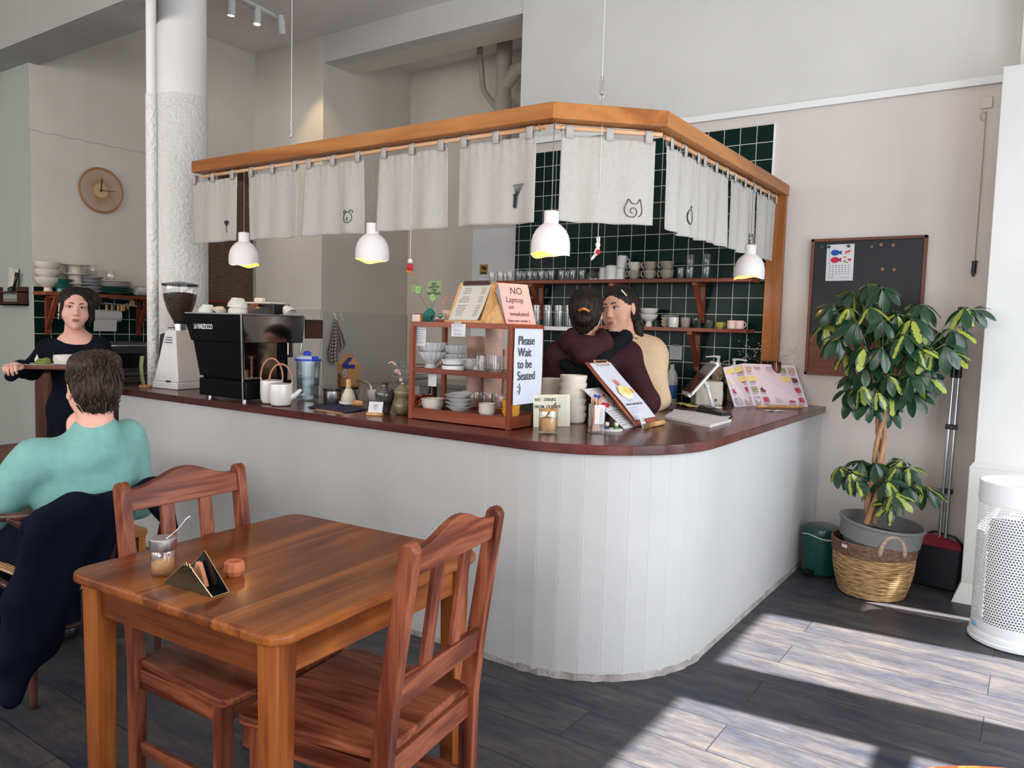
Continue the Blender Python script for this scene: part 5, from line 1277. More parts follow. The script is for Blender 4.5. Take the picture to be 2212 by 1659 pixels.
b = MB(); b.lathe([(0, 0), (.024, 0)], 60, wave=lambda a, k: 1+.12*abs(math.sin(5*a))); o = b.build('round_label', M_paper, t, loc=(.043, -.0035, .135), rot=FRONT)
strokes([arc(0, .008, .007, .007, 0, 2*PI, 14), [(-.012, -.008), (.012, -.008)], [(-.010, -.013), (.010, -.013)]], .0012, M_txt, t, 'label_print', (.043, -.0045, .135), FRONT)
sq = [arc(-.004, .045, .008, .008, 0, 5.5, 14), arc(.004, .028, .011, .010, 2, 7.6, 14), arc(-.003, .006, .012, .011, -1, 4.8, 14), arc(.004, -.018, .013, .012, 1.6, 7.4, 14), arc(-.002, -.040, .014, .010, 0, 6.0, 14)]
strokes(sq, .0022, M_ink, t, 'curly_drawing', (-.018, -.002, .075), FRONT)
# striped white cup, two vases, name card, amber glass
p = onz(798, 866, HC)
lathed('cup', 'small white cup with grey bands left of the dark vase', 'cup', (p.x, p.y+.03, Z0), cup_prof(.036, .062, .030), mat('banded_glaze', (.62, .62, .63), rough=.4), wave=lambda a, k: 1)
p = onz(822, 892, HC)
lathed('dark_vase', 'dark mottled round-shouldered vase with a narrow flared neck', 'vase', (p.x-.002, p.y+.03, Z0), [(0, 0), (.026, 0), (.030, .01), (.038, .04), (.048, .075), (.050, .095), (.044, .115), (.030, .128), (.015, .134), (.014, .142), (.020, .150), (.018, .150), (.012, .142), (0, .14)], mat('mottled_dark', (.055, .05, .045), rough=.22, noise=.8, nscale=30, coat=.5), n=36)
p = onz(858, 896, HC)
t = thing('gourd_vase', 'olive brown double gourd vase holding a stem of round pods', 'vase', (p.x, p.y+.035, Z0))
b = MB(); b.lathe([(0, 0), (.026, 0), (.036, .008), (.046, .03), (.047, .045), (.040, .066), (.030, .077), (.030, .082), (.037, .092), (.041, .108), (.036, .124), (.022, .138), (.012, .146), (.010, .152), (.007, .152), (0, .14)], 36); b.build('body', mat('olive_glaze', rgb(120, 106, 78), rough=.3, noise=.3, nscale=18, coat=.4), t, smooth=True)
stem = smoothline([(0, 0, .14), (-.005, 0, .17), (-.028, 0, .21), (-.055, 0, .245), (-.085, 0, .262)], 6)
b = MB(); b.tube(stem, .0012, 5); b.build('stem', M_kraft, t)
for k, (s, r) in enumerate(((.12, .008), (.30, .010), (.42, .011), (.58, .016), (.76, .018), (.93, .016))):
    q = stem[int(s*(len(stem)-1))]; b = MB(); b.ball((q.x, q.y-.004*(k % 2), q.z+.004*(-1)**k), (r, r*.35, r), rot=Euler((.3*k, .5*(-1)**k, .2)).to_matrix()); b.build('seed_pod', mat('pale_pod', rgb(214, 176, 160), rough=.7), t, smooth=True)
def card_in_block(lab, bl_px, br_px, h, lean, m, cat='card', name='name_card', depth_=.03, drop=0.):
    A, B = onz(*bl_px, HC), onz(*br_px, HC); A.z = B.z = Z0; d = (B-A).normalized(); nrm = Vector((-d.y, d.x, 0))
    t = thing(name, lab, cat, A, math.atan2(d.y, d.x))
    w = (B-A).length
    return t, w
t, w = card_in_block('small white logo card in a low wooden block in front of the dark vase', (791, 897), (824, 899), .05, .2, M_paper)
b = MB(); b.box((w/2, .012, .007), (w, .03, .014)); b.build('block', M_bamboo, t, bevel=.002)
b = MB(); b.box((w/2, .020, .038), (w*.92, .0012, .058), Euler((-.3, 0, 0))); b.build('card', M_paper, t)
strokes([arc(-.004, .004, .005, .006, .6, 6, 14), arc(.005, .004, .005, .006, -2.5, 3, 14), [(-.008, -.012), (.008, -.012)]], .0008, M_txt, t, 'card_print', (w/2, .015, .043), (PI/2-.3, 0, 0))
p = onz(880, 893, HC)
lathed('amber_glass', 'amber glass goblet standing behind the left post of the display shelf', 'glass', (p.x-.012, p.y+.06, Z0), [(0, 0), (.022, 0), (.006, .012), (.006, .03), (.026, .045), (.030, .075), (.027, .075), (0, .04)], glass('amber', (.75, .38, .10), .05))
# tall tap
t = thing('tall_tap', 'polished steel gooseneck tap rising behind the display shelf', 'tap', (-2.66, 3.15, Z0), .75)
b = MB(); b.cyl((0, 0, 0), (0, 0, .02), .025, n=20); b.tube([(0, 0, .02), (0, 0, .20)] + [(.035-.035*math.cos(a), 0, .20+.035*math.sin(a)) for a in np.linspace(.2, PI/2, 6)] + [(.12, 0, .235), (.135, 0, .232)], .012, 12); b.build('spout', M_mirror, t, smooth=True)
b = MB(); b.tube([(-.028, 0, 0), (-.028, 0, .19), (-.010, 0, .225)], .009, 10); b.build('side_pipe', M_steel, t, smooth=True)
b = MB(); b.cyl((.13, 0, .232), (.165, 0, .23), .013, n=14); b.build('nozzle', M_mirror, t, auto=True)
t = thing('small_tap', 'small curved tap with a dark neck behind the milk carton', 'tap', (-3.46, 3.42, .80), 0)
b = MB(); b.tube(smoothline([(-.10, 0, .255), (0, 0, .253), (.05, 0, .235), (.065, 0, .19), (.065, 0, .0)], 6), .008, 10); b.build('neck', M_steel, t, smooth=True)
# inner lower bench behind the long counter (carries the small tap)
b = MB(); b.box2((-4.6, 3.235, .76), (-2.4, 3.62, .80)); b.box2((-4.55, 3.24, 0), (-2.45, 3.60, .76))
tag(b.build('inner_bench', mat('inner_bench', (.05, .045, .045), rough=.5), bevel=.003), 'dark low work bench on the staff side of the counter', 'bench')

# ------------------------------------------------------------------ display shelf and what it holds
KX0, KX1, KY0, KY1, KH = -2.492, -1.900, 2.758, 3.02, .465
sh = lambda ax: wood('display_timber', rgb(84, 34, 20), rgb(120, 56, 34), rgb(146, 76, 48), ax, rough=.4, coat=.15, ring=5)
ds = thing('display_shelf', 'red-brown wooden three tier display shelf on the counter', 'shelf', ((KX0+KX1)/2, (KY0+KY1)/2, Z0))
hx, hy = (KX1-KX0)/2, (KY1-KY0)/2; P_ = .022
for sx in (-1, 1):
    for sy in (-1, 1):
        b = MB(); b.box((sx*(hx-P_/2), sy*(hy-P_/2), KH/2), (P_, P_, KH)); b.build('post', sh('z'), ds, bevel=.0015)
for z, nm in ((.245, 'middle_tier'), (KH-.012, 'top_tier'), (.040, 'bottom_tier')):
    b = MB(); b.box((0, 0, z-.006), (2*hx-.01, 2*hy-.01, .010)); b.build(nm, sh('x'), ds)
for z, h in ((KH-.012, .024), (.235, .024), (.030, .052)):
    for s in (-1, 1):
        b = MB(); b.box((0, s*(hy-.008), z), (2*hx-2*P_, .014, h)); b.build('long_rail', sh('x'), ds, bevel=.001)
        b = MB(); b.box((s*(hx-.008), 0, z), (.014, 2*hy-2*P_, h)); b.build('short_rail', sh('y'), ds, bevel=.001)
zt_, zm, zb = Z0+KH-.0115, Z0+.2395, Z0+.0345
def kx(px, py, dy): return ony(px, py, KY0+dy).x
fl = lambda a, k: 1+(.035*math.sin(18*a) if 2 < k < 12 else 0)
fbp = [(0, 0), (.036, 0), (.030, .012), (.024, .022), (.034, .032), (.058, .052), (.074, .082), (.071, .082), (.05, .052), (.02, .036), (0, .034)]
fb1 = lathed('ribbed_bowl', 'white ribbed footed bowl, lower of the left stack on the middle tier', 'bowl', (kx(932, 780, .10), KY0+.10, zm), fbp, M_cer_gy if False else mat('grey_white_glaze', (.56, .57, .57), rough=.3, coat=.2), 'ribbed footed bowls on the middle tier', n=108, wave=fl)
again(fb1, (kx(932, 780, .10), KY0+.10, zm+.045), 'white ribbed footed bowl, upper of the left stack on the middle tier')
again(fb1, (kx(980, 780, .19), KY0+.19, zm), 'white ribbed footed bowl, lower of the rear stack', scale=.9)
again(fb1, (kx(980, 780, .19), KY0+.19, zm+.042), 'white ribbed footed bowl, upper of the rear stack', scale=.9)
t = lathed('ramekin', 'white oval dish of blueberries on a second dish, middle tier', 'dish', (kx(976, 790, .05), KY0+.06, zm+.026), [(0, 0), (.04, 0), (.050, .006), (.056, .022), (.060, .026), (.056, .027), (.050, .012), (0, .008)], M_gloss_w)
b = MB()
for k in range(16):
    a = k*2.4; r = .011*math.sqrt(k); b.ball((r*math.cos(a), r*math.sin(a), .016), .007, 8, 5)
o = b.build('blueberries', mat('berry', (.015, .02, .07), rough=.5), t, smooth=True); o['kind'] = 'stuff'
lathed('ramekin', 'white ribbed ramekin underneath the blueberry dish', 'dish', (kx(976, 790, .05), KY0+.06, zm), [(0, 0), (.046, 0), (.052, .004), (.053, .024), (.049, .024), (.048, .006), (0, .004)], M_cer_w, n=80, wave=lambda a, k: 1+.015*math.sin(30*a))
wb = lathed('small_bowl', 'thin white bowl between the blueberries and clear glasses', 'bowl', (kx(1013, 785, .14), KY0+.14, zm), bowl_prof(.050, .042), M_cer_w, 'thin white bowls on the middle tier')
again(wb, (kx(1013, 785, .14), KY0+.14, zm+.012), 'upper thin white bowl nested on the middle tier')
jg = lathed('glass_jug', 'clear glass jug at the middle of the middle tier', 'jug', (kx(1034, 785, .06), KY0+.06, zm), [(0, 0), (.032, 0), (.036, .01), (.030, .05), (.038, .084), (.036, .084), (.028, .05), (.033, .012), (0, .005)], M_glass, 'clear glasses on the middle tier')
for i, (px, dy) in enumerate(((1068, .05), (1090, .10), (1062, .16))):
    lathed('drinking_glass', 'clear straight glass on the middle tier, ' + ('front right', 'next to the right post', 'rear')[i], 'glass', (kx(px, 790, dy), KY0+dy, zm), cup_prof(.032, .080, .030, .002), M_glass, 'clear glasses on the middle tier')
# paper cup stacks standing behind the shelf
M_pcup = mat('clear_cups', rgb(206, 172, 156), rough=.3, trans=.0, spec=.6)
for i, (px, x_, top) in enumerate(((1024, 0, .40), (1072, 0, .455))):
    p = ony(px, 760, 3.115)
    t = thing('cup_stack', 'tall stack of nested clear takeaway cups behind the shelf, ' + ('left one', 'right one')[i], 'cups', (p.x, 3.095 if i else 3.13, Z0), group='stacks of takeaway cups')
    prof = []
    n = 34
    for k in range(n):
        z = top*k/n; prof += [(.044, z), (.047, z+top/n*.55), (.047, z+top/n*.62), (.0435, z+top/n*.66)]
    prof += [(.044, top), (0, top)]
    b = MB(); b.lathe([(0, 0)]+prof, 28); b.build('nested_cups', M_pcup, t, auto=True)
t = thing('tall_cup_sleeves', 'third stack of takeaway cups at the right rear of the display shelf', 'cups', (ony(1094, 760, 3.13).x+.0, 3.16, Z0), group='stacks of takeaway cups')
b = MB(); b.lathe([(0, 0)] + [q for k in range(28) for q in ((.036, .012*k), (.039, .012*k+.007), (.0355, .012*k+.008))] + [(.036, .34), (0, .34)], 24); b.build('nested_cups', M_pcup, t, auto=True)
# bottom tier
scal = lambda a, k: 1+(.07*abs(math.sin(3*a)) if k > 1 else 0)
for z, u in ((0, 'lower'), (.016, 'upper')):
    lathed('scalloped_bowl', f'pale scalloped bowl, {u} of the left pair on the bottom tier', 'bowl', (kx(932, 880, .06), KY0+.068, zb+z), bowl_prof(.052, .048, .5, curve=.5), mat('blush_glaze', (.58, .52, .46), rough=.35), 'scalloped bowls on the bottom tier', n=60, wave=scal)
lathed('pink_bowl', 'dusty pink bowl behind the pale scalloped bowls', 'bowl', (kx(955, 870, .17), KY0+.18, zb), bowl_prof(.052, .055), mat('dusty_pink', (.36, .16, .17), rough=.4))
dp = [(0, 0), (.026, 0), (.022, .010), (.030, .016), (.064, .040), (.061, .041), (.03, .02), (0, .016)]
pk = lathed('petal_bowl', 'grey-white petal edged bowl at the bottom of the four-high stack', 'bowl', (kx(990, 880, .07), KY0+.075, zb), dp, mat('petal_glaze', (.55, .54, .53), rough=.3), 'petal bowls stacked on the bottom tier', n=72, wave=lambda a, k: 1+(.05*math.sin(6*a) if k in (4, 5) else 0))
for k, w in ((1, 'second of the four-high stack'), (2, 'third of the four-high stack'), (3, 'tilted on top of the four-high stack')): again(pk, (kx(990, 880, .07), KY0+.075, zb+.019*k), f'grey-white petal edged bowl, {w}', rot=(0, -.10 if k == 3 else 0, .5*k), scale=1.0)
rk = lathed('rice_bowl', 'small cream bowl at the bottom of the front right stack', 'bowl', (kx(1049, 890, .05), KY0+.06, zb), bowl_prof(.040, .034), mat('shell_glaze', (.60, .54, .50), rough=.35), 'small bowls stacked on the bottom tier', n=20)
for k, w in ((1, 'second'), (2, 'third'), (3, 'topmost')): again(rk, (kx(1049, 890, .05), KY0+.06, zb+.011*k), f'small cream bowl, {w} of the front right stack')
yk = lathed('flower_bowl', 'mustard petal bowl at the bottom of the yellow stack', 'bowl', (kx(1102, 890, .075), KY0+.08, zb), bowl_prof(.040, .040, .45), mat('mustard_glaze', rgb(205, 150, 50), rough=.3, coat=.2), 'mustard bowls stacked at the right post', n=64, wave=lambda a, k: 1+(.08*abs(math.sin(2.5*a)) if k > 2 else 0))
for k, w in ((1, 'second'), (2, 'third'), (3, 'fourth'), (4, 'topmost')): again(yk, (kx(1102, 890, .075), KY0+.08, zb+.0135*k), f'mustard petal bowl, {w} of the yellow stack')
st = lathed('goblet', 'clear stemmed glass at the left of the bottom tier glasses', 'glass', (kx(1030, 850, .17), KY0+.17, zb), [(0, 0), (.03, .001), (.005, .01), (.005, .03), (.026, .045), (.038, .075), (.036, .105), (.034, .105), (.036, .075), (.02, .045), (0, .036)], M_glass, 'stemmed glasses on the bottom tier')
for i, (px, dy) in enumerate(((1055, .19), (1012, .20), (1078, .15))): again(st, (kx(px, 850, dy), KY0+dy, zb), 'clear stemmed glass on the bottom tier, ' + ('middle of the row', 'furthest left', 'furthest right')[i])
ab = lathed('amber_goblet', 'amber glass footed cup in the left corner of the bottom tier', 'glass', (kx(902, 870, .12), KY0+.12, zb), [(0, 0), (.024, 0), (.006, .012), (.006, .024), (.028, .040), (.032, .066), (.029, .066), (0, .036)], glass('amber', (.75, .38, .10), .05), 'amber glass cups on the bottom tier')
again(ab, (kx(922, 862, .2), KY0+.21, zb), 'amber glass footed cup at the rear of the bottom tier')
# notes taped on the shelf
def sheet(name, label, cat, px, py, plane_y, w, h, m, lines=4, lw=.7, tape=None, ink=None):
    p = ony(px, py, plane_y); t = thing(name, label, cat, (p.x, plane_y, p.z))
    b = MB(); b.grid(lambda u, v: ((u-.5)*w, .0015*math.sin(u*5+v*3), (v-.5)*h), 6, 6); b.build('paper', m, t, solid=.0008)
    b = MB(); R = random.Random(int(px))
    for k in range(lines): b.box((R.uniform(-.003, .003), -.0028, h*(.30-.62*k/max(1, lines-1))), (w*lw*R.uniform(.7, 1), .0006, h*.025))
    if lines: b.build('lettering', ink or mat('pencil', (.28, .28, .32), rough=.9), t)
    if tape: 
        b = MB(); b.box((0, -.0035, h/2+.002), (w*.5, .0006, .014)); b.build('tape', mat('clear_tape', (.42, .36, .34), rough=.3), t)
    return t
sheet('note', 'small white handwritten note taped to the top rail of the display shelf', 'note', 990, 713, KY0-.004, .082, .058, M_paper, 3, tape=1)
t = sheet('note', 'printed white sheet hanging inside the left of the display shelf', 'note', 908, 725, KY0+.03, .070, .098, M_paper, 7, .8)
sheet('note', 'blank white paper hanging below the middle tier', 'note', 934, 820, KY0+.06, .052, .064, M_paper, 0)
# 'please wait' sheet on the shelf's right end
t = thing('wait_sign', 'long white sign reading Please Wait to be Seated on the shelf end', 'sign', (KX1+.006, KY0+.012, Z0+.110), PI/2)
w, h = .225, .34
b = MB(); b.grid(lambda u, v: (u*w, -.002-.003*math.sin(v*3.1)*u, v*h), 8, 10); b.build('paper', mat('bluish_paper', (.56, .59, .67), rough=.8), t, solid=.0008)
text('Please\nWait\nto be\nSeated\n:)', .056, M_txt, t, (.022, -.0075, h-.075), FRONT, sx=.95, spacing=.93, offset=.0)
b = MB(); b.box((w*.5, -.0015, -.004+h+.004), (w+.02, .008, .008)); b.build('clip', sh('x'), t)
# paper stand with menu and 'no laptop' sign on top
A = ond(1095, 699, 3.43); A.z = zt_
d = Vector((.30, .954, 0)); Bv = A + d*.172; Tl = A + Vector((-.954, .30, 0))*.075 + Vector((0, 0, .195))
M, w, h = frame(A, Bv, Tl)
t = thing('laptop_sign', 'pink handwritten sign reading NO Laptop on weekend atop the display shelf', 'sign'); t.matrix_world = M; M_pink = mat('pink_paper', rgb(222, 160, 156), rough=.8)
b = MB(); b.box((w/2, 0, h/2), (w, .0014, h)); b.build('paper', M_pink, t)
for s, x, z, sz in (('NO', .055, h-.052, .048), ('Laptop', .024, h-.092, .038), ('on', .030, h-.125, .032), ('weekend', .030, h-.158, .032), ('Enjoy your matcha :)', .012, h-.186, .016)):
    text(s, sz, M_txt, t, (x, -.0015, z), FRONT, offset=.0002, sx=.95, shear=.15)
A = ond(968, 692, 3.66); Bv = ond(1037, 694, 3.52); Tl = ond(1006, 620, 3.68); A.z = Bv.z = zt_+.012; Tl.z = A.z+.17
M, w, h = frame(A, Bv, Tl); h += .02
t = thing('menu_stand', 'bamboo stand holding a small clipped menu atop the display shelf', 'menu'); t.matrix_world = M
b = MB(); b.box((w/2, .008, h/2), (w*1.15, .008, h*1.05)); b.build('board', M_bamboo, t, bevel=.002)
b = MB(); b.grid(lambda u, v: (w*(.06+.9*u), -.001-.014*(1-v)**3, h*(.03+.92*v)), 4, 12); b.build('menu_paper', mat('ivory_paper', (.60, .56, .49), rough=.8), t, solid=.001)
b = MB(); b.box((w*.5, -.003, h*.985), (w*.8, .012, .022)); b.build('clip', mat('dark_clip', (.06, .02, .02), rough=.4), t, bevel=.002)
b = MB()
R = random.Random(4)
for k in range(17):
    if k in (4, 9): continue
    z = h*(.86-.044*k); y = -.003-.014*(1-z/h)**3; b.box((w*.30, y, z), (w*R.uniform(.2, .36), .0006, .0022)); b.box((w*.80, y, z), (w*.14, .0006, .0022))
b.build('lettering', mat('menu_ink', (.22, .2, .19), rough=.9), t)
b = MB(); b.cyl((-.02, -.016, -.004), (w+.03, -.016, -.004), .0085, n=14); b.build('front_roll', mat('rattan_roll', rgb(200, 150, 98), rough=.6, noise=.15, nscale=40), t, auto=True)
# the triangular bamboo side between the two
b = MB(); p0, p1, p2 = ond(1062, 613, 3.56), ond(1036, 695, 3.50), ond(1092, 697, 3.44); p1.z = p2.z = zt_+.0006; p0.z = zt_+.19
n_ = Vector((.35, .93, 0))*.012; b.add([p0, p1, p2, p0+n_, p1+n_, p2+n_], [(0, 1, 2), (5, 4, 3), (0, 3, 4, 1), (1, 4, 5, 2), (2, 5, 3, 0)])
tag(b.build('easel', M_bamboo, bevel=.001), 'slanted bamboo easel board between the menu and the pink sign', 'easel')
# things at the left of the top tier
p = ond(901, 672, 3.85); 
b = MB(); b.box((0, 0, .025), (.055, .045, .05)); tag(b.build('amber_block', glass('amber_honey', (.85, .45, .05), .1), loc=(ony(905, 690, KY0+.13).x, KY0+.13, zt_), bevel=.004), 'square amber glass block at the left of the shelf top', 'candle')
x_ = ony(925, 690, KY0+.09).x
t = thing('green_scarf', 'bundle of dark green ribbon beside the amber block', 'ribbon', (x_, KY0+.09, zt_))
b = MB(); R = random.Random(5)
for k in range(5): b.tube(smoothline([(-.03+.012*k, R.uniform(-.01, .01), .005), (-.02+.01*k, -.01, .04), (.01+.006*k, 0, .07-.006*k), (.025, .01, .045), (.03, 0, .004)], 5), .008, 7)
b.build('folds', mat('green_ribbon', (.01, .12, .09), rough=.7), t, smooth=True)
t = thing('flower_notes', 'two green notes clipped on wire flowers above the shelf', 'notes', (ony(925, 690, KY0+.15).x, KY0+.15, zt_))
def rel(px, py): 
    q = ony(px, py, KY0+.15); return (q.x-t.location.x, 0, q.z-zt_)
M_gn = mat('green_note', rgb(134, 152, 106), rough=.85); M_fl = mat('pale_green_petal', rgb(150, 190, 126), rough=.6)
q1, q2 = rel(900, 624), rel(938, 624)
b = MB(); b.box(q1, (.072, .001, .038), Euler((0, .08, 0))); b.build('note', M_gn, t)
b = MB(); b.box(q2, (.082, .001, .078), Euler((0, -.02, 0))); b.build('note', M_gn, t)
text('NO\nLAPTOP\nON\nWEEKEND', .0185, M_txt, t, (q2[0], -.002, q2[2]+.018), FRONT, align='CENTER', spacing=.85)
for (px, py) in ((905, 627), (936, 643)):
    c = rel(px, py); b = MB()
    for k in range(8): b.ball((c[0]+.013*math.cos(k*PI/4), -.006, c[2]+.013*math.sin(k*PI/4)), (.0065, .003, .0065), 8, 5)
    b.ball((c[0], -.007, c[2]), (.006, .003, .006), 8, 5); b.build('flower', M_fl, t, smooth=True)
    b = MB(); b.tube(smoothline([(.01, 0, .0), (.012, 0, .05), (c[0]+.006, -.002, c[2]-.02), (c[0], -.003, c[2])], 5), .0012, 5); b.build('stem', mat('stem_green', (.05, .10, .04), rough=.6), t)
b = MB(); b.box((.01, 0, .004), (.03, .03, .008)); b.build('base', M_bamboo, t)
gx = ony(951, 690, KY0+.07).x
t = thing('trinket_glass', 'round clear glass holding a brown coil and a shiny green ball', 'glass', (gx, KY0+.07, zt_))
b = MB(); b.lathe([(0, 0), (.022, 0), (.032, .014), (.033, .03), (.027, .052), (.025, .052), (.030, .03), (.02, .008), (0, .005)], 28); b.build('glass', M_glass, t, smooth=True)
b = MB(); b.lathe([(0, .006)] + [(.020+.0015*(k % 2), .008+.003*k) for k in range(8)] + [(0, .03)], 24); b.build('coil', mat('rust_coil', rgb(120, 66, 56), rough=.6), t, smooth=True)
b = MB(); b.ball((.003, -.004, .042), .0125); b.build('ball', mat('teal_foil', (.05, .30, .22), rough=.2, metal=.7), t, smooth=True)
bx_ = ony(976, 690, KY0+.20).x
t = thing('cream_basket', 'cream round pot with a tall bent wood hoop behind the menu', 'pot', (bx_, KY0+.19, zt_), .4)
b = MB(); b.lathe([(0, 0), (.042, 0), (.048, .07), (.045, .07), (0, .06)], 32); b.build('pot', mat('beige_felt', rgb(206, 178, 158), rough=.8), t, auto=True)
b = MB(); b.tube([(.044*math.cos(a), 0, .065+.075*math.sin(a)) for a in np.linspace(0, PI, 20)], .005, 8); b.build('hoop', mat('bent_wood', rgb(176, 120, 96)), t, smooth=True)
# ------------------------------------------------------------------ right part of the counter
# stacked beige bowls behind the signs
M_rib = mat('ribbed_beige', (.62, .55, .46), rough=.5, noise=.08, nscale=30)
def bowl_stack(px, py, r, n, step, first, words, grp):
    p = onz(px, py, HC); o = None
    for k in range(n):
        lab = first.format(words[k])
        if o is None: o = lathed('stacked_bowl', lab, 'bowl', (p.x, p.y, Z0), [(0, 0), (r*.80, 0), (r*.90, .006), (r*.93, .02), (r*.99, .032), (r, .046), (r-.004, .046), (r*.88, .02), (r*.7, .008), (0, .008)], M_rib, grp)
        else: again(o, (p.x, p.y, Z0+step*k), lab)
nums = ['bottom', 'second', 'third', 'fourth', 'fifth', 'sixth', 'top']
bowl_stack(1236, 912, .066, 6, .0365, 'beige ribbed bowl of the tall stack right of the paper sign, {}', nums[:5]+['top'], 'tall stack of beige bowls')
bowl_stack(1190, 900, .066, 5, .0375, 'beige ribbed bowl of the stack touching the display shelf, {}', nums[:4]+['top'], 'shorter stack of beige bowls')
p = onz(1212, 888, HC)
wb2 = lathed('stacked_bowl', 'white smooth bowl at the top of the rear stack by the dark hoodie', 'bowl', (p.x, p.y, Z0+.125), bowl_prof(.055, .055, .5), M_cer_w, 'rear bowls')
for k in range(3): again(wb2, (p.x, p.y, Z0+.04*k), 'white bowl under the rear white bowl, ' + ['lowest', 'middle', 'third up'][k])
# 'no drinks' sheet
A, B = onz(1152, 923, HC), onz(1231, 921, HC); Tl = onz(1149, 853, HC+.147)
M, w, h = frame(A, B, Tl); M.translation.z = Z0
t = thing('drinks_sign', 'pale yellow card reading No Drinks from outside, leaning by the bowls', 'sign'); t.matrix_world = M
b = MB(); b.box((w/2, 0, h/2), (w, .002, h)); b.build('card', M_papery, t)
b = MB(); b.box((w*.80, -.0018, h*.5), (w*.24, .0008, h*.96)); b.build('tape_strip', mat('matt_tape', (.50, .47, .36), rough=.35), t)
text('NO   DRINKS', .020, M_txt, t, (w*.04, -.0020, h*.80), FRONT, sx=.9, offset=.0003)
text('FROM  OUTSIDE', .020, M_txt, t, (w*.03, -.0028, h*.58), FRONT, sx=.9, offset=.0003)
# jar of brown sugar with wood lid and spoon
p = onz(1177, 936, HC)
t = thing('sugar_jar', 'straight glass jar of brown sugar with a wooden lid and spoon on the counter', 'jar', (p.x, p.y+.025, Z0))
b = MB(); b.lathe([(0, .001), (.040, .001), (.042, .004), (.042, .098), (.040, .098), (.040, .010), (0, .009)], 36); b.build('glass_body', M_glass, t, auto=True)
b = MB(); b.lathe([(0, .0095), (.039, .0095), (.039, .060), (.02, .068), (0, .06)], 32); b.build('sugar', M_sugar, t, smooth=True)
b = MB(); b.lathe([(.041, .095), (.0425, .097), (.0425, .104), (0, .104)], 32); b.build('wood_lid', M_bamboo, t, auto=True)
b = MB(); b.bar((-.005, -.01, .07), (.048, -.02, .135), .009, .003); b.ball((-.02, -.008, .06), (.016, .010, .006), rot=Euler((0, -.5, 0)).to_matrix()); b.build('wood_spoon', mat('spoon_wood', rgb(140, 92, 58), rough=.6), t)
# glass of stirring sticks
p = onz(1283, 936, HC)
t = thing('stick_glass', 'square clear glass packed with thin wooden stirring sticks', 'glass', (p.x, p.y+.02, Z0), .8)
b = MB(); b.prism(rrect(.062, .062, .01), .001, .125); b.prism(rrect(.056, .056, .008), .008, .1251); b.build('glass_body', M_glass, t)
M_stick = mat('birch_stick', rgb(200, 156, 126), rough=.7)
R = random.Random(11)
for k in range(22):
    a, c_, e, g = [R.uniform(-.021, .021) for _ in range(4)]
    b = MB(); b.bar((a*.8, c_*.8, .010), (e*1.2, g*1.2, .150+R.uniform(-.008, .008)), .0055, .0018); b.build('stick', M_stick, t)
# white oval dish with two tiny figures
p = onz(1319, 932, HC)
t = thing('oval_dish', 'small white oval dish beside the stick glass', 'dish', (p.x, p.y+.01, Z0), .6)
b = MB(); b.lathe([(0, 0), (.042, 0), (.047, .012), (.044, .012), (.040, .004), (0, .004)], 32); o = b.build('dish', M_gloss_w, t, auto=True); o.scale = (1.1, .6, 1)
M_navy = mat('navy_glaze', (.015, .03, .10), rough=.3); M_grn = mat('grass_glaze', (.06, .22, .03), rough=.35)
for i, (dx, mm, lab) in enumerate(((-.022, M_navy, 'tiny figurine with a cream head and navy body on the oval dish'), (.020, M_grn, 'tiny figurine with a cream head and green body on the oval dish'))):
    q = t.location + Vector((dx*math.cos(.6), dx*math.sin(.6), .0042))
    f_ = thing('figurine', lab, 'figurine', q)
    b = MB(); b.lathe([(0, 0), (.012, 0), (.013, .008), (.007, .018), (0, .02)], 16); b.build('figure_body', mm, f_, smooth=True)
    b = MB(); b.ball((0, 0, .026), (.010, .009, .010)); b.ball((-.006, 0, .034), .003, 8, 5); b.ball((.006, 0, .034), .003, 8, 5); b.build('head', mat('cream_clay', (.70, .66, .55), rough=.5), f_, smooth=True)
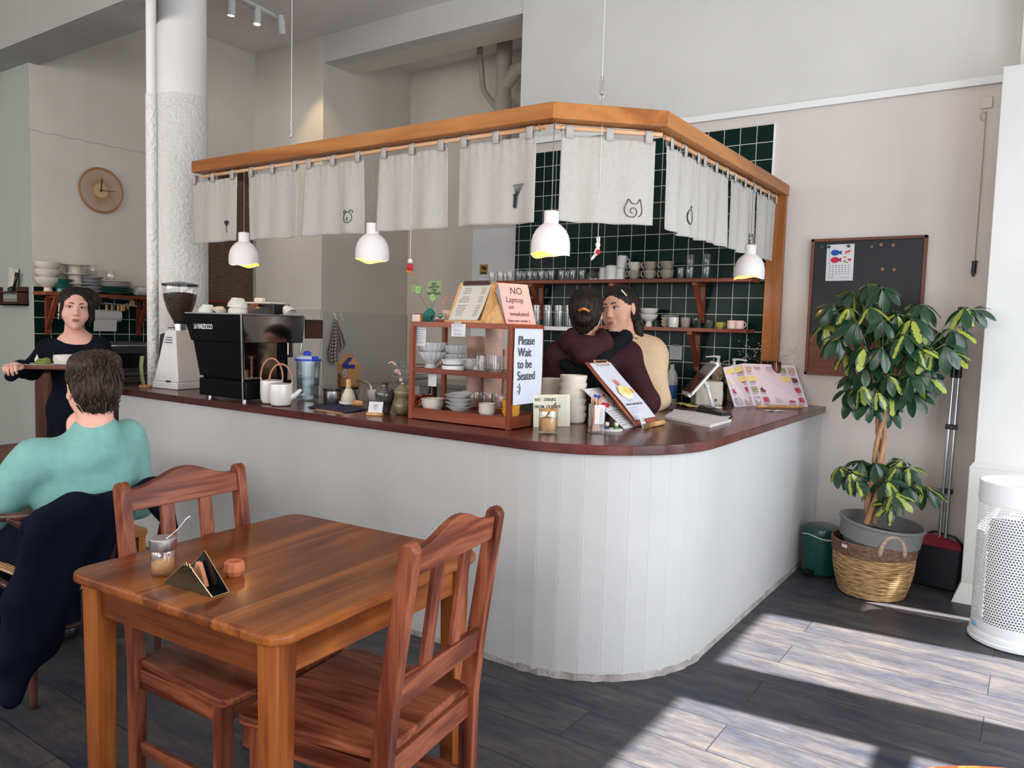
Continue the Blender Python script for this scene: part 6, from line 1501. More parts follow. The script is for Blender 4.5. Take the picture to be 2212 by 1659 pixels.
# leaning calendar card
fishy = lambda cx, cy, s: [[(cx+s*x, cy+s*y) for x, y in q] for q in ([(-.5, .05), (-.42, .2), (-.2, .3), (.1, .25), (.3, .08), (.5, .22), (.45, 0), (.5, -.2), (.3, -.05), (.1, -.22), (-.2, -.27), (-.42, -.18)],)]
M_fb = mat('print_blue', rgb(40, 80, 160), rough=.8); M_fr = mat('print_red', rgb(190, 30, 70), rough=.8); M_fo = mat('print_orange', rgb(225, 130, 60), rough=.8); M_fg = mat('print_green', rgb(120, 150, 70), rough=.8)
def calendar(t, w, h, y=-.0016):
    b = MB(); b.box((w/2, 0, h/2), (w, .002, h)); b.build('card', M_paper, t)
    def fan(poly, m, name):
        b = MB(); n = len(poly); cx, cz = sum(p[0] for p in poly)/n, sum(p[1] for p in poly)/n
        b.add([(cx, y, cz)] + [(x, y, z) for x, z in poly], [(0, 1+i, 1+(i+1) % n) for i in range(n)]); return b.build(name, m, t)
    fan(fishy(w*.36, h*.77, w*.42)[0], M_fb, 'blue_fish'); fan(fishy(w*.36, h*.57, w*.42)[0], M_fr, 'red_fish')
    fan([(w*.66, h*.76), (w*.86, h*.80), (w*.88, h*.84), (w*.68, h*.80)], M_fr, 'slice'); fan([(w*.66, h*.72), (w*.86, h*.76), (w*.86, h*.79), (w*.66, h*.75)], M_fo, 'slice')
    fan([(w*.64, h*.62), (w*.60, h*.68), (w*.68, h*.66), (w*.74, h*.68), (w*.72, h*.61)], M_fo, 'tulip'); fan([(w*.82, h*.54), (w*.76, h*.60), (w*.84, h*.59), (w*.91, h*.61), (w*.90, h*.54)], M_fr, 'tulip')
    fan([(w*.66, h*.60), (w*.72, h*.52), (w*.88, h*.49), (w*.74, h*.485), (w*.62, h*.51)], M_fg, 'leaf')
    b = MB(); b.box((w*.10, y, h*.67), (w*.008, .0006, h*.42)); b.box((w*.10, y, h*.475), (w*.08, .0006, h*.008))
    for r_ in range(6):
        for c in range(7):
            if r_ == 5 and c > 1: continue
            b.box((w*(.14+.115*c), y, h*(.42-.055*r_)), (w*(.075 if r_ == 0 else .035), .0006, h*(.012 if r_ == 0 else .018)))
    for k, ww in ((0, .25),): b.box((w*.2, y, h*.085), (w*ww, .0006, h*.008)); b.box((w*.7, y, h*.085), (w*.35, .0006, h*.006))
    b.build('date_grid', M_txt, t)
A, B, Tl = Vector((-1.552, 3.150, Z0)), Vector((-1.552, 3.335, Z0)), Vector((-1.700, 3.165, Z0+.155))
A = onz(1349, 927, HC); A.z = Z0; B = A+Vector((0.0, .165, 0)); Tl = onz(1285, 838, HC+.168)
M, w, h = frame(A, B, Tl)
t = thing('calendar_card', 'leaning calendar card with blue and red fish beside the stick glass', 'calendar'); t.matrix_world = M; calendar(t, w, h)
# clipboard with the drawing of a dessert
A = onz(1374, 925, HC); A.z = Z0+.012; B = A + Vector((.012, .232, 0)); Tl = onz(1292, 781, HC+.293)
M, w, h = frame(A, B, Tl)
t = thing('menu_clipboard', 'tall reddish clipboard with a dessert drawing leaning on the counter', 'clipboard'); t.matrix_world = M
b = MB(); b.box((w/2, .004, h/2), (w, .006, h)); b.build('board', wood('clip_wood', rgb(110, 52, 34), rgb(140, 74, 52), rgb(165, 96, 70), 'z'), t, bevel=.002)
b = MB(); b.grid(lambda u, v: (w*(.10+.86*u), -.002-.006*math.sin(v*5)*(1-v)-.003*u*(1-v), h*(.07+.90*v)), 8, 14); b.build('sheet', mat('cool_paper', (.58, .59, .66), rough=.8), t, solid=.001)
b = MB(); b.tube([(w*.30, -.006, h*.93), (w*.30, -.008, h*1.0), (w*.80, -.008, h*1.0), (w*.80, -.006, h*.93)], .003, 6, closed=True); b.build('wire_clip', M_brass, t)
def patch(t, pts, m, name, y=-.0125):
    b = MB(); n = len(pts); cx, cz = sum(p[0] for p in pts)/n, sum(p[1] for p in pts)/n
    b.add([(cx, y, cz)] + [(x, y, z) for x, z in pts], [(0, 1+i, 1+(i+1) % n) for i in range(n)]); return b.build(name, m, t)
ell = lambda cx, cy, rx, ry, a=0: [(cx+rx*math.cos(s)*math.cos(a)-ry*math.sin(s)*math.sin(a), cy+rx*math.cos(s)*math.sin(a)+ry*math.sin(s)*math.cos(a)) for s in np.linspace(0, 2*PI, 18)[:-1]]
M_straw = mat('crayon_red', rgb(222, 120, 110), rough=.8); M_yel = mat('crayon_yellow', rgb(238, 214, 140), rough=.8); M_pal = mat('crayon_pale', rgb(226, 224, 200), rough=.8)
patch(t, ell(w*.50, h*.46, w*.25, h*.10), M_pal, 'drawn_bowl'); patch(t, ell(w*.42, h*.50, w*.13, h*.07, .5), M_yel, 'drawn_fruit', -.0130); patch(t, ell(w*.62, h*.49, w*.12, h*.07, -.5), mat('crayon_gold', rgb(232, 196, 96), rough=.8), 'drawn_fruit', -.0130)
patch(t, [(w*.46, h*.58), (w*.42, h*.64), (w*.46, h*.69), (w*.54, h*.63), (w*.55, h*.58)], M_straw, 'drawn_strawberry', -.0134)
patch(t, [(w*.80, h*.48), (w*.86, h*.53), (w*.90, h*.47), (w*.84, h*.44)], mat('crayon_orange', rgb(240, 180, 120), rough=.8), 'drawn_leaf', -.0130)
text('Matcha Cream Choux Cake', .017, M_txt, t, (w*.14, -.0135, h*.27), FRONT, sx=.8)
b = MB()
for k, ww in ((0, .35), (1, .45), (2, .3)): b.box((w*(.12+ww/2), -.0120, h*(.23-.03*k)), (w*ww, .0006, h*.004))
b.tube([(w*.42+.03*math.cos(a), -.0125, h*.36+.012*math.sin(a)) for a in np.linspace(PI, 2*PI, 8)], .0008, 4)
b.build('pencil_lines', mat('pencil', (.28, .28, .32), rough=.9), t)
p = onz(1412, 915, HC)
b = MB(); b.cyl((0, -.07, .012), (0, .07, .012), .012, n=16); tag(b.build('wooden_roll', M_bamboo, auto=True, loc=(A.x+.040, A.y+.150, Z0)), 'round wooden bar in front of the clipboard foot', 'bar')
A2, B2 = onz(1371, 925, HC), onz(1400, 921, HC)
t = thing('name_card', 'white logo card in a small brass holder before the clipboard', 'card', (A2.x+.03, A2.y+.0, Z0), math.atan2(B2.y-A2.y, B2.x-A2.x)+.2)
b = MB(); b.box((.03, 0, .0006), (.075, .04, .0012)); b.box((.03, -.018, .012), (.06, .0012, .022), Euler((-.2, 0, 0))); b.build('holder', M_brass, t)
b = MB(); b.box((.022, .0, .034), (.052, .0012, .066), Euler((-.35, 0, 0))); b.build('card', M_paper, t)
strokes([arc(0, 0, .008, .010, .6, 6.4, 14), [(-.003, .004), (.004, .004)]], .0008, M_txt, t, 'card_print', (.022, -.0045, .042), (PI/2-.35, 0, 0))
# papers in an acrylic holder, card reader, phone, cloth
A, B, Cc, D = onz(1436, 905, HC), onz(1534, 925, HC), onz(1580, 912, HC), onz(1446, 896, HC)
def slab(b, q, z0, z1): b.add([(v.x, v.y, z0) for v in q]+[(v.x, v.y, z1) for v in q], [(0, 1, 2, 3), (7, 6, 5, 4), (0, 4, 5, 1), (1, 5, 6, 2), (2, 6, 7, 3), (3, 7, 4, 0)])
b = MB(); slab(b, (A, B, Cc, D), Z0, Z0+.014); tag(b.build('paper_stack', mat('stacked_paper', (.66, .62, .62), rough=.7), bevel=.001), 'stack of white menu papers lying on the counter in front of the card reader', 'papers')
b = MB(); A_, D_ = onz(1448, 900, HC), onz(1456, 890, HC); slab(b, (A_, onz(1570, 913, HC), onz(1578, 906, HC), D_), Z0+.0146, Z0+.0166); tag(b.build('loose_sheet', M_paper), 'loose white sheet on top of the stacked menu papers', 'paper')
p = onz(1530, 902, HC)
t = thing('card_reader', 'black handheld card payment reader lying on the counter', 'card reader', (p.x+.01, p.y+.06, Z0+.001), -.58)
b = MB(); b.prism([(-.115, 0), (.105, 0), (.115, .014), (.105, .030), (.03, .036), (-.095, .050), (-.118, .03)], -.036, .036, MX); b.build('body', mat('matt_black', (.008, .008, .010), rough=.5), t, bevel=.007, seg=3)
b = MB(); b.box((-.045, 0, .0475), (.06, .05, .002), Euler((0, .09, 0))); b.build('screen', mat('grey_screen', (.10, .11, .11), rough=.15), t)
b = MB()
for k in range(4): b.box((.02+.02*k, 0, .0375-.0018*k), (.012, .045, .004), Euler((0, .08, 0)))
b.build('keys', mat('grey_key', (.10, .10, .10), rough=.5), t)
A, B, Cc, D = onz(1420, 883, HC), onz(1456, 885, HC), onz(1464, 876, HC), onz(1432, 874, HC)
b = MB(); slab(b, (A, B, Cc, D), Z0, Z0+.010); tag(b.build('dark_tray', mat('brown_tray', (.10, .06, .055), rough=.3), bevel=.002), 'small dark brown cash tray by the beige sleeve', 'tray')
p = onz(1478, 878, HC)
b = MB(); b.grid(lambda u, v: (-.09+.20*u+.02*math.sin(v*4), -.035+.08*v+.015*math.sin(u*6), .006+.010*abs(math.sin(u*7+v*4))*(1-abs(u-.5))), 20, 10)
tag(b.build('yellow_cloth', mat('yellow_cloth', rgb(208, 186, 110), rough=.9), loc=(p.x, p.y, Z0+.002), rot=(0, 0, -.4), smooth=True, solid=.002), 'crumpled pale yellow cloth left of the tablet stand', 'cloth')
# tablet on a white stand
p = onz(1540, 880, HC)
t = thing('tablet_stand', 'white jointed tablet stand holding a tilted tablet', 'stand', (p.x, p.y, Z0), 0)
R_ = lambda px, py, dy=0.: (ond(px, py, depth(p)+dy) - Vector((p.x, p.y, Z0)))
base, k1, k2 = Vector((0, 0, .004)), R_(1527, 834), R_(1520, 822)
b = MB(); b.lathe([(0, 0), (.055, 0), (.055, .006), (0, .008)], 32); b.build('foot', M_gloss_w, t, auto=True)
b = MB(); b.cyl(base, k1, .011, n=14); b.ball(k1, .018); b.cyl(k1, k2, .010, n=12); b.build('arm', M_gloss_w, t, smooth=True)
tl, br_ = R_(1541, 786), R_(1484, 850); d = (br_-tl); mid = (tl+br_)/2
X_ = d.normalized(); N_ = Vector((-.60, -.55, .62)); Y_ = N_.cross(X_).normalized(); N_ = X_.cross(Y_).normalized()
Mr = Matrix((X_, Y_, N_)).transposed().to_4x4(); Mr.translation = mid
def localized(b): b.v = [tuple(Mr @ Vector(v)) for v in b.v]; return b
localized(MB().box((0, 0, 0), (d.length, .17, .014))).build('tablet_back', M_gloss_w, t, bevel=.004)
localized(MB().box((0, 0, .009), (d.length*.94, .16, .004))).build('tablet_screen', mat('brown_screen', (.08, .045, .04), rough=.12, coat=.5), t)
localized(MB().box((-d.length*.5, 0, -.004), (.03, .10, .026))).build('clamp_end', M_gloss_w, t, bevel=.004)
localized(MB().box((d.length*.5, 0, -.004), (.03, .10, .026))).build('clamp_end', M_gloss_w, t, bevel=.004)
# syrup pumps behind
def pump(px, py, dy, rz, lab):
    q = ony(px, py, 5.02+dy); t = thing('pump_bottle', lab, 'bottle', (q.x, q.y, .9+.0), rz, 'white pump bottles near the tablet')
    h = q.z-.9
    b = MB(); b.lathe([(0, .0005), (.036, .0005), (.038, .01), (.038, h-.14), (.028, h-.10), (.014, h-.085), (.014, h-.06), (0, h-.06)], 24); b.build('bottle', mat('clear_syrup', (.30, .26, .20), rough=.2), t, auto=True)
    b = MB(); b.lathe([(0, h-.085), (.019, h-.085), (.019, h-.05), (.010, h-.045), (.008, h-.01), (0, h-.01)], 20); b.build('collar', M_gloss_w, t, auto=True)
    b = MB(); b.tube([(.012, 0, h), (-.03, 0, h+.002), (-.085, 0, h-.006)], [.011, .009, .007], 10); b.cyl((0, 0, h-.02), (0, 0, h), .012, n=12); b.build('pump_head', M_gloss_w, t, smooth=True)
# back bench along the tiles (pumps, bottles and boxes stand on it)
b = MB(); b.box2((-3.5, 4.80, .86), (-1.90, 5.19, .90)); b.box2((-3.5, 4.83, 0), (-1.93, 5.19, .86)); tag(b.build('back_bench', mat('back_bench', (.05, .045, .04), rough=.45), bevel=.003), 'dark work bench under the green tiles behind the staff', 'bench')
pump(1540, 768, -.22+.15, .3, 'white pump dispenser left of the pair behind the tablet')
pump(1577, 775, -.20+.15, PI, 'white pump dispenser right of the pair behind the tablet')
# move both to the worktop corner: they stand on it
for o in [o for o in bpy.data.objects if o.name.startswith('pump_bottle')]:
    o.location.z = Z0; 
    if o.location.x < -1.83: o.location.x = -1.79
    o.location.y = 5.06
    for ch in o.children: ch.scale.z = (o.get('hh', 1.215)-HC)/(1.215-.9)*1.0
p = ony(1450, 800, 5.0)
t = thing('spray_bottle', 'clear bottle with blue and white label on the back bench', 'bottle', (ony(1452, 800, 4.98).x, 4.98, .9005))
b = MB(); b.lathe([(0, 0), (.040, 0), (.042, .01), (.042, .20), (.03, .24), (.014, .26), (.014, .29), (0, .29)], 24); b.build('body', mat('cloudy_plastic', (.40, .44, .44), rough=.3), t, auto=True)
b = MB(); b.lathe([(.0425, .06), (.0430, .062), (.0430, .15), (.0425, .152)], 24); b.build('label', mat('blue_label', (.03, .12, .40), rough=.5), t, auto=True)
t = thing('herb_pot', 'small yellow-green herb sprig behind the labelled bottle', 'plant', (ony(1443, 790, 5.06).x, 5.06, .9005))
b = MB(); b.lathe([(0, 0), (.035, 0), (.045, .18), (0, .17)], 20); b.build('pot', M_cer_dk, t, auto=True)
b = MB(); R = random.Random(2)
for k in range(40):
    a = R.uniform(0, 6.28); r = R.uniform(.01, .05); z = .18+R.uniform(0, .13); b.ball((r*math.cos(a), r*math.sin(a), z), (.012, .008, .006), 6, 4, Euler((R.random()*3, R.random()*3, 0)).to_matrix())
o = b.build('leaves', mat('herb_green', rgb(120, 130, 50), rough=.6), t, smooth=True); o['kind'] = 'stuff'
# cream box on the worktop with tiny logo
A = onz(1472, 884, HC)
t = thing('cream_box', 'square cream box with a tiny black logo left of the flowers', 'box', (-1.715, 4.66, Z0), .62)
b = MB(); b.box((0, 0, .075), (.17, .13, .15)); b.build('box', mat('cream_card', (.50, .46, .38), rough=.6), t, bevel=.010, seg=3)
b = MB(); b.box((.04, -.0656, .035), (.016, .001, .016)); b.build('logo', M_blk, t)
# dried flowers in a dark labelled bottle
p = onz(1552, 873, HC)
t = thing('dried_flowers', 'dried pale pink flowers in a dark glass bottle beside the tablet stand', 'flowers', (p.x+.0, p.y+.02, Z0))
b = MB(); b.lathe([(0, 0), (.038, 0), (.040, .008), (.040, .10), (.030, .135), (.020, .15), (.022, .155), (.018, .155), (0, .14)], 24); b.build('bottle', glass('smoky_glass', (.22, .26, .28), .05), t, auto=True)
b = MB(); b.box((.014, -.0395, .055), (.045, .002, .06)); b.build('label', M_paper, t)
b = MB(); R = random.Random(9); heads = []
for k in range(46):
    a = R.uniform(0, 6.28); el = R.uniform(.25, 1.35); L_ = R.uniform(.09, .15)
    e = Vector((math.cos(a)*math.cos(el), math.sin(a)*math.cos(el), math.sin(el)))*L_ + Vector((0, 0, .12)); heads.append(e)
    b.tube([(0, 0, .08), (e.x*.4, e.y*.4, .10+e.z*.25), e], .0007, 3)
b.build('stems', mat('dry_stem', (.20, .16, .10), rough=.8), t)
b = MB()
for e in heads:
    for k in range(9): b.ball(e+Vector([R.gauss(0, .012) for _ in range(3)]), R.uniform(.0022, .0042), 6, 4)
o = b.build('blossoms', mat('dry_blossom', rgb(205, 176, 150), rough=.9), t, smooth=True); o['kind'] = 'stuff'
for k, (dx, dz) in enumerate(((.09, .17), (.11, .10), (.05, .21))):
    b = MB(); b.ball((dx, -.03, dz), (.022, .004, .020), rot=Euler((.3, .4*k, .2)).to_matrix()); b.build('round_leaf', mat('grey_leaf', (.24, .24, .17), rough=.8), t, smooth=True)
# amber vases with gypsophila by the post
va = None
for i, (px, dx) in enumerate(((1657, 0), (1677, .0))):
    q = ony(px, 830, 5.10)
    lab = ('tall amber glass cylinder with dried sprigs beside the wooden post', 'second tall amber glass cylinder, right behind the menu')[i]
    if va is None:
        va = thing('amber_vase', lab, 'vase', (q.x, 5.10, Z0), group='amber vases'); 
        b = MB(); b.lathe([(0, .001), (.036, .001), (.038, .006), (.038, .275), (.036, .275), (.035, .01), (0, .008)], 28); b.build('glass_body', glass('amber_thick', (.62, .30, .03), .04), va, auto=True); v_ = va
    else: v_ = dup(va, (q.x, 5.05, Z0), label=lab)
t = thing('gypsophila', 'thin dried white gypsophila sprigs spreading from the amber vases', 'flowers', (va.location.x, 5.10, Z0+.02))
b = MB(); R = random.Random(3); hd = []
for k in range(16):
    a = R.choice([PI+R.uniform(-.5, .5), R.uniform(-.5, .4)]); rr = R.uniform(.04, .17); z = R.uniform(.27, .37)
    e = Vector((rr*math.cos(a), rr*math.sin(a)*.4, z)); b.tube(smoothline([(0, 0, .03), (e.x*.15, e.y*.15, .22), e], 4), .0008, 3)
    for j in range(4):
        f2 = e+Vector([R.gauss(0, .016) for _ in range(3)]); b.tube([e, f2], .0005, 3); hd.append(f2)
b.build('stems', mat('dry_stem', (.20, .16, .10)), t)
b = MB()
for e in hd: b.ball(e, R.uniform(.0022, .004), 6, 4)
o = b.build('blossoms', mat('white_blossom', rgb(220, 205, 190), rough=.9), t, smooth=True); o['kind'] = 'stuff'
# upright folded picture menu on a wooden stand
b0, b1, b2 = onz(1587, 879, HC), onz(1630, 877, HC), onz(1746, 879, HC)
t0, t1, t2 = onz(1562, 794, HC+.240), onz(1604, 785, HC+.262), onz(1716, 789, HC+.256)
t = thing('picture_menu', 'wide folded pink-white menu with rows of food pictures propped on the counter', 'menu', (b1.x, b1.y, Z0))
O = t.location
M_menu = mat('menu_card', rgb(226, 208, 217), rough=.7); foods = [mat(f'food_{i}', c, rough=.7, noise=.7, nscale=90) for i, c in enumerate((rgb(205, 150, 130), rgb(120, 70, 66), rgb(200, 190, 190), rgb(150, 160, 110), rgb(214, 170, 120), rgb(190, 70, 90)))]
M_foodbg = mat('photo_ground', rgb(164, 158, 172), rough=.7); M_sticky = mat('yellow_sticky', rgb(236, 214, 130), rough=.8)
def bil(q, u, v): a, b_, c, d_ = q; return (a.lerp(b_, u)).lerp(d_.lerp(c, u), v)
for gi, (q, cols, skip) in enumerate((((b0, b1, t1, t0), [(.10, .46), (.56, .92)], {}), ((b1, b2, t2, t1), [(.03, .15), (.19, .31), (.42, .58), (.67, .80), (.84, .97)], {}))):
    q = [Vector(v)-O for v in q]; q = [Vector((v.x, v.y, max(v.z, 0))) for v in q]
    n_ = (q[1]-q[0]).cross(q[3]-q[0]).normalized()
    if n_.y > 0: n_ = -n_
    b = MB(); b.add(list(q)+[v-n_*.003 for v in q], [(0, 1, 2, 3), (7, 6, 5, 4), (0, 4, 5, 1), (1, 5, 6, 2), (2, 6, 7, 3), (3, 7, 4, 0)]); b.build('menu_leaf', M_menu, t)
    k = 0; R = random.Random(5+gi)
    for (u0, u1) in cols:
        text_col = (gi == 1 and abs(u0-.42) < .01)
        for r_ in range(4):
            v1 = .93-.235*r_; v0 = v1-.15
            pq = lambda uu, vv, e: bil(q, uu, vv)+n_*e
            if text_col:
                b = MB()
                for j in range(5):
                    vv = v1-.03*j-.01; b.add([pq(u0, vv, .0016), pq(u0+(u1-u0)*R.uniform(.5, .95), vv, .0016), pq(u0+(u1-u0)*.8, vv+.010, .0016), pq(u0, vv+.010, .0016)], [(0, 1, 2, 3)])
                b.build('menu_text', mat('rose_ink', rgb(150, 120, 130), rough=.9), t); continue
            sticky = (gi == 0 and r_ in (0, 1)) or (gi == 1 and u0 < .05 and r_ == 1) or (gi == 1 and abs(u0-.67) < .01 and r_ == 1)
            b = MB(); b.add([pq(u0, v0, .0012), pq(u1, v0, .0012), pq(u1, v1, .0012), pq(u0, v1, .0012)], [(0, 1, 2, 3)]); b.build('food_photo', M_foodbg, t)
            um, vm = (u0+u1)/2, (v0+v1)/2; b = MB(); vs = [pq(um+(u1-u0)*.42*math.cos(a), vm+.062*math.sin(a), .0022) for a in np.linspace(0, 2*PI, 13)[:-1]]
            b.add([pq(um, vm, .0018)]+vs, [(0, 1+i, 1+(i+1) % 12) for i in range(12)]); b.build('pictured_food', foods[R.randrange(6)], t)
            b = MB(); b.add([pq(u0, v0-.035, .0012), pq(u1-.02, v0-.035, .0012), pq(u1-.02, v0-.02, .0012), pq(u0, v0-.02, .0012)], [(0, 1, 2, 3)]); b.build('caption', mat('rose_ink', rgb(150, 120, 130)), t)
            if sticky:
                b = MB(); b.add([pq(u0-.02, v0+.03, .003), pq(u1+.02, v0+.05, .003), pq(u1+.02, v1+.02, .0024), pq(u0-.02, v1, .0024)], [(0, 1, 2, 3)]); b.build('sticky_note', M_sticky, t)
A, B = onz(1632, 881, HC), onz(1728, 882, HC)
b = MB(); b.cyl((A.x+.012, A.y-.012, .010+Z0), (B.x+.012, B.y-.012, .010+Z0), .0095, n=16); tag(b.build('wooden_roll', M_bamboo, auto=True), 'round wooden bar along the foot of the picture menu', 'bar')
p = onz(1672, 889, HC)
b = MB(); b.grid(lambda u, v: (-.05+.10*u+.01*math.sin(v*5), -.015+.03*v, .003+.003*math.sin(u*9)), 12, 5); tag(b.build('paper_slip', M_paper, loc=(p.x, p.y+.01, Z0+.001), rot=(0, 0, .75), solid=.001), 'small curled paper slip in front of the picture menu', 'paper')

# ------------------------------------------------------------------ board on the wall
c0, c1 = ony(1740, 808, YB), ony(2006, 509, YB)
bx0, bx1, bz0, bz1 = -1.262, -.603, 1.166, 2.030
t = thing('pin_board', 'walnut framed black magnetic board with a wooden lower panel on the wall', 'board', (bx0, YB-.0005, bz0))
Wb, Hb = bx1-bx0, bz1-bz0
M_wal = lambda ax: wood('walnut', rgb(70, 38, 28), rgb(98, 56, 42), rgb(120, 72, 54), ax, rough=.5, coat=.05, ring=5)
for q0, q1, ax in (((0, 0), (.018, Hb), 'z'), ((Wb-.018, 0), (Wb, Hb), 'z'), ((0, 0), (Wb, .018), 'x'), ((0, Hb-.018), (Wb, Hb), 'x')):
    b = MB(); b.box2((q0[0], -.032, q0[1]), (q1[0], 0, q1[1])); b.build('frame', M_wal(ax), t, bevel=.002)
b = MB(); b.box2((.015, -.018, .255), (Wb-.015, -.004, Hb-.015)); b.build('black_panel', mat('board_black', (.010, .011, .015), rough=.55), t)
b = MB(); b.box2((.015, -.020, .015), (Wb-.015, -.004, .255)); b.box2((.015, -.022, .19), (Wb-.015, -.004, .255)); b.build('wood_panel', M_wal('x'), t, bevel=.001)
mg = None
for i, (px, py) in enumerate(((1884, 534), (1904, 529), (1930, 530), (1907, 582), (1932, 583), (1776, 534))):
    q = ony(px, py, YB-.02); labs = ['leftmost of the three upper round magnets', 'middle of the three upper round magnets', 'rightmost of the three upper round magnets', 'left of the two lower round magnets', 'right of the two lower round magnets', 'dark round magnet left of the calendar']
    m_ = mat('wood_magnet', rgb(120, 84, 68), rough=.5) if i not in (0, 5) else mat('grey_magnet', (.05, .05, .06), rough=.4)
    b = MB(); b.cyl((0, 0, 0), (0, -.014, 0), .011, n=20); tag(b.build('magnet', m_, loc=(q.x, YB-.0188, q.z), auto=True), labs[i]+' on the black board', 'magnet', 'round magnets on the board')
A, B, Tl = ony(1783, 607, YB-.021), ony(1842, 606, YB-.021), ony(1786, 529, YB-.021)
M, w, h = frame(A, B, Tl)
t = thing('wall_calendar', 'white calendar sheet with blue and red fish pinned on the black board', 'calendar'); t.matrix_world = M; calendar(t, w, h)
for s in (.08, .80):
    b = MB(); b.cyl((w*s, -.001, h*.94), (w*s, -.012, h*.94), .009, n=16); b.build('magnet', M_blk, t)
# hanging cord with a black end, faint box above
q = ony(2132, 220, YB-.013); 
b = MB(); b.box2((q.x-.028, YB-.016, q.z-.035), (q.x+.028, YB-.0005, q.z+.03)); tag(b.build('junction_box', M_wall_lo, bevel=.004), 'painted-over junction box near the top right of the wall', 'box')
a_, e_ = ony(2124, 250, YB-.03), ony(2105, 565, YB-.03)
t = thing('ceiling_cable', 'thin cord with a small black socket hanging down the right wall', 'cord', (e_.x, YB-.014, e_.z))
top = Vector((ony(2130, 238, YB-.03).x-e_.x, 0, ony(2130, 238, YB-.03).z-e_.z))
b = MB(); b.tube(smoothline([(top.x, 0, top.z), (top.x*.9, 0, top.z*.66), (top.x*.55, 0, top.z*.4), (0, 0, 0)], 8), .0022, 5); b.tube([(top.x-.012+.014*math.cos(a), -.004, top.z-.03+.022*math.sin(a)) for a in np.linspace(0, 5.5, 14)], .0018, 5); b.build('cord', mat('beige_cord', (.34, .29, .25), rough=.7), t, smooth=True)
b = MB(); b.cyl((0, 0, 0), (-.003, -.0, -.068), .0125, n=16); b.cyl((-.003, 0, -.068), (-.004, 0, -.084), .007, n=10); b.cyl((0, 0, .004), (0, 0, 0), .016, n=14); b.build('socket', M_blk, t, auto=True)
# ------------------------------------------------------------------ corner: plant, bins, broom
def leaf_pts(L, W, k=7):
    vs = []; fs = []
    for i in range(k+1):
        u = i/k; w = W*math.sin(PI*min(1, u*.93+.04))**.8*(.65+.5*u); z = -.18*L*u*u
        vs += [(-w, u*L, z+w*.22), (0, u*L, z), (w, u*L, z+w*.22)]
    for i in range(k): a = 3*i; fs += [(a, a+1, a+4, a+3), (a+1, a+2, a+5, a+4)]
    return vs, fs
def leafmat():
    m, nt, b = nodes_of('variegated_leaf')
    at = nt.nodes.new('ShaderNodeAttribute'); at.attribute_name = 'leaf'; sep = nt.nodes.new('ShaderNodeSeparateColor'); link(nt, at.outputs['Color'], sep.inputs[0])
    tc = nt.nodes.new('ShaderNodeTexCoord'); n = nt.nodes.new('ShaderNodeTexNoise'); n.inputs['Scale'].default_value = 55; n.inputs['Detail'].default_value = 2; link(nt, tc.outputs['Object'], n.inputs[0])
    # yellow flame along the midrib on leaves whose own number is high
    ad = nt.nodes.new('ShaderNodeMath'); ad.operation = 'MULTIPLY_ADD'; ad.inputs[1].default_value = .55; link(nt, n.outputs['Fac'], ad.inputs[0]); link(nt, sep.outputs['Red'], ad.inputs[2])
    lt = nt.nodes.new('ShaderNodeMath'); lt.operation = 'LESS_THAN'; link(nt, ad.outputs[0], lt.inputs[0]); link(nt, sep.outputs['Green'], lt.inputs[1])
    c = nt.nodes.new('ShaderNodeMix'); c.data_type = 'RGBA'; c.inputs['A'].default_value = (.012, .052, .022, 1); c.inputs['B'].default_value = (.36, .42, .06, 1)
    link(nt, lt.outputs[0], c.inputs['Factor']); link(nt, c.outputs['Result'], b.inputs['Base Color']); setv(b, 'Roughness', .30); setv(b, 'Coat Weight', .2)
    tr = nt.nodes.new('ShaderNodeBsdfTranslucent'); link(nt, c.outputs['Result'], tr.inputs[0]); mx = nt.nodes.new('ShaderNodeMixShader'); mx.inputs[0].default_value = .18
    link(nt, b.outputs[0], mx.inputs[1]); link(nt, tr.outputs[0], mx.inputs[2]); link(nt, mx.outputs[0], nt.nodes['Material Output'].inputs[0])
    return m
M_leaf = leafmat(); M_twig = mat('green_twig', (.10, .14, .05), rough=.6); M_bark = mat('pale_bark', rgb(160, 120, 88), rough=.8, noise=.35, nscale=30, bump=.6, bscale=60, stretch=(1, 1, .2))
PX, PY = -.700, 4.615
plant = thing('umbrella_plant', 'tall variegated umbrella plant with braided trunks in a grey pot', 'plant', (PX, PY, .26))
def relp(px, py, dy=0.): q = ony(px, py, PY+dy); return q - plant.location
R = random.Random(17)
tr_top, tr_mid, tr_bot = relp(1905, 882), relp(1900, 985), relp(1878, 1130)
for k in range(3):
    pts = []
    for i in range(22):
        u = i/21; c = (tr_bot.lerp(tr_mid, min(1, u*1.9)) if u < .526 else tr_mid.lerp(tr_top, (u-.526)/.474)); a = k*2.1+u*6.0; r = .022*(1-.35*u)+.004
        pts.append((c.x+r*math.cos(a), c.y+r*math.sin(a), c.z))
    e = Vector(pts[-1]); pts += [e+Vector((.03*math.cos(k*2), .03*math.sin(k*2), .10)), e+Vector((.08*math.cos(k*2), .05*math.sin(k*2), .26))]
    b = MB(); b.tube(smoothline(pts, 3), [.017*(1-.006*i) for i in range(23*3+1)], 10); b.build('trunk', M_bark, plant, smooth=True)
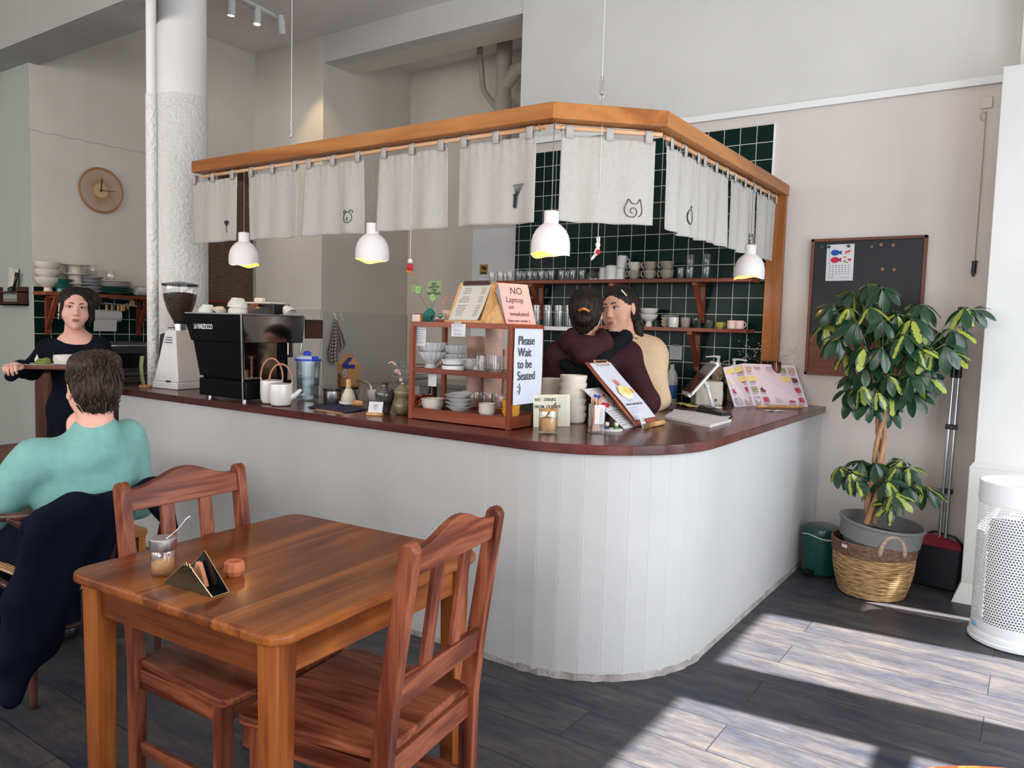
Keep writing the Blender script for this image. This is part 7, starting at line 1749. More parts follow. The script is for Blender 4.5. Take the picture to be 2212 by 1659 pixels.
crown = [(1875, 605, 0), (1905, 612, -.05), (1843, 622, .05), (1800, 650, 0), (1992, 648, 0), (1965, 650, .08), (1850, 685, -.10), (1908, 682, -.12), (1783, 690, .04), (2085, 655, 0), (2100, 660, .06), (1940, 700, .05), (2000, 695, .08), (1812, 715, -.08), (1868, 740, -.14), (1955, 712, -.14),
         (2040, 735, -.06), (1906, 742, -.16), (1985, 745, -.10), (2046, 750, .04), (1825, 755, .02), (1962, 760, -.10), (1870, 782, -.12), (1845, 800, .04), (1918, 800, -.12), (1835, 830, -.02), (1895, 835, -.10), (1945, 822, -.06), (1995, 800, .0), (2010, 790, .08), (1972, 838, .0), (1880, 862, -.06), (1915, 872, .05), (1930, 760, .12), (1890, 700, .12), (2018, 705, .1), (1860, 640, .1), (1930, 660, .1), (1950, 790, .1), (2060, 700, .05), (1822, 690, -.05), (1850, 770, -.08), (1900, 770, -.05), (1930, 730, -.1), (1985, 770, -.04), (1860, 820, -.1), (1925, 840, -.04), (1965, 800, -.1), (1890, 810, .05), (1835, 655, -.06), (1880, 655, -.1), (1940, 670, -.02), (1970, 680, -.08), (2010, 745, -.08), (1845, 845, .04), (1800, 700, .06)]
low = [(1813, 1000, 0), (1836, 1010, -.05), (1862, 985, .0), (1890, 990, -.06), (1850, 1028, -.06), (1915, 1030, -.1), (1940, 1000, -.02), (1962, 1000, .02), (1930, 1058, -.12), (1960, 1040, -.04), (1985, 1035, .04), (1998, 1042, .06), (1895, 1015, .08), (1925, 1080, -.06), (1882, 1045, .06), (1950, 985, .06)]
hub1, hub2 = tr_top+Vector((0, 0, .10)), tr_mid+Vector((0, 0, -.1))
tw = MB(); vsall = []
leafs = MB(); lc = []
def whorl(c, size, n, tilt):
    nrm = Vector((R.uniform(-.45, .45)*tilt, -.55*tilt+R.uniform(-.3, .2), 1)).normalized(); a0 = R.uniform(0, 6.28); yel = R.random()+.12
    ax = nrm.orthogonal().normalized(); ay = nrm.cross(ax)
    for k in range(n):
        a = a0+2*PI*k/n+R.uniform(-.12, .12); d = ax*math.cos(a)+ay*math.sin(a); s = nrm.cross(d)
        dr = R.uniform(.45, 1.0); dd_ = (d*math.cos(dr)-nrm*math.sin(dr)).normalized(); nn = s.cross(dd_).normalized()*-1
        L = size*R.uniform(.82, 1.12); vs, fs = leaf_pts(L, L*.245)
        g = R.uniform(.42, .72) if (yel > .45 and R.random() < .6) else 0.0
        off_ = c + dd_*L*.14
        wv = [off_ + s*x + dd_*y + nn*-z*-1 for x, y, z in vs]
        leafs.add(wv, fs); lc.extend([(abs(x)/(L*.245)*.75, g, y/L) for x, y, z in vs])
        tw.tube([c, off_], .0011, 3)
for (lst, hub, sz) in ((crown, hub1, .118), (low, hub2, .102)):
    for (px, py, dy) in lst:
        c = relp(px, py+8, dy*.9); st_ = hub.lerp(c, R.uniform(.05, .25)) - Vector((0, 0, .03)); mid = st_.lerp(c, .55)+Vector((0, 0, .02))
        tw.tube(smoothline([st_, mid, c], 4), .0026, 5); whorl(c, sz*R.uniform(.9, 1.12), R.choice((7, 8, 8)), 1.0)
o = leafs.build('leaves', M_leaf, plant, smooth=True); ca = o.data.color_attributes.new('leaf', 'FLOAT_COLOR', 'POINT')
ca.data.foreach_set('color', [x for c in lc for x in (*c, 1)]); o['kind'] = 'stuff'
tw.build('leaf_stems', M_twig, plant, smooth=True)['kind'] = 'stuff'
# pot and basket
pot = thing('plant_pot', 'large grey plastic plant pot tilted in the woven basket', 'pot', (PX-.005, PY, .02), rot=(.0, .10, 0))
b = MB(); b.lathe([(0, .02), (.15, .02), (.165, .20), (.186, .285), (.205, .29), (.212, .375), (.220, .38), (.220, .392), (.205, .392), (.198, .30), (0, .298)], 56); b.build('pot_wall', mat('grey_pot', (.17, .165, .16), rough=.55), pot, auto=True)
b = MB(); b.lathe([(.196, .305), (.1, .315), (0, .318)], 32); b.build('soil', mat('dark_soil', (.02, .016, .013), rough=1, bump=1., bscale=80), pot)
def basketmat():
    m, nt, b = nodes_of('woven_rope')
    tc = nt.nodes.new('ShaderNodeTexCoord'); n = nt.nodes.new('ShaderNodeTexNoise'); n.inputs['Scale'].default_value = 26; n.inputs['Detail'].default_value = 4
    mp = nt.nodes.new('ShaderNodeMapping'); mp.inputs['Scale'].default_value = (.6, .6, 4.5); link(nt, tc.outputs['Object'], mp.inputs[0]); link(nt, mp.outputs[0], n.inputs[0])
    r = nt.nodes.new('ShaderNodeValToRGB'); e = r.color_ramp.elements; e[0].position = .36; e[1].position = .62; e[0].color = (*rgb(120, 88, 54), 1); e[1].color = (*rgb(196, 158, 108), 1)
    link(nt, n.outputs['Fac'], r.inputs[0]); link(nt, r.outputs[0], b.inputs['Base Color']); setv(b, 'Roughness', .75)
    return m
M_rope = basketmat(); M_rope_d = mat('dark_rope', rgb(112, 84, 66), rough=.8, noise=.5, nscale=60)
bk = thing('woven_basket', 'round woven seagrass basket with a darker braided rim round the grey pot', 'basket', (PX, PY, 0))
def ring(b, r, z, th, tw_=0, n=72):
    b.tube([(r*math.cos(2*PI*i/n)*(1+tw_*math.sin(i*2.7)), r*math.sin(2*PI*i/n)*(1+tw_*math.sin(i*2.7)), z+th*.25*math.sin(i*1.7)) for i in range(n)], th, 6, closed=True)
b = MB(); nr = 21
for k in range(nr):
    u = k/nr; z = .010+.0108*k; r = .165+.040*math.sin(min(1, u*1.15)*PI/2); ring(b, r, z, .0062, .003)
b.lathe([(0, .004), (.165, .004), (.200, .20), (.190, .20), (.155, .01), (0, .008)], 40)
b.build('woven_body', M_rope, bk, smooth=True)
b = MB()
for k in range(7): ring(b, .209+.001*k, .237+.0105*k, .0068, .006, 90)
b.build('braided_rim', M_rope_d, bk, smooth=True)
M_hand = mat('pale_rope', rgb(172, 150, 128), rough=.85, noise=.2, nscale=60)
for sgn, nm in ((1, 0), (-1, 0)):
    b = MB(); cs_ = []
    ang = -.98 if sgn > 0 else PI-.98
    for i in range(21):
        a = PI*i/20; cs_.append(Vector((.214*math.cos(ang+.30*math.cos(a)), .214*math.sin(ang+.30*math.cos(a)), .262+.105*math.sin(a))))
    b.tube([v*1.02 for v in cs_], .011, 10)
    for i in range(1, 20):
        c = cs_[i]*1.02; d = (cs_[i+1]-cs_[i-1]).normalized() if i < 20 else Vector((0, 0, 1)); a_ = d.orthogonal().normalized(); b_ = d.cross(a_)
        b.tube([c+(a_*math.cos(t_)+b_*math.sin(t_))*.012 for t_ in np.linspace(0, 2*PI, 9)[:-1]], .0028, 5, closed=True)
    b.build('basket_handle', M_hand, bk, smooth=True)
b = MB(); b.box((-.118, -.185, .283), (.034, .004, .018), Euler((0, 0, -.56))); b.build('small_tag', M_paper, bk, bevel=.004)
# green pedal bin
q = Vector((-1.015, 4.800, 0))
t = thing('pedal_bin', 'small dark green pedal bin standing against the counter end', 'bin', q, -.5)
M_bin = mat('bottle_green', (.006, .065, .055), rough=.3, coat=.3)
b = MB(); b.lathe([(0, .012), (.106, .012), (.108, .02), (.108, .235), (.104, .24), (0, .24)], 48); b.build('body', M_bin, t, auto=True)
b = MB(); b.lathe([(.106, .243), (.110, .246), (.110, .268), (.104, .282), (.08, .293), (0, .298)], 48); b.build('lid', M_bin, t, auto=True)
b = MB(); b.lathe([(0, 0), (.100, 0), (.104, .012), (0, .012)], 40); b.build('base_ring', M_blk, t, auto=True)
b = MB(); b.box((.02, -.125, .030), (.062, .05, .008), Euler((.2, 0, 0))); b.box((.02, -.11, .015), (.04, .03, .03)); b.build('pedal', M_blk, t, bevel=.004)
b = MB(); b.tube([(.1085*math.cos(a), .1085*math.sin(a), .236+.010*math.sin(a*3)) for a in np.linspace(PI*1.05, PI*1.95, 24)], .0045, 6); b.build('liner_edge', M_paper, t, smooth=True)
# dustpan and broom
q = Vector((-.425, 5.02, 0))
t = thing('dustpan_set', 'upright dark dustpan with a red rim and two steel handles behind the plant', 'dustpan', q, -.12)
b = MB()
pr = [(-.145, 0), (.120, 0), (.135, .24), (-.150, .24)]
vs = [(x*s, y, z) for (y, s) in ((-.085, 1.), (.06, .94)) for x, z in pr]
b.add(vs, [(0, 1, 2, 3), (7, 6, 5, 4), (0, 4, 5, 1), (1, 5, 6, 2), (3, 7, 4, 0)]); b.build('pan', mat('dark_navy_plastic', (.010, .011, .018), rough=.45), t, bevel=.010, seg=3)
b = MB(); b.add([(-.150, -.088, .242), (.136, -.088, .242), (.02, .0, .290), (-.14, .0, .290), (.10, .055, .25)], [(0, 1, 2, 3), (1, 4, 2)]); b.build('red_rim', mat('crimson_plastic', (.30, .01, .03), rough=.4), t, solid=.004)
b = MB(); b.tube([(-.10, .03, .26), (-.03, .03, .30), (.08, .03, .285), (.135, .03, .23)], .007, 8); b.build('hood', M_blk, t, smooth=True)
M_pole = mat('steel_pole', (.50, .50, .52), rough=.25, metal=.9)
for x0, x1, nm in ((.005, .012, 'dustpan_pole'), (.036, .040, 'broom_pole')):
    b = MB(); b.cyl((x0, -.01, .24), (x1, .02, 1.245), .0105, n=16); b.build(nm, M_pole, t, auto=True)
    b = MB(); b.cyl((x1, .019, 1.20), (x1+.001, .021, 1.30), .0155, n=16); b.build('grip', M_blk, t, auto=True)
for z in (.55, .92):
    b = MB(); b.box((.022+.002, .002+.01*z, z), (.062, .030, .030)); b.build('clip', M_blk, t, bevel=.004)
# white perforated bin
q = Vector((-.020, 4.305, 0))
t = thing('perforated_bin', 'tall white perforated metal bin standing by the pillar at the right edge', 'bin', q)
M_pm = mat('white_powder', (.80, .81, .83), rough=.4)
def perf():
    m, nt, b = nodes_of('perforated_white')
    b.inputs['Base Color'].default_value = (.80, .81, .83, 1); setv(b, 'Roughness', .4)
    tc = nt.nodes.new('ShaderNodeTexCoord'); sep = nt.nodes.new('ShaderNodeSeparateXYZ'); link(nt, tc.outputs['Object'], sep.inputs[0])
    at = nt.nodes.new('ShaderNodeMath'); at.operation = 'ARCTAN2'; link(nt, sep.outputs['Y'], at.inputs[0]); link(nt, sep.outputs['X'], at.inputs[1])
    def M_(op, a, v=None, b2=None):
        n = nt.nodes.new('ShaderNodeMath'); n.operation = op; link(nt, a, n.inputs[0])
        if b2 is not None: link(nt, b2, n.inputs[1])
        elif v is not None: n.inputs[1].default_value = v
        return n.outputs[0]
    rows = M_('MULTIPLY', sep.outputs['Z'], 1/.0125); rf = M_('FLOOR', rows); odd = M_('MODULO', rf, 2.); half = M_('MULTIPLY', odd, .5)
    u = M_('MULTIPLY', at.outputs[0], 92/(2*PI)); u = M_('ADD', u, None, half); fu = M_('SUBTRACT', M_('FRACT', M_('ADD', u, 400.)), .5); fv = M_('SUBTRACT', M_('FRACT', rows), .5)
    d = M_('SQRT', M_('ADD', M_('MULTIPLY', fu, None, fu), None, M_('MULTIPLY', fv, None, fv)))
    hole = M_('LESS_THAN', d, .33)
    inz = M_('MULTIPLY', M_('GREATER_THAN', sep.outputs['Z'], .105), None, M_('LESS_THAN', sep.outputs['Z'], .655)); hole = M_('MULTIPLY', hole, None, inz)
    tr = nt.nodes.new('ShaderNodeBsdfTransparent'); mx = nt.nodes.new('ShaderNodeMixShader'); link(nt, hole, mx.inputs[0]); link(nt, b.outputs[0], mx.inputs[1]); link(nt, tr.outputs[0], mx.inputs[2])
    link(nt, mx.outputs[0], nt.nodes['Material Output'].inputs[0]); return m
b = MB(); b.lathe([(.186, .025), (.186, .755)], 64); b.build('perforated_wall', perf(), t, smooth=True)
b = MB(); b.lathe([(.186, .660), (.189, .662), (.189, .758), (.184, .760), (.183, .66)], 64); b.build('top_band', M_pm, t, auto=True)
b = MB(); b.lathe([(0, 0), (.188, 0), (.196, .006), (.196, .020), (.190, .024), (.190, .050), (.187, .054), (0, .05)], 64); b.build('base', M_pm, t, auto=True)
b = MB(); b.lathe([(0, .055), (.135, .055), (.135, .56), (.12, .57), (0, .57)], 40); b.build('inner_liner', mat('liner_shade_grey', (.16, .165, .20), rough=.8), t, auto=True)  # liner as a dark core: shade seen through the holes is in its colour
b = MB(); b.ball((-.165, -.098, .078), (.006, .012, .010), rot=Euler((0, 0, .5)).to_matrix()); b.build('blue_badge', mat('blue_badge', (.10, .35, .55), rough=.3), t, smooth=True)
# ------------------------------------------------------------------ people: smooth blended solids turned into one surface
import openvdb as vdb
def rotm(yaw=0, pitch=0, roll=0): return np.array(Euler((pitch, roll, yaw), 'XYZ').to_matrix())
def solid(prims, res=.008, pad=.03, M=None, disp=None, origin=(0, 0, 0)):
    """prims: ('c', p0, p1, r0, r1, k) round cone, ('e', centre, radii, k[, R]) ellipsoid; negative k carves."""
    lo = np.full(3, 1e9); hi = -lo
    for p in prims:
        if p[0] == 'c':
            for q, r in ((p[1], p[3]), (p[2], p[4])): lo = np.minimum(lo, np.array(q)-r); hi = np.maximum(hi, np.array(q)+r)
        elif p[3] > 0: lo = np.minimum(lo, np.array(p[1])-max(p[2])); hi = np.maximum(hi, np.array(p[1])+max(p[2]))
    lo -= pad; hi += pad; n = np.ceil((hi-lo)/res).astype(int)
    ax = [lo[i]+res*np.arange(n[i], dtype=np.float32) for i in range(3)]
    X, Y, Z = np.meshgrid(*ax, indexing='ij'); P = np.stack([X, Y, Z], -1).astype(np.float32); D = None
    for p in prims:
        if p[0] == 'c':
            a, b_ = np.array(p[1], np.float32), np.array(p[2], np.float32); ab = b_-a
            t = np.clip(((P-a) @ ab)/max(float(ab @ ab), 1e-9), 0, 1)
            d = np.linalg.norm(P-a-t[..., None]*ab, axis=-1)-(p[3]+(p[4]-p[3])*t); k = p[5]
        else:
            q = P-np.array(p[1], np.float32); r = np.array(p[2], np.float32); k = p[3]
            if len(p) > 4: q = q @ np.array(p[4], np.float32)
            k0 = np.linalg.norm(q/r, axis=-1); k1 = np.linalg.norm(q/(r*r), axis=-1); d = k0*(k0-1)/np.maximum(k1, 1e-6)
        if D is None: D = d; continue
        if k > 0: h = np.clip(.5+.5*(D-d)/k, 0, 1); D = D*(1-h)+d*h-k*h*(1-h)
        else: k = -k; h = np.clip(.5-.5*(D+d)/k, 0, 1); D = D*(1-h)-d*h+k*h*(1-h)
    if disp is not None: D = D+disp(X, Y, Z)
    g = vdb.FloatGrid(background=1.0); g.copyFromArray(np.ascontiguousarray(D.astype(np.float32)))
    v, t_, q_ = g.convertToPolygons(isovalue=0, adaptivity=0)
    v = v*res+lo
    if M is not None: v = v @ np.array(M.to_3x3()).T + np.array(M.translation)
    v = v-np.array(origin)
    b = MB(); b.v = [tuple(x) for x in v]; b.f = [tuple(int(i) for i in f) for f in q_]; b.mi = [0]*len(b.f)
    return b
def join(a, c): a.add(c.v, c.f); return a
def skinmat(name, col):
    m = mat(name, col, rough=.5, spec=.4, noise=.06, nscale=14); b = m.node_tree.nodes['Principled BSDF']
    setv(b, 'Subsurface Weight', .15); setv(b, 'Subsurface Radius', (.012, .004, .002)); return m
def head_prims(female=True):
    j = .9 if female else 1.
    return [('e', (0, -.014, .045), (.073, .092, .078), .02), ('e', (0, .028, -.010), (.060, .060, .090), .03), ('e', (0, .042, -.066), (.043*j+.004, .042, .040), .03), ('e', (0, .070, -.096), (.019*j, .018, .016), .02),
            ('e', (-.039, .050, -.030), (.028, .026, .032), .02), ('e', (.039, .050, -.030), (.028, .026, .032), .02), ('c', (-.044, .070, .034), (.044, .070, .034), .013, .013, .02),
            ('e', (-.031, .100, .014), (.018, .016, .011), -.012), ('e', (.031, .100, .014), (.018, .016, .011), -.012),
            ('c', (0, .082, .022), (0, .098, -.020), .008, .011, .014), ('e', (-.011, .093, -.027), (.009, .009, .007), .006), ('e', (.011, .093, -.027), (.009, .009, .007), .006),
            ('e', (0, .082, -.052), (.024, .012, .010), .010), ('e', (0, .081, -.066), (.020, .010, .007), .008),
            ('e', (-.074, -.006, .004), (.009, .018, .031), .008, rotm(.35)), ('e', (.074, -.006, .004), (.009, .018, .031), .008, rotm(-.35)),
            ('e', (-.080, .0, .006), (.005, .009, .016), -.006), ('e', (.080, .0, .006), (.005, .009, .016), -.006),
            ('c', (0, -.024, -.055), (0, -.040, -.165), .042 if female else .053, .044 if female else .058, .025)]
M_eyew = mat('eye_white', (.62, .60, .58), rough=.2); M_iris = mat('dark_iris', (.02, .012, .008), rough=.15)
def face(parent, M, s, org, lip, brow, female=True):
    def put(b, name, m, smooth=True):
        b.v = [tuple((M @ (Vector(v)))-Vector(org)) for v in b.v]; return b.build(name, m, parent, smooth=smooth)
    for sx in (-1, 1):
        b = MB(); b.ball((sx*.031, .0795, .013), (.0135, .0085, .0062)); put(b, 'eye', M_eyew)
        b = MB(); b.ball((sx*.031+.002, .0845, .013), (.0062, .0042, .0058)); put(b, 'iris', M_iris)
        b = MB(); b.tube(smoothline([(sx*.031-.015, .078, .0125), (sx*.031-.006, .0872, .0190), (sx*.031+.006, .0872, .0190), (sx*.031+.015, .078, .0130)], 4), .0018, 5); put(b, 'upper_lid', brow)
        b = MB(); b.tube(smoothline([(sx*.013, .092, .033), (sx*.028, .0895, .0385), (sx*.048, .074, .033)], 4), [.0022, .0026, .0028, .0028, .0028, .0026, .0022, .0016, .001], 6); put(b, 'eyebrow', brow)
    b = MB(); b.ball((0, .0915, -.0545), (.021, .0055, .0045)); b.ball((0, .0900, -.0625), (.018, .0055, .0052)); put(b, 'lips', lip)
def headM(p, yaw, pitch, roll, s): return Matrix.Translation(p) @ Euler((pitch, roll, yaw), 'XYZ').to_matrix().to_4x4() @ Matrix.Scale(s, 4)
def streak(amp, fr=90, ay=1., sd=0):
    def f(X, Y, Z):
        a = np.arctan2(X, Y-.02); return amp*(np.sin(a*fr*.35+Z*22*ay+sd)+.7*np.sin(a*fr*.8-Z*40*ay+2*sd)+.5*np.sin(a*fr*1.9+Z*60+sd))*.5
    return f
def hairmat(name, c0, c1):
    m, nt, b = nodes_of(name); tc = nt.nodes.new('ShaderNodeTexCoord'); mp = nt.nodes.new('ShaderNodeMapping'); mp.inputs['Scale'].default_value = (1, 1, .16); link(nt, tc.outputs['Object'], mp.inputs[0])
    n = nt.nodes.new('ShaderNodeTexNoise'); n.inputs['Scale'].default_value = 130; n.inputs['Detail'].default_value = 3; link(nt, mp.outputs[0], n.inputs[0])
    r = nt.nodes.new('ShaderNodeValToRGB'); e = r.color_ramp.elements; e[0].position = .35; e[1].position = .68; e[0].color = (*c0, 1); e[1].color = (*c1, 1); link(nt, n.outputs['Fac'], r.inputs[0]); link(nt, r.outputs[0], b.inputs['Base Color'])
    bp = nt.nodes.new('ShaderNodeBump'); bp.inputs['Strength'].default_value = .7; bp.inputs['Distance'].default_value = .004; link(nt, n.outputs['Fac'], bp.inputs['Height']); link(nt, bp.outputs[0], b.inputs['Normal'])
    setv(b, 'Roughness', .5); setv(b, 'Specular IOR Level', .18); return m
def fabric(name, col, bs=260, b_=.25, n=.10): return mat(name, col, rough=.95, spec=.1, noise=n, nscale=26, bump=b_, bscale=bs)
def folds(amp, f=(18, 14, 22), s=0):
    return lambda X, Y, Z: amp*(np.sin(X*f[0]+Z*f[1]*1.3+s)*np.cos(Y*f[1]-Z*f[2]*.6+s)+.6*np.sin(X*f[0]*1.9-Y*f[1]*1.7+Z*f[2]*1.1+2*s))
def V3(*a): return np.array(a, float)
def limb(p, q, r0, r1, k=.03): return ('c', tuple(p), tuple(q), r0, r1, k)
def hand_prims(w, fwd, up, curl=.9, s=1., side=1, tight=.04):
    """palm at wrist w pointing fwd, back of the hand towards up; fingers bend away from up; thumb on the given side"""
    fwd, up = Vector(fwd).normalized(), Vector(up).normalized(); lat = fwd.cross(up).normalized()*side; w = Vector(w); out = []
    out.append(('c', tuple(w), tuple(w+fwd*.03*s), .024*s, .027*s, .015))
    for i, (o, L) in enumerate(((-.028, .066), (-.010, .074), (.010, .070), (.027, .056))):
        b0 = w+fwd*.035*s+lat*o*.55*s; k = w+fwd*.085*s+lat*o*s; out.append(('c', tuple(b0), tuple(k), .0135*s, .0105*s, .012))
        d = fwd; c = k
        for seg, (fr, cu) in enumerate(((.45, .5), (.32, .9), (.25, .7))):
            d = (d*math.cos(cu*curl)-up*math.sin(cu*curl)).normalized() if False else (Matrix.Rotation(-cu*curl*side, 3, lat) @ d); e = c+d*L*fr*s
            out.append(('c', tuple(c), tuple(e), (.0095-.0012*seg)*s, (.0088-.0012*seg)*s, .004)); c = e
    t0 = w+fwd*.022*s-lat*.020*s; t1 = t0-lat*.024*s+fwd*.026*s-up*.008*s; t2 = t1+fwd*.026*s-up*.012*s+lat*.002; t3 = t2+fwd*.018*s+lat*.010*s-up*.006*s
    out += [('c', tuple(t0), tuple(t1), .015*s, .012*s, .012), ('c', tuple(t1), tuple(t2), .0110*s, .0098*s, .005), ('c', tuple(t2), tuple(t3), .0098*s, .0080*s, .004)]
    return out

# --- seated man in the mint sweater, seen from behind
mp_ = Vector((-3.02, 1.49, 0))
man = thing('person', 'seated man with short brown hair in a mint green sweater, seen from behind', 'person', mp_)
M_skin1 = skinmat('fair_skin', rgb(226, 168, 150))
hp = ond(203, 846, 2.92); HM = headM(hp, PI/2-.30, .08, 0, 1.13)
body = solid(head_prims(False), .004, M=HM, origin=mp_)
X0, Y0 = mp_.x, mp_.y
sh_l, sh_r = V3(X0+.04, Y0-.185, .895), V3(X0+.03, Y0+.165, .935)
el_l, el_r = V3(X0-.06, Y0-.30, .69), V3(X0+.0, Y0+.225, .66)
wr_l, wr_r = V3(X0-.34, Y0-.28, .765), V3(X0-.28, Y0+.15, .765)
hipL, hipR = V3(X0-.02, Y0-.09, .50), V3(X0-.02, Y0+.09, .50); knL, knR = V3(X0-.46, Y0-.13, .50), V3(X0-.46, Y0+.13, .50); anL, anR = V3(X0-.42, Y0-.13, .09), V3(X0-.42, Y0+.13, .09)
lower = [limb((X0, Y0, .52), (X0+.03, Y0, .82), .12, .13, .05), limb(hipL, knL, .080, .055), limb(hipR, knR, .080, .055), limb(knL, anL, .05, .035), limb(knR, anR, .05, .035), limb(sh_l, el_l, .045, .035), limb(sh_r, el_r, .045, .035), limb(el_l, wr_l, .036, .026), limb(el_r, wr_r, .036, .026), limb((X0+.02, Y0, .86), (X0+.0, Y0, 1.0), .056, .052)]
join(body, solid(lower, .012, origin=mp_)); join(body, solid(hand_prims(wr_l, (-1, .1, 0), (0, 0, 1), .5, 1.05), .0035, origin=mp_)); join(body, solid(hand_prims(wr_r, (-1, -.1, 0), (0, 0, 1), .5, 1.05, -1), .0035, origin=mp_))
body.build('body', M_skin1, man, smooth=True)
M_hair1 = hairmat('brown_hair', rgb(30, 22, 19), rgb(78, 60, 50))
hair = [('e', (0, -.016, .052), (.083, .102, .084), .02), ('e', (0, -.058, .01), (.070, .048, .064), .03), ('e', (0, .03, .098), (.062, .055, .034), .03), ('e', (.036, .0, .105), (.045, .07, .030), .02), ('e', (-.035, -.03, .100), (.045, .06, .032), .02), ('e', (0, -.066, -.035), (.045, .024, .030), .02),
        ('e', (0, .115, -.045), (.074, .085, .105), -.02), ('e', (-.092, .004, -.018), (.028, .044, .048), -.010), ('e', (.092, .004, -.018), (.028, .044, .048), -.010)]
solid(hair, .0035, M=HM, disp=streak(.0038, 60, 1.2), origin=mp_).build('hair', M_hair1, man, smooth=True)
# loose locks combed over the crown
b = MB(); R = random.Random(8)
for k in range(420):
    a = R.uniform(0, 2*PI); e0 = R.uniform(.15, 1.25); pts = []
    for j in range(5):
        el = e0-j*.085; aa = a+.05*j*math.sin(k)+.10*j*.3; r = 1.02+.016*math.sin(j*1.2+k)
        x, y, z = .084*r*math.cos(el)*math.sin(aa), -.018+.104*r*math.cos(el)*math.cos(aa), .050+.088*r*math.sin(el)
        pts.append((x, y, z))
    if pts[-1][1] > .055 and pts[-1][2] < .09: continue
    b.tube(pts, [.0012, .0022, .0022, .0016, .0004], 4)
for k in range(150):
    a = PI+R.uniform(-.95, .95); z0 = R.uniform(-.035, .03); pts = [((.078+.003)*math.sin(a)*(1-.10*j), -.030+.090*math.cos(a)*(1-.04*j), z0-.010*j) for j in range(4)]; b.tube(pts, [.0012, .0014, .001, .0003], 4)
b.v = [tuple(HM @ Vector(v)-mp_) for v in b.v]; o = b.build('hair_locks', M_hair1, man, smooth=True); o['kind'] = 'stuff'
M_mint = fabric('mint_knit', rgb(124, 172, 164), 300, .35, .07)
sw = [('e', (X0+.045, Y0, .75), (.145, .185, .21), .05), ('e', (X0+.055, Y0, .885), (.110, .18, .085), .07), limb((X0+.080, Y0+.01, .915), (X0+.085, Y0+.01, .972), .100, .082, .05), ('e', (X0+.0, Y0, .60), (.150, .175, .14), .06),
      limb(sh_l, el_l, .074, .062, .05), limb(sh_r, el_r, .072, .062, .05), limb(el_l, wr_l, .060, .042, .03), limb(el_r, wr_r, .060, .042, .03), ('e', (X0+.072, Y0+.01, 1.052), (.068, .068, .058), -.008)]
solid(sw, .007, origin=mp_, disp=folds(.0045, (13, 16, 26))).build('sweater', M_mint, man, smooth=True)
solid([limb((X0+.080, Y0+.012, .975), (X0+.078, Y0+.012, .992), .072, .069)], .006, origin=mp_).build('undershirt', M_paper, man, smooth=True)
M_navyc = fabric('navy_wool', (.004, .006, .014), 200, .2, .2)
tr_ = [('e', (X0-.02, Y0, .535), (.16, .175, .10), .05), limb(hipL, knL, .098, .078, .04), limb(hipR, knR, .098, .078, .04), limb(knL, anL, .076, .058, .03), limb(knR, anR, .076, .058, .03)]
solid(tr_, .011, origin=mp_, disp=folds(.004)).build('trousers', M_navyc, man, smooth=True)
for s in (-1, 1): solid([limb((X0-.40, Y0+s*.13, .050), (X0-.56, Y0+s*.14, .038), .045, .038, .02)], .01, origin=mp_).build('shoe', M_blk, man, smooth=True)
# his armchair of dark bent wood with a rope seat, and the dark jacket over its back
wch = thing('bentwood_armchair', 'dark bent wood armchair with a rope seat, under the man in mint', 'chair', (X0, Y0, 0))
M_dw = wood('dark_bentwood', rgb(42, 24, 20), rgb(66, 40, 32), rgb(86, 54, 42), 'z', rough=.35)
arm = [(-.16, -.33, .685), (-.02, -.335, .70), (.13, -.30, .715), (.215, -.17, .73), (.235, 0, .735), (.215, .17, .73), (.13, .30, .715), (-.02, .335, .70), (-.16, .33, .685)]
b = MB(); b.tube(smoothline(arm, 8), .0155, 10); b.build('arm_bow', M_dw, wch, smooth=True)
for s in (-1, 1):
    b = MB(); b.tube(smoothline([(.11, s*.235, 0), (.125, s*.235, .42), (.20, s*.215, .60), (.12, s*.305, .715)], 8), [.012+.006*min(1, i/6) for i in range(25)], 10); b.build('rear_leg', M_dw, wch, smooth=True)
    b = MB(); b.tube([(-.27, s*.26, 0), (-.26, s*.26, .44)], [.012, .018], 10); b.build('front_leg', M_dw, wch, smooth=True)
    b = MB(); b.tube([(.115, s*.235, .20), (-.27, s*.26, .22)], .010, 8); b.build('side_stretcher', M_dw, wch, smooth=True)
    b = MB(); b.tube([(.12, s*.235, .405), (-.26, s*.26, .435)], .014, 8); b.build('side_rail', M_dw, wch, smooth=True)
    b = MB(); b.tube([(.155, s*.008, .42), (.19, s*.015, .56), (.228, s*.075, .72)], .013, 8); b.build('splat_arm', M_dw, wch, smooth=True)
b = MB(); b.tube([(.115, -.235, .265), (.115, .235, .265)], .010, 8); b.build('rear_stretcher', M_dw, wch, smooth=True)
b = MB(); b.tube([(.125, -.235, .405), (.125, .235, .405)], .014, 8); b.build('rear_rail', M_dw, wch, smooth=True)
M_ropes = mat('paper_cord', rgb(190, 150, 110), rough=.85, noise=.3, nscale=120, stretch=(1, 1, 1))
b = MB()
for k in range(34):
    y = -.20+.40*k/33; b.tube([(.143, y, .405), (.125, y, .424), (-.05, y*.9, .425), (-.255, y*1.12, .455), (-.275, y*1.12, .435)], .0068, 5)
b.build('rope_seat', M_ropes, wch, smooth=True)
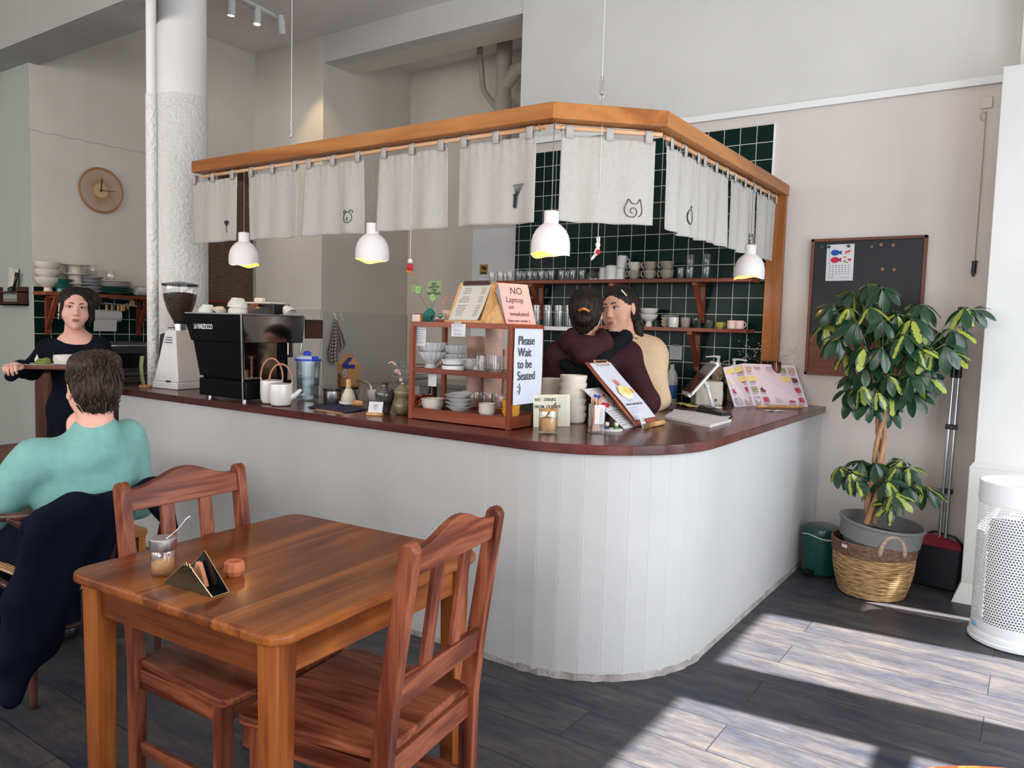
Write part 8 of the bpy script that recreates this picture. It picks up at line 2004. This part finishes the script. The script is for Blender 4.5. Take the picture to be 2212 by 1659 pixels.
jk = [('e', (.238, .0, .742), (.040, .25, .036), .03), limb((.245, -.16, .72), (.262, -.29, .30), .045, .035, .05), limb((.25, -.24, .70), (.245, -.37, .26), .045, .045, .06), limb((.255, -.30, .45), (.245, -.36, .13), .050, .030, .05), limb((.26, -.08, .70), (.262, -.24, .38), .032, .022, .05),
      limb((.25, .10, .74), (.28, .17, .66), .032, .022, .04), limb((.265, .15, .69), (.285, .215, .60), .026, .010, .03), ('e', (.25, -.15, .62), (.030, .15, .13), .05), ('e', (.21, .16, .765), (.035, .07, .028), .03), ('e', (.256, -.27, .42), (.028, .10, .20), .06)]
o = solid(jk, .008, disp=folds(.006, (16, 22, 13)))
jt = o.build('draped_jacket', M_navyc, None, smooth=True, loc=(X0, Y0, 0)); tag(jt, 'dark navy jacket hung over the back of the armchair, reaching near the floor', 'jacket')
# the table he sits at, and one light wood chair leg seen beyond
t = thing('dining_table', 'brown wooden table in front of the seated man, left edge of the picture', 'table', (X0-.98, Y0-.0, 0))
b = MB(); b.prism(rrect(.9, 1.1, .03), .70, .73); b.build('tabletop', M_wal('y'), t, bevel=.004)
for sx in (-1, 1):
    for sy in (-1, 1): b = MB(); b.box((sx*.38, sy*.48, .35), (.05, .05, .70)); b.build('leg', M_wal('z'), t, bevel=.002)
q = onz(217, 1367, 0)
t = thing('wooden_stool', 'light orange wood stool mostly hidden beyond the armchair', 'stool', (q.x-.14, q.y+.08, 0), 0)
b = MB(); b.prism(rrect(.30, .30, .03), .40, .43); b.build('seat', pine('x'), t, bevel=.004)
for sx in (-1, 1):
    for sy in (-1, 1): b = MB(); b.box((sx*.12, sy*.12, .2), (.035, .035, .40)); b.build('leg', pine('z'), t, bevel=.002)

# --- waitress with the tray at the left
wp = ond(165, 668, 4.9); wp.z = 0
wt = thing('person', 'standing woman in a black dress carrying a wooden tray at the left', 'person', wp)
M_skin2 = skinmat('light_skin', rgb(214, 164, 148)); M_lip = mat('rose_lip', rgb(168, 82, 82), rough=.4); M_dkbrow = mat('dark_brow', (.02, .012, .010), rough=.8)
fw = Vector((-wp.x, -wp.y, 0)).normalized(); rt_ = Vector((fw.y, -fw.x, 0))*1.0      # rt_: her left-to-right as the camera sees it is -rt_
cr = Vector((_r0[0], _r0[1], 0))                       # picture right
yaw_c = math.atan2(-fw.x, fw.y)
hp = ond(161, 669, 4.88); HM = headM(hp, yaw_c+.10, -.02, -.06, 1.10)
def wpt(px, py, d): return np.array(ond(px, py, d))
W0 = np.array(wp); upz = V3(0, 0, 1); c_ = np.array(cr); f2 = np.array(fw)
S_l, S_r = wpt(106, 752, 4.90), wpt(216, 752, 4.92)        # shoulders, picture left and right
E_l, W_l = wpt(66, 800, 4.80), wpt(36, 793, 4.60)
E_r, W_r = wpt(236, 830, 4.85), wpt(212, 812, 4.52)
body = solid(head_prims(True), .004, M=HM, origin=wp)
hips = W0+upz*.86
bp_ = [limb(W0+upz*.95, W0+upz*1.22, .10, .11, .05), limb(wpt(163, 728, 4.93), wpt(162, 712, 4.92), .048, .042, .04), limb(S_l, S_r, .052, .052, .05), limb(wpt(146, 750, 4.88), wpt(180, 750, 4.88), .060, .060, .04), limb(S_l, E_l, .04, .034), limb(E_l, W_l, .034, .024), limb(S_r, E_r, .04, .034), limb(E_r, W_r, .034, .024),
       limb(hips-c_*.08, W0-c_*.08+upz*.06, .085, .035, .05), limb(hips+c_*.08, W0+c_*.08+upz*.06, .085, .035, .05)]
join(body, solid(bp_, .011, origin=wp))
tc0 = wpt(24, 786, 4.55)
join(body, solid(hand_prims(W_l+V3(0, 0, .0), Vector(tuple(wpt(17, 787, 4.46)-W_l)), (-.3, .1, .8), 1.0, 1.1, 1), .0035, origin=wp)); join(body, solid(hand_prims(W_r, -c_*.3+f2, (0, 0, 1), .8, 1.0, -1), .004, origin=wp))
body.build('body', M_skin2, wt, smooth=True)
face(wt, HM, 1, wp, M_lip, M_dkbrow)
M_hair2 = hairmat('black_hair', (.004, .003, .003), (.030, .020, .016))
hair = [('e', (0, -.016, .054), (.081, .100, .080), .02), ('e', (0, -.05, .0), (.070, .055, .075), .03), ('e', (0, .12, -.020), (.068, .085, .108), -.018), ('e', (.0, .095, .035), (.050, .055, .062), -.015),
        ('e', (-.062, -.030, .092), (.046, .045, .040), .02), ('e', (-.100, -.035, .062), (.038, .04, .044), .02), ('c', (.066, .045, .05), (.073, .035, -.06), .012, .005, .01), ('c', (-.070, .040, .05), (-.080, .02, -.085), .014, .007, .01), ('c', (-.085, .0, .04), (-.095, -.01, -.05), .02, .012, .015)]
solid(hair, .004, M=HM, disp=streak(.004, 70, .8, 1.), origin=wp).build('hair', M_hair2, wt, smooth=True)
for s in (-1, 1):
    b = MB(); b.ball((s*.078, .0, -.035), .006); b.cyl((s*.078, 0, -.04), (s*.078, 0, -.062), .002, n=6); b.v = [tuple(HM @ Vector(v)-wp) for v in b.v]; b.build('earring', M_cer_w, wt, smooth=True)
M_dress = fabric('black_dress', (.006, .007, .012), 220, .2, .2)
dr = [('e', tuple(W0+upz*1.13+f2*.01), (.155, .155, .17), .05), limb(S_l-upz*.015, S_r-upz*.015, .062, .062, .06), limb(W0+upz*.98, W0+upz*.80, .135, .165, .06), limb(W0+upz*.80, W0+upz*.25, .165, .20, .05), limb(S_l, E_l, .062, .055, .04), limb(E_l, W_l-c_*.0+V3(0, 0, -.01), .058, .050, .03), limb(S_r, E_r, .062, .055, .04), limb(E_r, W_r, .056, .045, .03),
      limb(W_l+V3(0, 0, -.03)-c_*.02, W_l+V3(0, 0, -.055)-c_*.035, .035, .035, .02), ('e', tuple(wpt(163, 722, 4.80)), (.105, .105, .052), -.02), limb(wpt(160, 695, 4.9), wpt(162, 728, 4.86), .075, .075, -.02)]
solid(dr, .009, origin=wp, disp=folds(.004, (20, 22, 30), 1)).build('dress', M_dress, wt, smooth=True)
for s in (-1, 1):
    b = MB(); q = c_*.08*s; a_ = q+upz*.035; e_ = q+f2*.13+upz*.03; join(b, solid([limb(a_, e_, .042, .036)], .01)); b.build('shoe', M_blk, wt, smooth=True)
# her tray and what is on it
tl_, tr2 = Vector(wpt(22, 787, 4.56)), Vector(wpt(196, 800, 4.62)); tm = (tl_+tr2)/2; tz = tm.z
t = thing('serving_tray', 'dark wooden serving tray held by the woman in black', 'tray', (tm.x, tm.y, tz), math.atan2((tr2-tl_).y, (tr2-tl_).x)); TL = (tr2-tl_).length
b = MB(); b.prism(rrect(TL, .30, .03), -.012, .0, Matrix.Translation((0, .13, 0))); b.build('board', M_wal('x'), t, bevel=.003)
for y in (-.015, .275): b = MB(); b.box((0, y, .003), (TL*.97, .010, .022)); b.build('rim', M_wal('x'), t, bevel=.002)
ux = (tr2-tl_).normalized(); uy = Vector((-ux.y, ux.x, 0))
def ont(px, dy): f = (px-22)/(196-22); p = tl_.lerp(tr2, f)+uy*dy; p.z = tz+.0005; return p
p = ont(78, .10)
lathed('plate', 'pale grey oval plate of green food on the tray', 'plate', p, [(0, 0), (.06, 0), (.115, .012), (.117, .016), (.06, .005), (0, .005)], M_cer_w)
b = MB(); R = random.Random(6); join(b, solid([('e', (0, 0, .018), (.055, .040, .017), .02), ('e', (.02, .01, .035), (.028, .022, .014), .01), ('e', (-.02, -.005, .03), (.03, .025, .012), .01)], .004, disp=lambda X, Y, Z: .003*np.sin(X*300)*np.sin(Y*260)*np.cos(Z*200)))
tag(b.build('green_salad', mat('matcha_green', rgb(112, 122, 58), rough=.7, noise=.4, nscale=60), loc=(p.x+.01, p.y-.01, p.z+.004), smooth=True), 'mound of green food on the plate carried by the waitress', 'food')
q = p+ux*-.03
b = MB(); b.lathe([(0, 0), (.014, .006), (.013, .018), (.006, .036), (0, .052)], 16); tag(b.build('cream_drop', M_cer_w, loc=(q.x, q.y-.01, q.z+.020), smooth=True), 'white pointed dab standing on the green food', 'food')
p = ont(133, .09)
lathed('bowl', 'speckled cream bowl beside the plate on the tray', 'bowl', p, [(0, 0), (.045, 0), (.075, .018), (.082, .045), (.078, .072), (.074, .072), (.076, .045), (.06, .014), (0, .008)], mat('speckled_glaze', (.62, .58, .52)))
# --- woman in the dark hoodie, back turned
dp_ = Vector(ond(1262, 700, 4.12)); dp_.z = 0
dk = thing('person', 'woman in a dark maroon hoodie with her back turned, hair in a low bun', 'person', dp_)
O = dp_; hp = ond(1266, 679, 4.12); camf = V3(-.563, .822, 0); camr = V3(.825, .565, 0)
HM = headM(hp, .42, .06, 0, 1.10)
M_skin3 = skinmat('warm_skin', rgb(208, 158, 134))
body = solid(head_prims(True), .005, M=HM, origin=O)
def dpt(px, py, d): return np.array(ond(px, py, d))
SL, SR = dpt(1210, 772, 4.10), dpt(1352, 768, 4.22); EL, ER = dpt(1196, 868, 4.15), dpt(1398, 868, 4.05); WL, WR = dpt(1230, 905, 4.35), dpt(1370, 880, 4.32)
B0 = np.array(O)
bl = [limb(B0+upz*.90, B0+upz*1.2, .10, .11, .05), limb(SL, SR, .05, .05, .04), limb(SL, EL, .04, .035), limb(SR, ER, .04, .035), limb(EL, WL, .034, .025), limb(ER, WR, .034, .025), limb(dpt(1272, 742, 4.13), dpt(1268, 715, 4.12), .052, .048), limb(B0-camr*.08+upz*.85, B0-camr*.08+upz*.06, .085, .035), limb(B0+camr*.08+upz*.85, B0+camr*.08+upz*.06, .085, .035)]
join(body, solid(bl, .012, origin=O)); join(body, solid(hand_prims(WR, camf-camr*.5, (0, 0, 1), .6, 1., -1), .004, origin=O)); join(body, solid(hand_prims(WL, camf+camr*.3, (0, 0, 1), .6, 1., 1), .004, origin=O))
body.build('body', M_skin3, dk, smooth=True); face(dk, HM, 1, O, M_lip, M_dkbrow)
hair = [('e', (0, -.016, .050), (.083, .102, .084), .02), ('e', (0, -.055, .0), (.074, .055, .078), .03), ('e', (0, .12, -.035), (.070, .085, .105), -.02), ('e', (0, -.112, -.015), (.040, .032, .036), .015), ('e', (.092, .02, -.02), (.018, .035, .04), -.012), ('e', (-.01, -.075, -.055), (.045, .03, .04), .02)]
solid(hair, .004, M=HM, disp=streak(.003, 70, .6, 2.), origin=O).build('hair', M_hair2, dk, smooth=True)
b = MB(); b.tube(smoothline([(-.022, -.125, .022), (0, -.146, .032), (.024, -.122, .020)], 5), .007, 8); b.v = [tuple(HM @ Vector(v)-O) for v in b.v]; b.build('hair_clip', mat('tortoise_clip', rgb(190, 120, 60), rough=.3), dk, smooth=True)
M_maroon = fabric('maroon_fleece', rgb(58, 34, 38), 220, .2, .12)
ho = [('e', tuple(B0+upz*1.12), (.175, .165, .20), .05), limb(SL, SR, .078, .078, .06), limb(B0+upz*.98, B0+upz*.78, .150, .165, .05), limb(SL, EL, .078, .068, .05), limb(SR, ER, .078, .070, .05), limb(EL, WL, .062, .045, .03), limb(ER, WR, .066, .048, .03), ('e', tuple(dpt(1268, 714, 4.16)), (.056, .056, .075), -.02)]
solid(ho, .010, origin=O, disp=folds(.005, (19, 17, 24), 2)).build('hoodie', M_maroon, dk, smooth=True)
hd_ = [limb(dpt(1228, 742, 4.02), dpt(1262, 768, 3.96), .040, .045, .05), limb(dpt(1262, 768, 3.96), dpt(1306, 738, 4.02), .045, .038, .05), limb(dpt(1238, 722, 4.06), dpt(1228, 742, 4.02), .034, .040, .04), limb(dpt(1306, 738, 4.02), dpt(1300, 720, 4.08), .038, .030, .04), ('e', tuple(dpt(1266, 735, 4.0)), (.055, .05, .03), .03)]
solid(hd_, .008, origin=O, disp=folds(.004, (30, 26, 34))).build('hood', M_maroon, dk, smooth=True)
M_apron = fabric('black_apron', (.008, .009, .011), 260, .2, .2)
# crossed black apron straps on the back, gathered at the waist, draped over the right shoulder
st2 = [limb(dpt(1352, 728, 4.10), dpt(1300, 768, 4.02), .036, .036, .03), limb(dpt(1300, 768, 4.02), dpt(1258, 800, 3.99), .036, .034, .03), limb(dpt(1345, 732, 4.14), dpt(1322, 726, 4.2), .034, .03, .03)]
solid(st2, .008, origin=O, disp=folds(.004, (40, 34, 50))).build('shoulder_strap', M_apron, dk, smooth=True)
solid([limb(dpt(1222, 790, 4.01), dpt(1330, 860, 3.98), .030, .034, .03), limb(dpt(1292, 800, 4.0), dpt(1240, 862, 3.99), .028, .034, .03), ('e', tuple(B0+upz*.90-camf*.02), (.17, .17, .12), .05), limb(B0+upz*.85, B0+upz*.45, .17, .19, .04)], .010, origin=O, disp=folds(.005)).build('apron', M_apron, dk, smooth=True)
solid([limb(B0-camr*.09+upz*.8, B0-camr*.09+upz*.08, .10, .06), limb(B0+camr*.09+upz*.8, B0+camr*.09+upz*.08, .10, .06)], .014, origin=O).build('trousers', M_navyc, dk, smooth=True)
for s in (-1, 1): solid([limb(B0+camr*.09*s+upz*.04, B0+camr*.09*s+camf*.14+upz*.04, .042, .038)], .012, origin=O).build('shoe', M_blk, dk, smooth=True)
# --- woman in the beige sweatshirt facing the room
bp2 = Vector(ond(1368, 700, 4.52)); bp2.z = 0
bg_ = thing('person', 'woman in a beige sweatshirt facing the room, black hair held by a pale clip', 'person', bp2)
O = bp2; hp = ond(1340, 672, 4.42); B0 = np.array(O)
tofc = V3(-hp.x, -hp.y, 0); yaw0 = math.atan2(hp.x, -hp.y)
HM = headM(hp, yaw0-.62, -.04, .10, 1.16)
body = solid(head_prims(True), .004, M=HM, origin=O)
SL, SR = dpt(1318, 765, 4.58), dpt(1406, 772, 4.52); EL, ER = dpt(1310, 850, 4.55), dpt(1416, 862, 4.42); WL, WR = dpt(1330, 880, 4.35), dpt(1392, 886, 4.30)
bl = [limb(B0+upz*.90, B0+upz*1.2, .10, .11, .05), limb(SL, SR, .05, .05, .04), limb(SL, EL, .04, .035), limb(SR, ER, .04, .035), limb(EL, WL, .034, .025), limb(ER, WR, .034, .025), limb(dpt(1362, 742, 4.55), dpt(1352, 718, 4.5), .054, .048), limb(B0-camr*.08+upz*.85, B0-camr*.08+upz*.06, .085, .035), limb(B0+camr*.08+upz*.85, B0+camr*.08+upz*.06, .085, .035)]
join(body, solid(bl, .012, origin=O)); join(body, solid(hand_prims(WR, -camf-camr*.4, (0, 0, 1), .6, 1., -1), .004, origin=O)); join(body, solid(hand_prims(WL, -camf+camr*.3, (0, 0, 1), .6, 1., 1), .004, origin=O))
body.build('body', M_skin3, bg_, smooth=True); face(bg_, HM, 1, O, mat('muted_lip', rgb(172, 98, 92), rough=.45), M_dkbrow)
hair = [('e', (0, -.016, .052), (.080, .100, .080), .02), ('e', (0, -.05, .0), (.070, .055, .075), .03), ('e', (0, .12, -.035), (.066, .085, .100), -.022), ('e', (.0, .104, .02), (.050, .06, .058), -.02), ('e', (-.084, .02, -.022), (.020, .036, .042), -.012), ('e', (.084, .02, -.022), (.020, .036, .042), -.012),
        ('c', (0, -.10, -.01), (-.02, -.12, -.09), .034, .022, .02), ('c', (-.02, -.12, -.09), (-.03, -.13, -.15), .022, .008, .02)]
solid(hair, .004, M=HM, disp=streak(.002, 70, .6, 3.), origin=O).build('hair', M_hair2, bg_, smooth=True)
b = MB(); b.bar((-.072, .040, .068), (-.055, .058, .098), .004, .008, up=(0, 1, 0)); b.v = [tuple(HM @ Vector(v)-O) for v in b.v]; b.build('hair_clip', mat('cream_clip', (.70, .68, .50), rough=.3), bg_)
M_beige = fabric('beige_fleece', rgb(206, 178, 146), 240, .2, .05)
be = [limb(dpt(1366, 738, 4.56), dpt(1408, 752, 4.56), .060, .062, .04), limb(dpt(1334, 748, 4.54), dpt(1384, 750, 4.54), .062, .062, .05), ('e', tuple(B0+upz*1.12), (.175, .165, .20), .05), limb(SL, SR, .080, .080, .06), limb(B0+upz*.98, B0+upz*.70, .160, .185, .05), limb(SL, EL, .080, .075, .05), limb(SR, ER, .082, .080, .05), limb(EL, WL, .070, .045, .03), limb(ER, WR, .074, .048, .03), ('e', tuple(dpt(1351, 712, 4.46)), (.062, .062, .060), -.02)]
solid(be, .009, origin=O, disp=folds(.006, (17, 15, 22), 4)).build('sweatshirt', M_beige, bg_, smooth=True)
nk = np.array([dpt(1353, 727, 4.46)])[0]
b = MB(); b.tube([(nk[0]-O.x+.066*math.cos(a), nk[1]-O.y+.060*math.sin(a), nk[2]-.010*math.cos(a-1.0)+.006) for a in np.linspace(0, 2*PI, 30)[:-1]], .0075, 8, closed=True); b.build('ribbed_collar', mat('beige_rib', rgb(196, 166, 134), rough=.9), bg_, smooth=True)
solid([limb(B0-camr*.09+upz*.8, B0-camr*.09+upz*.08, .10, .06), limb(B0+camr*.09+upz*.8, B0+camr*.09+upz*.08, .10, .06)], .014, origin=O).build('trousers', M_navyc, bg_, smooth=True)
for s in (-1, 1): solid([limb(B0+camr*.09*s+upz*.04, B0+camr*.09*s-camf*.14+upz*.04, .042, .038)], .012, origin=O).build('shoe', M_blk, bg_, smooth=True)
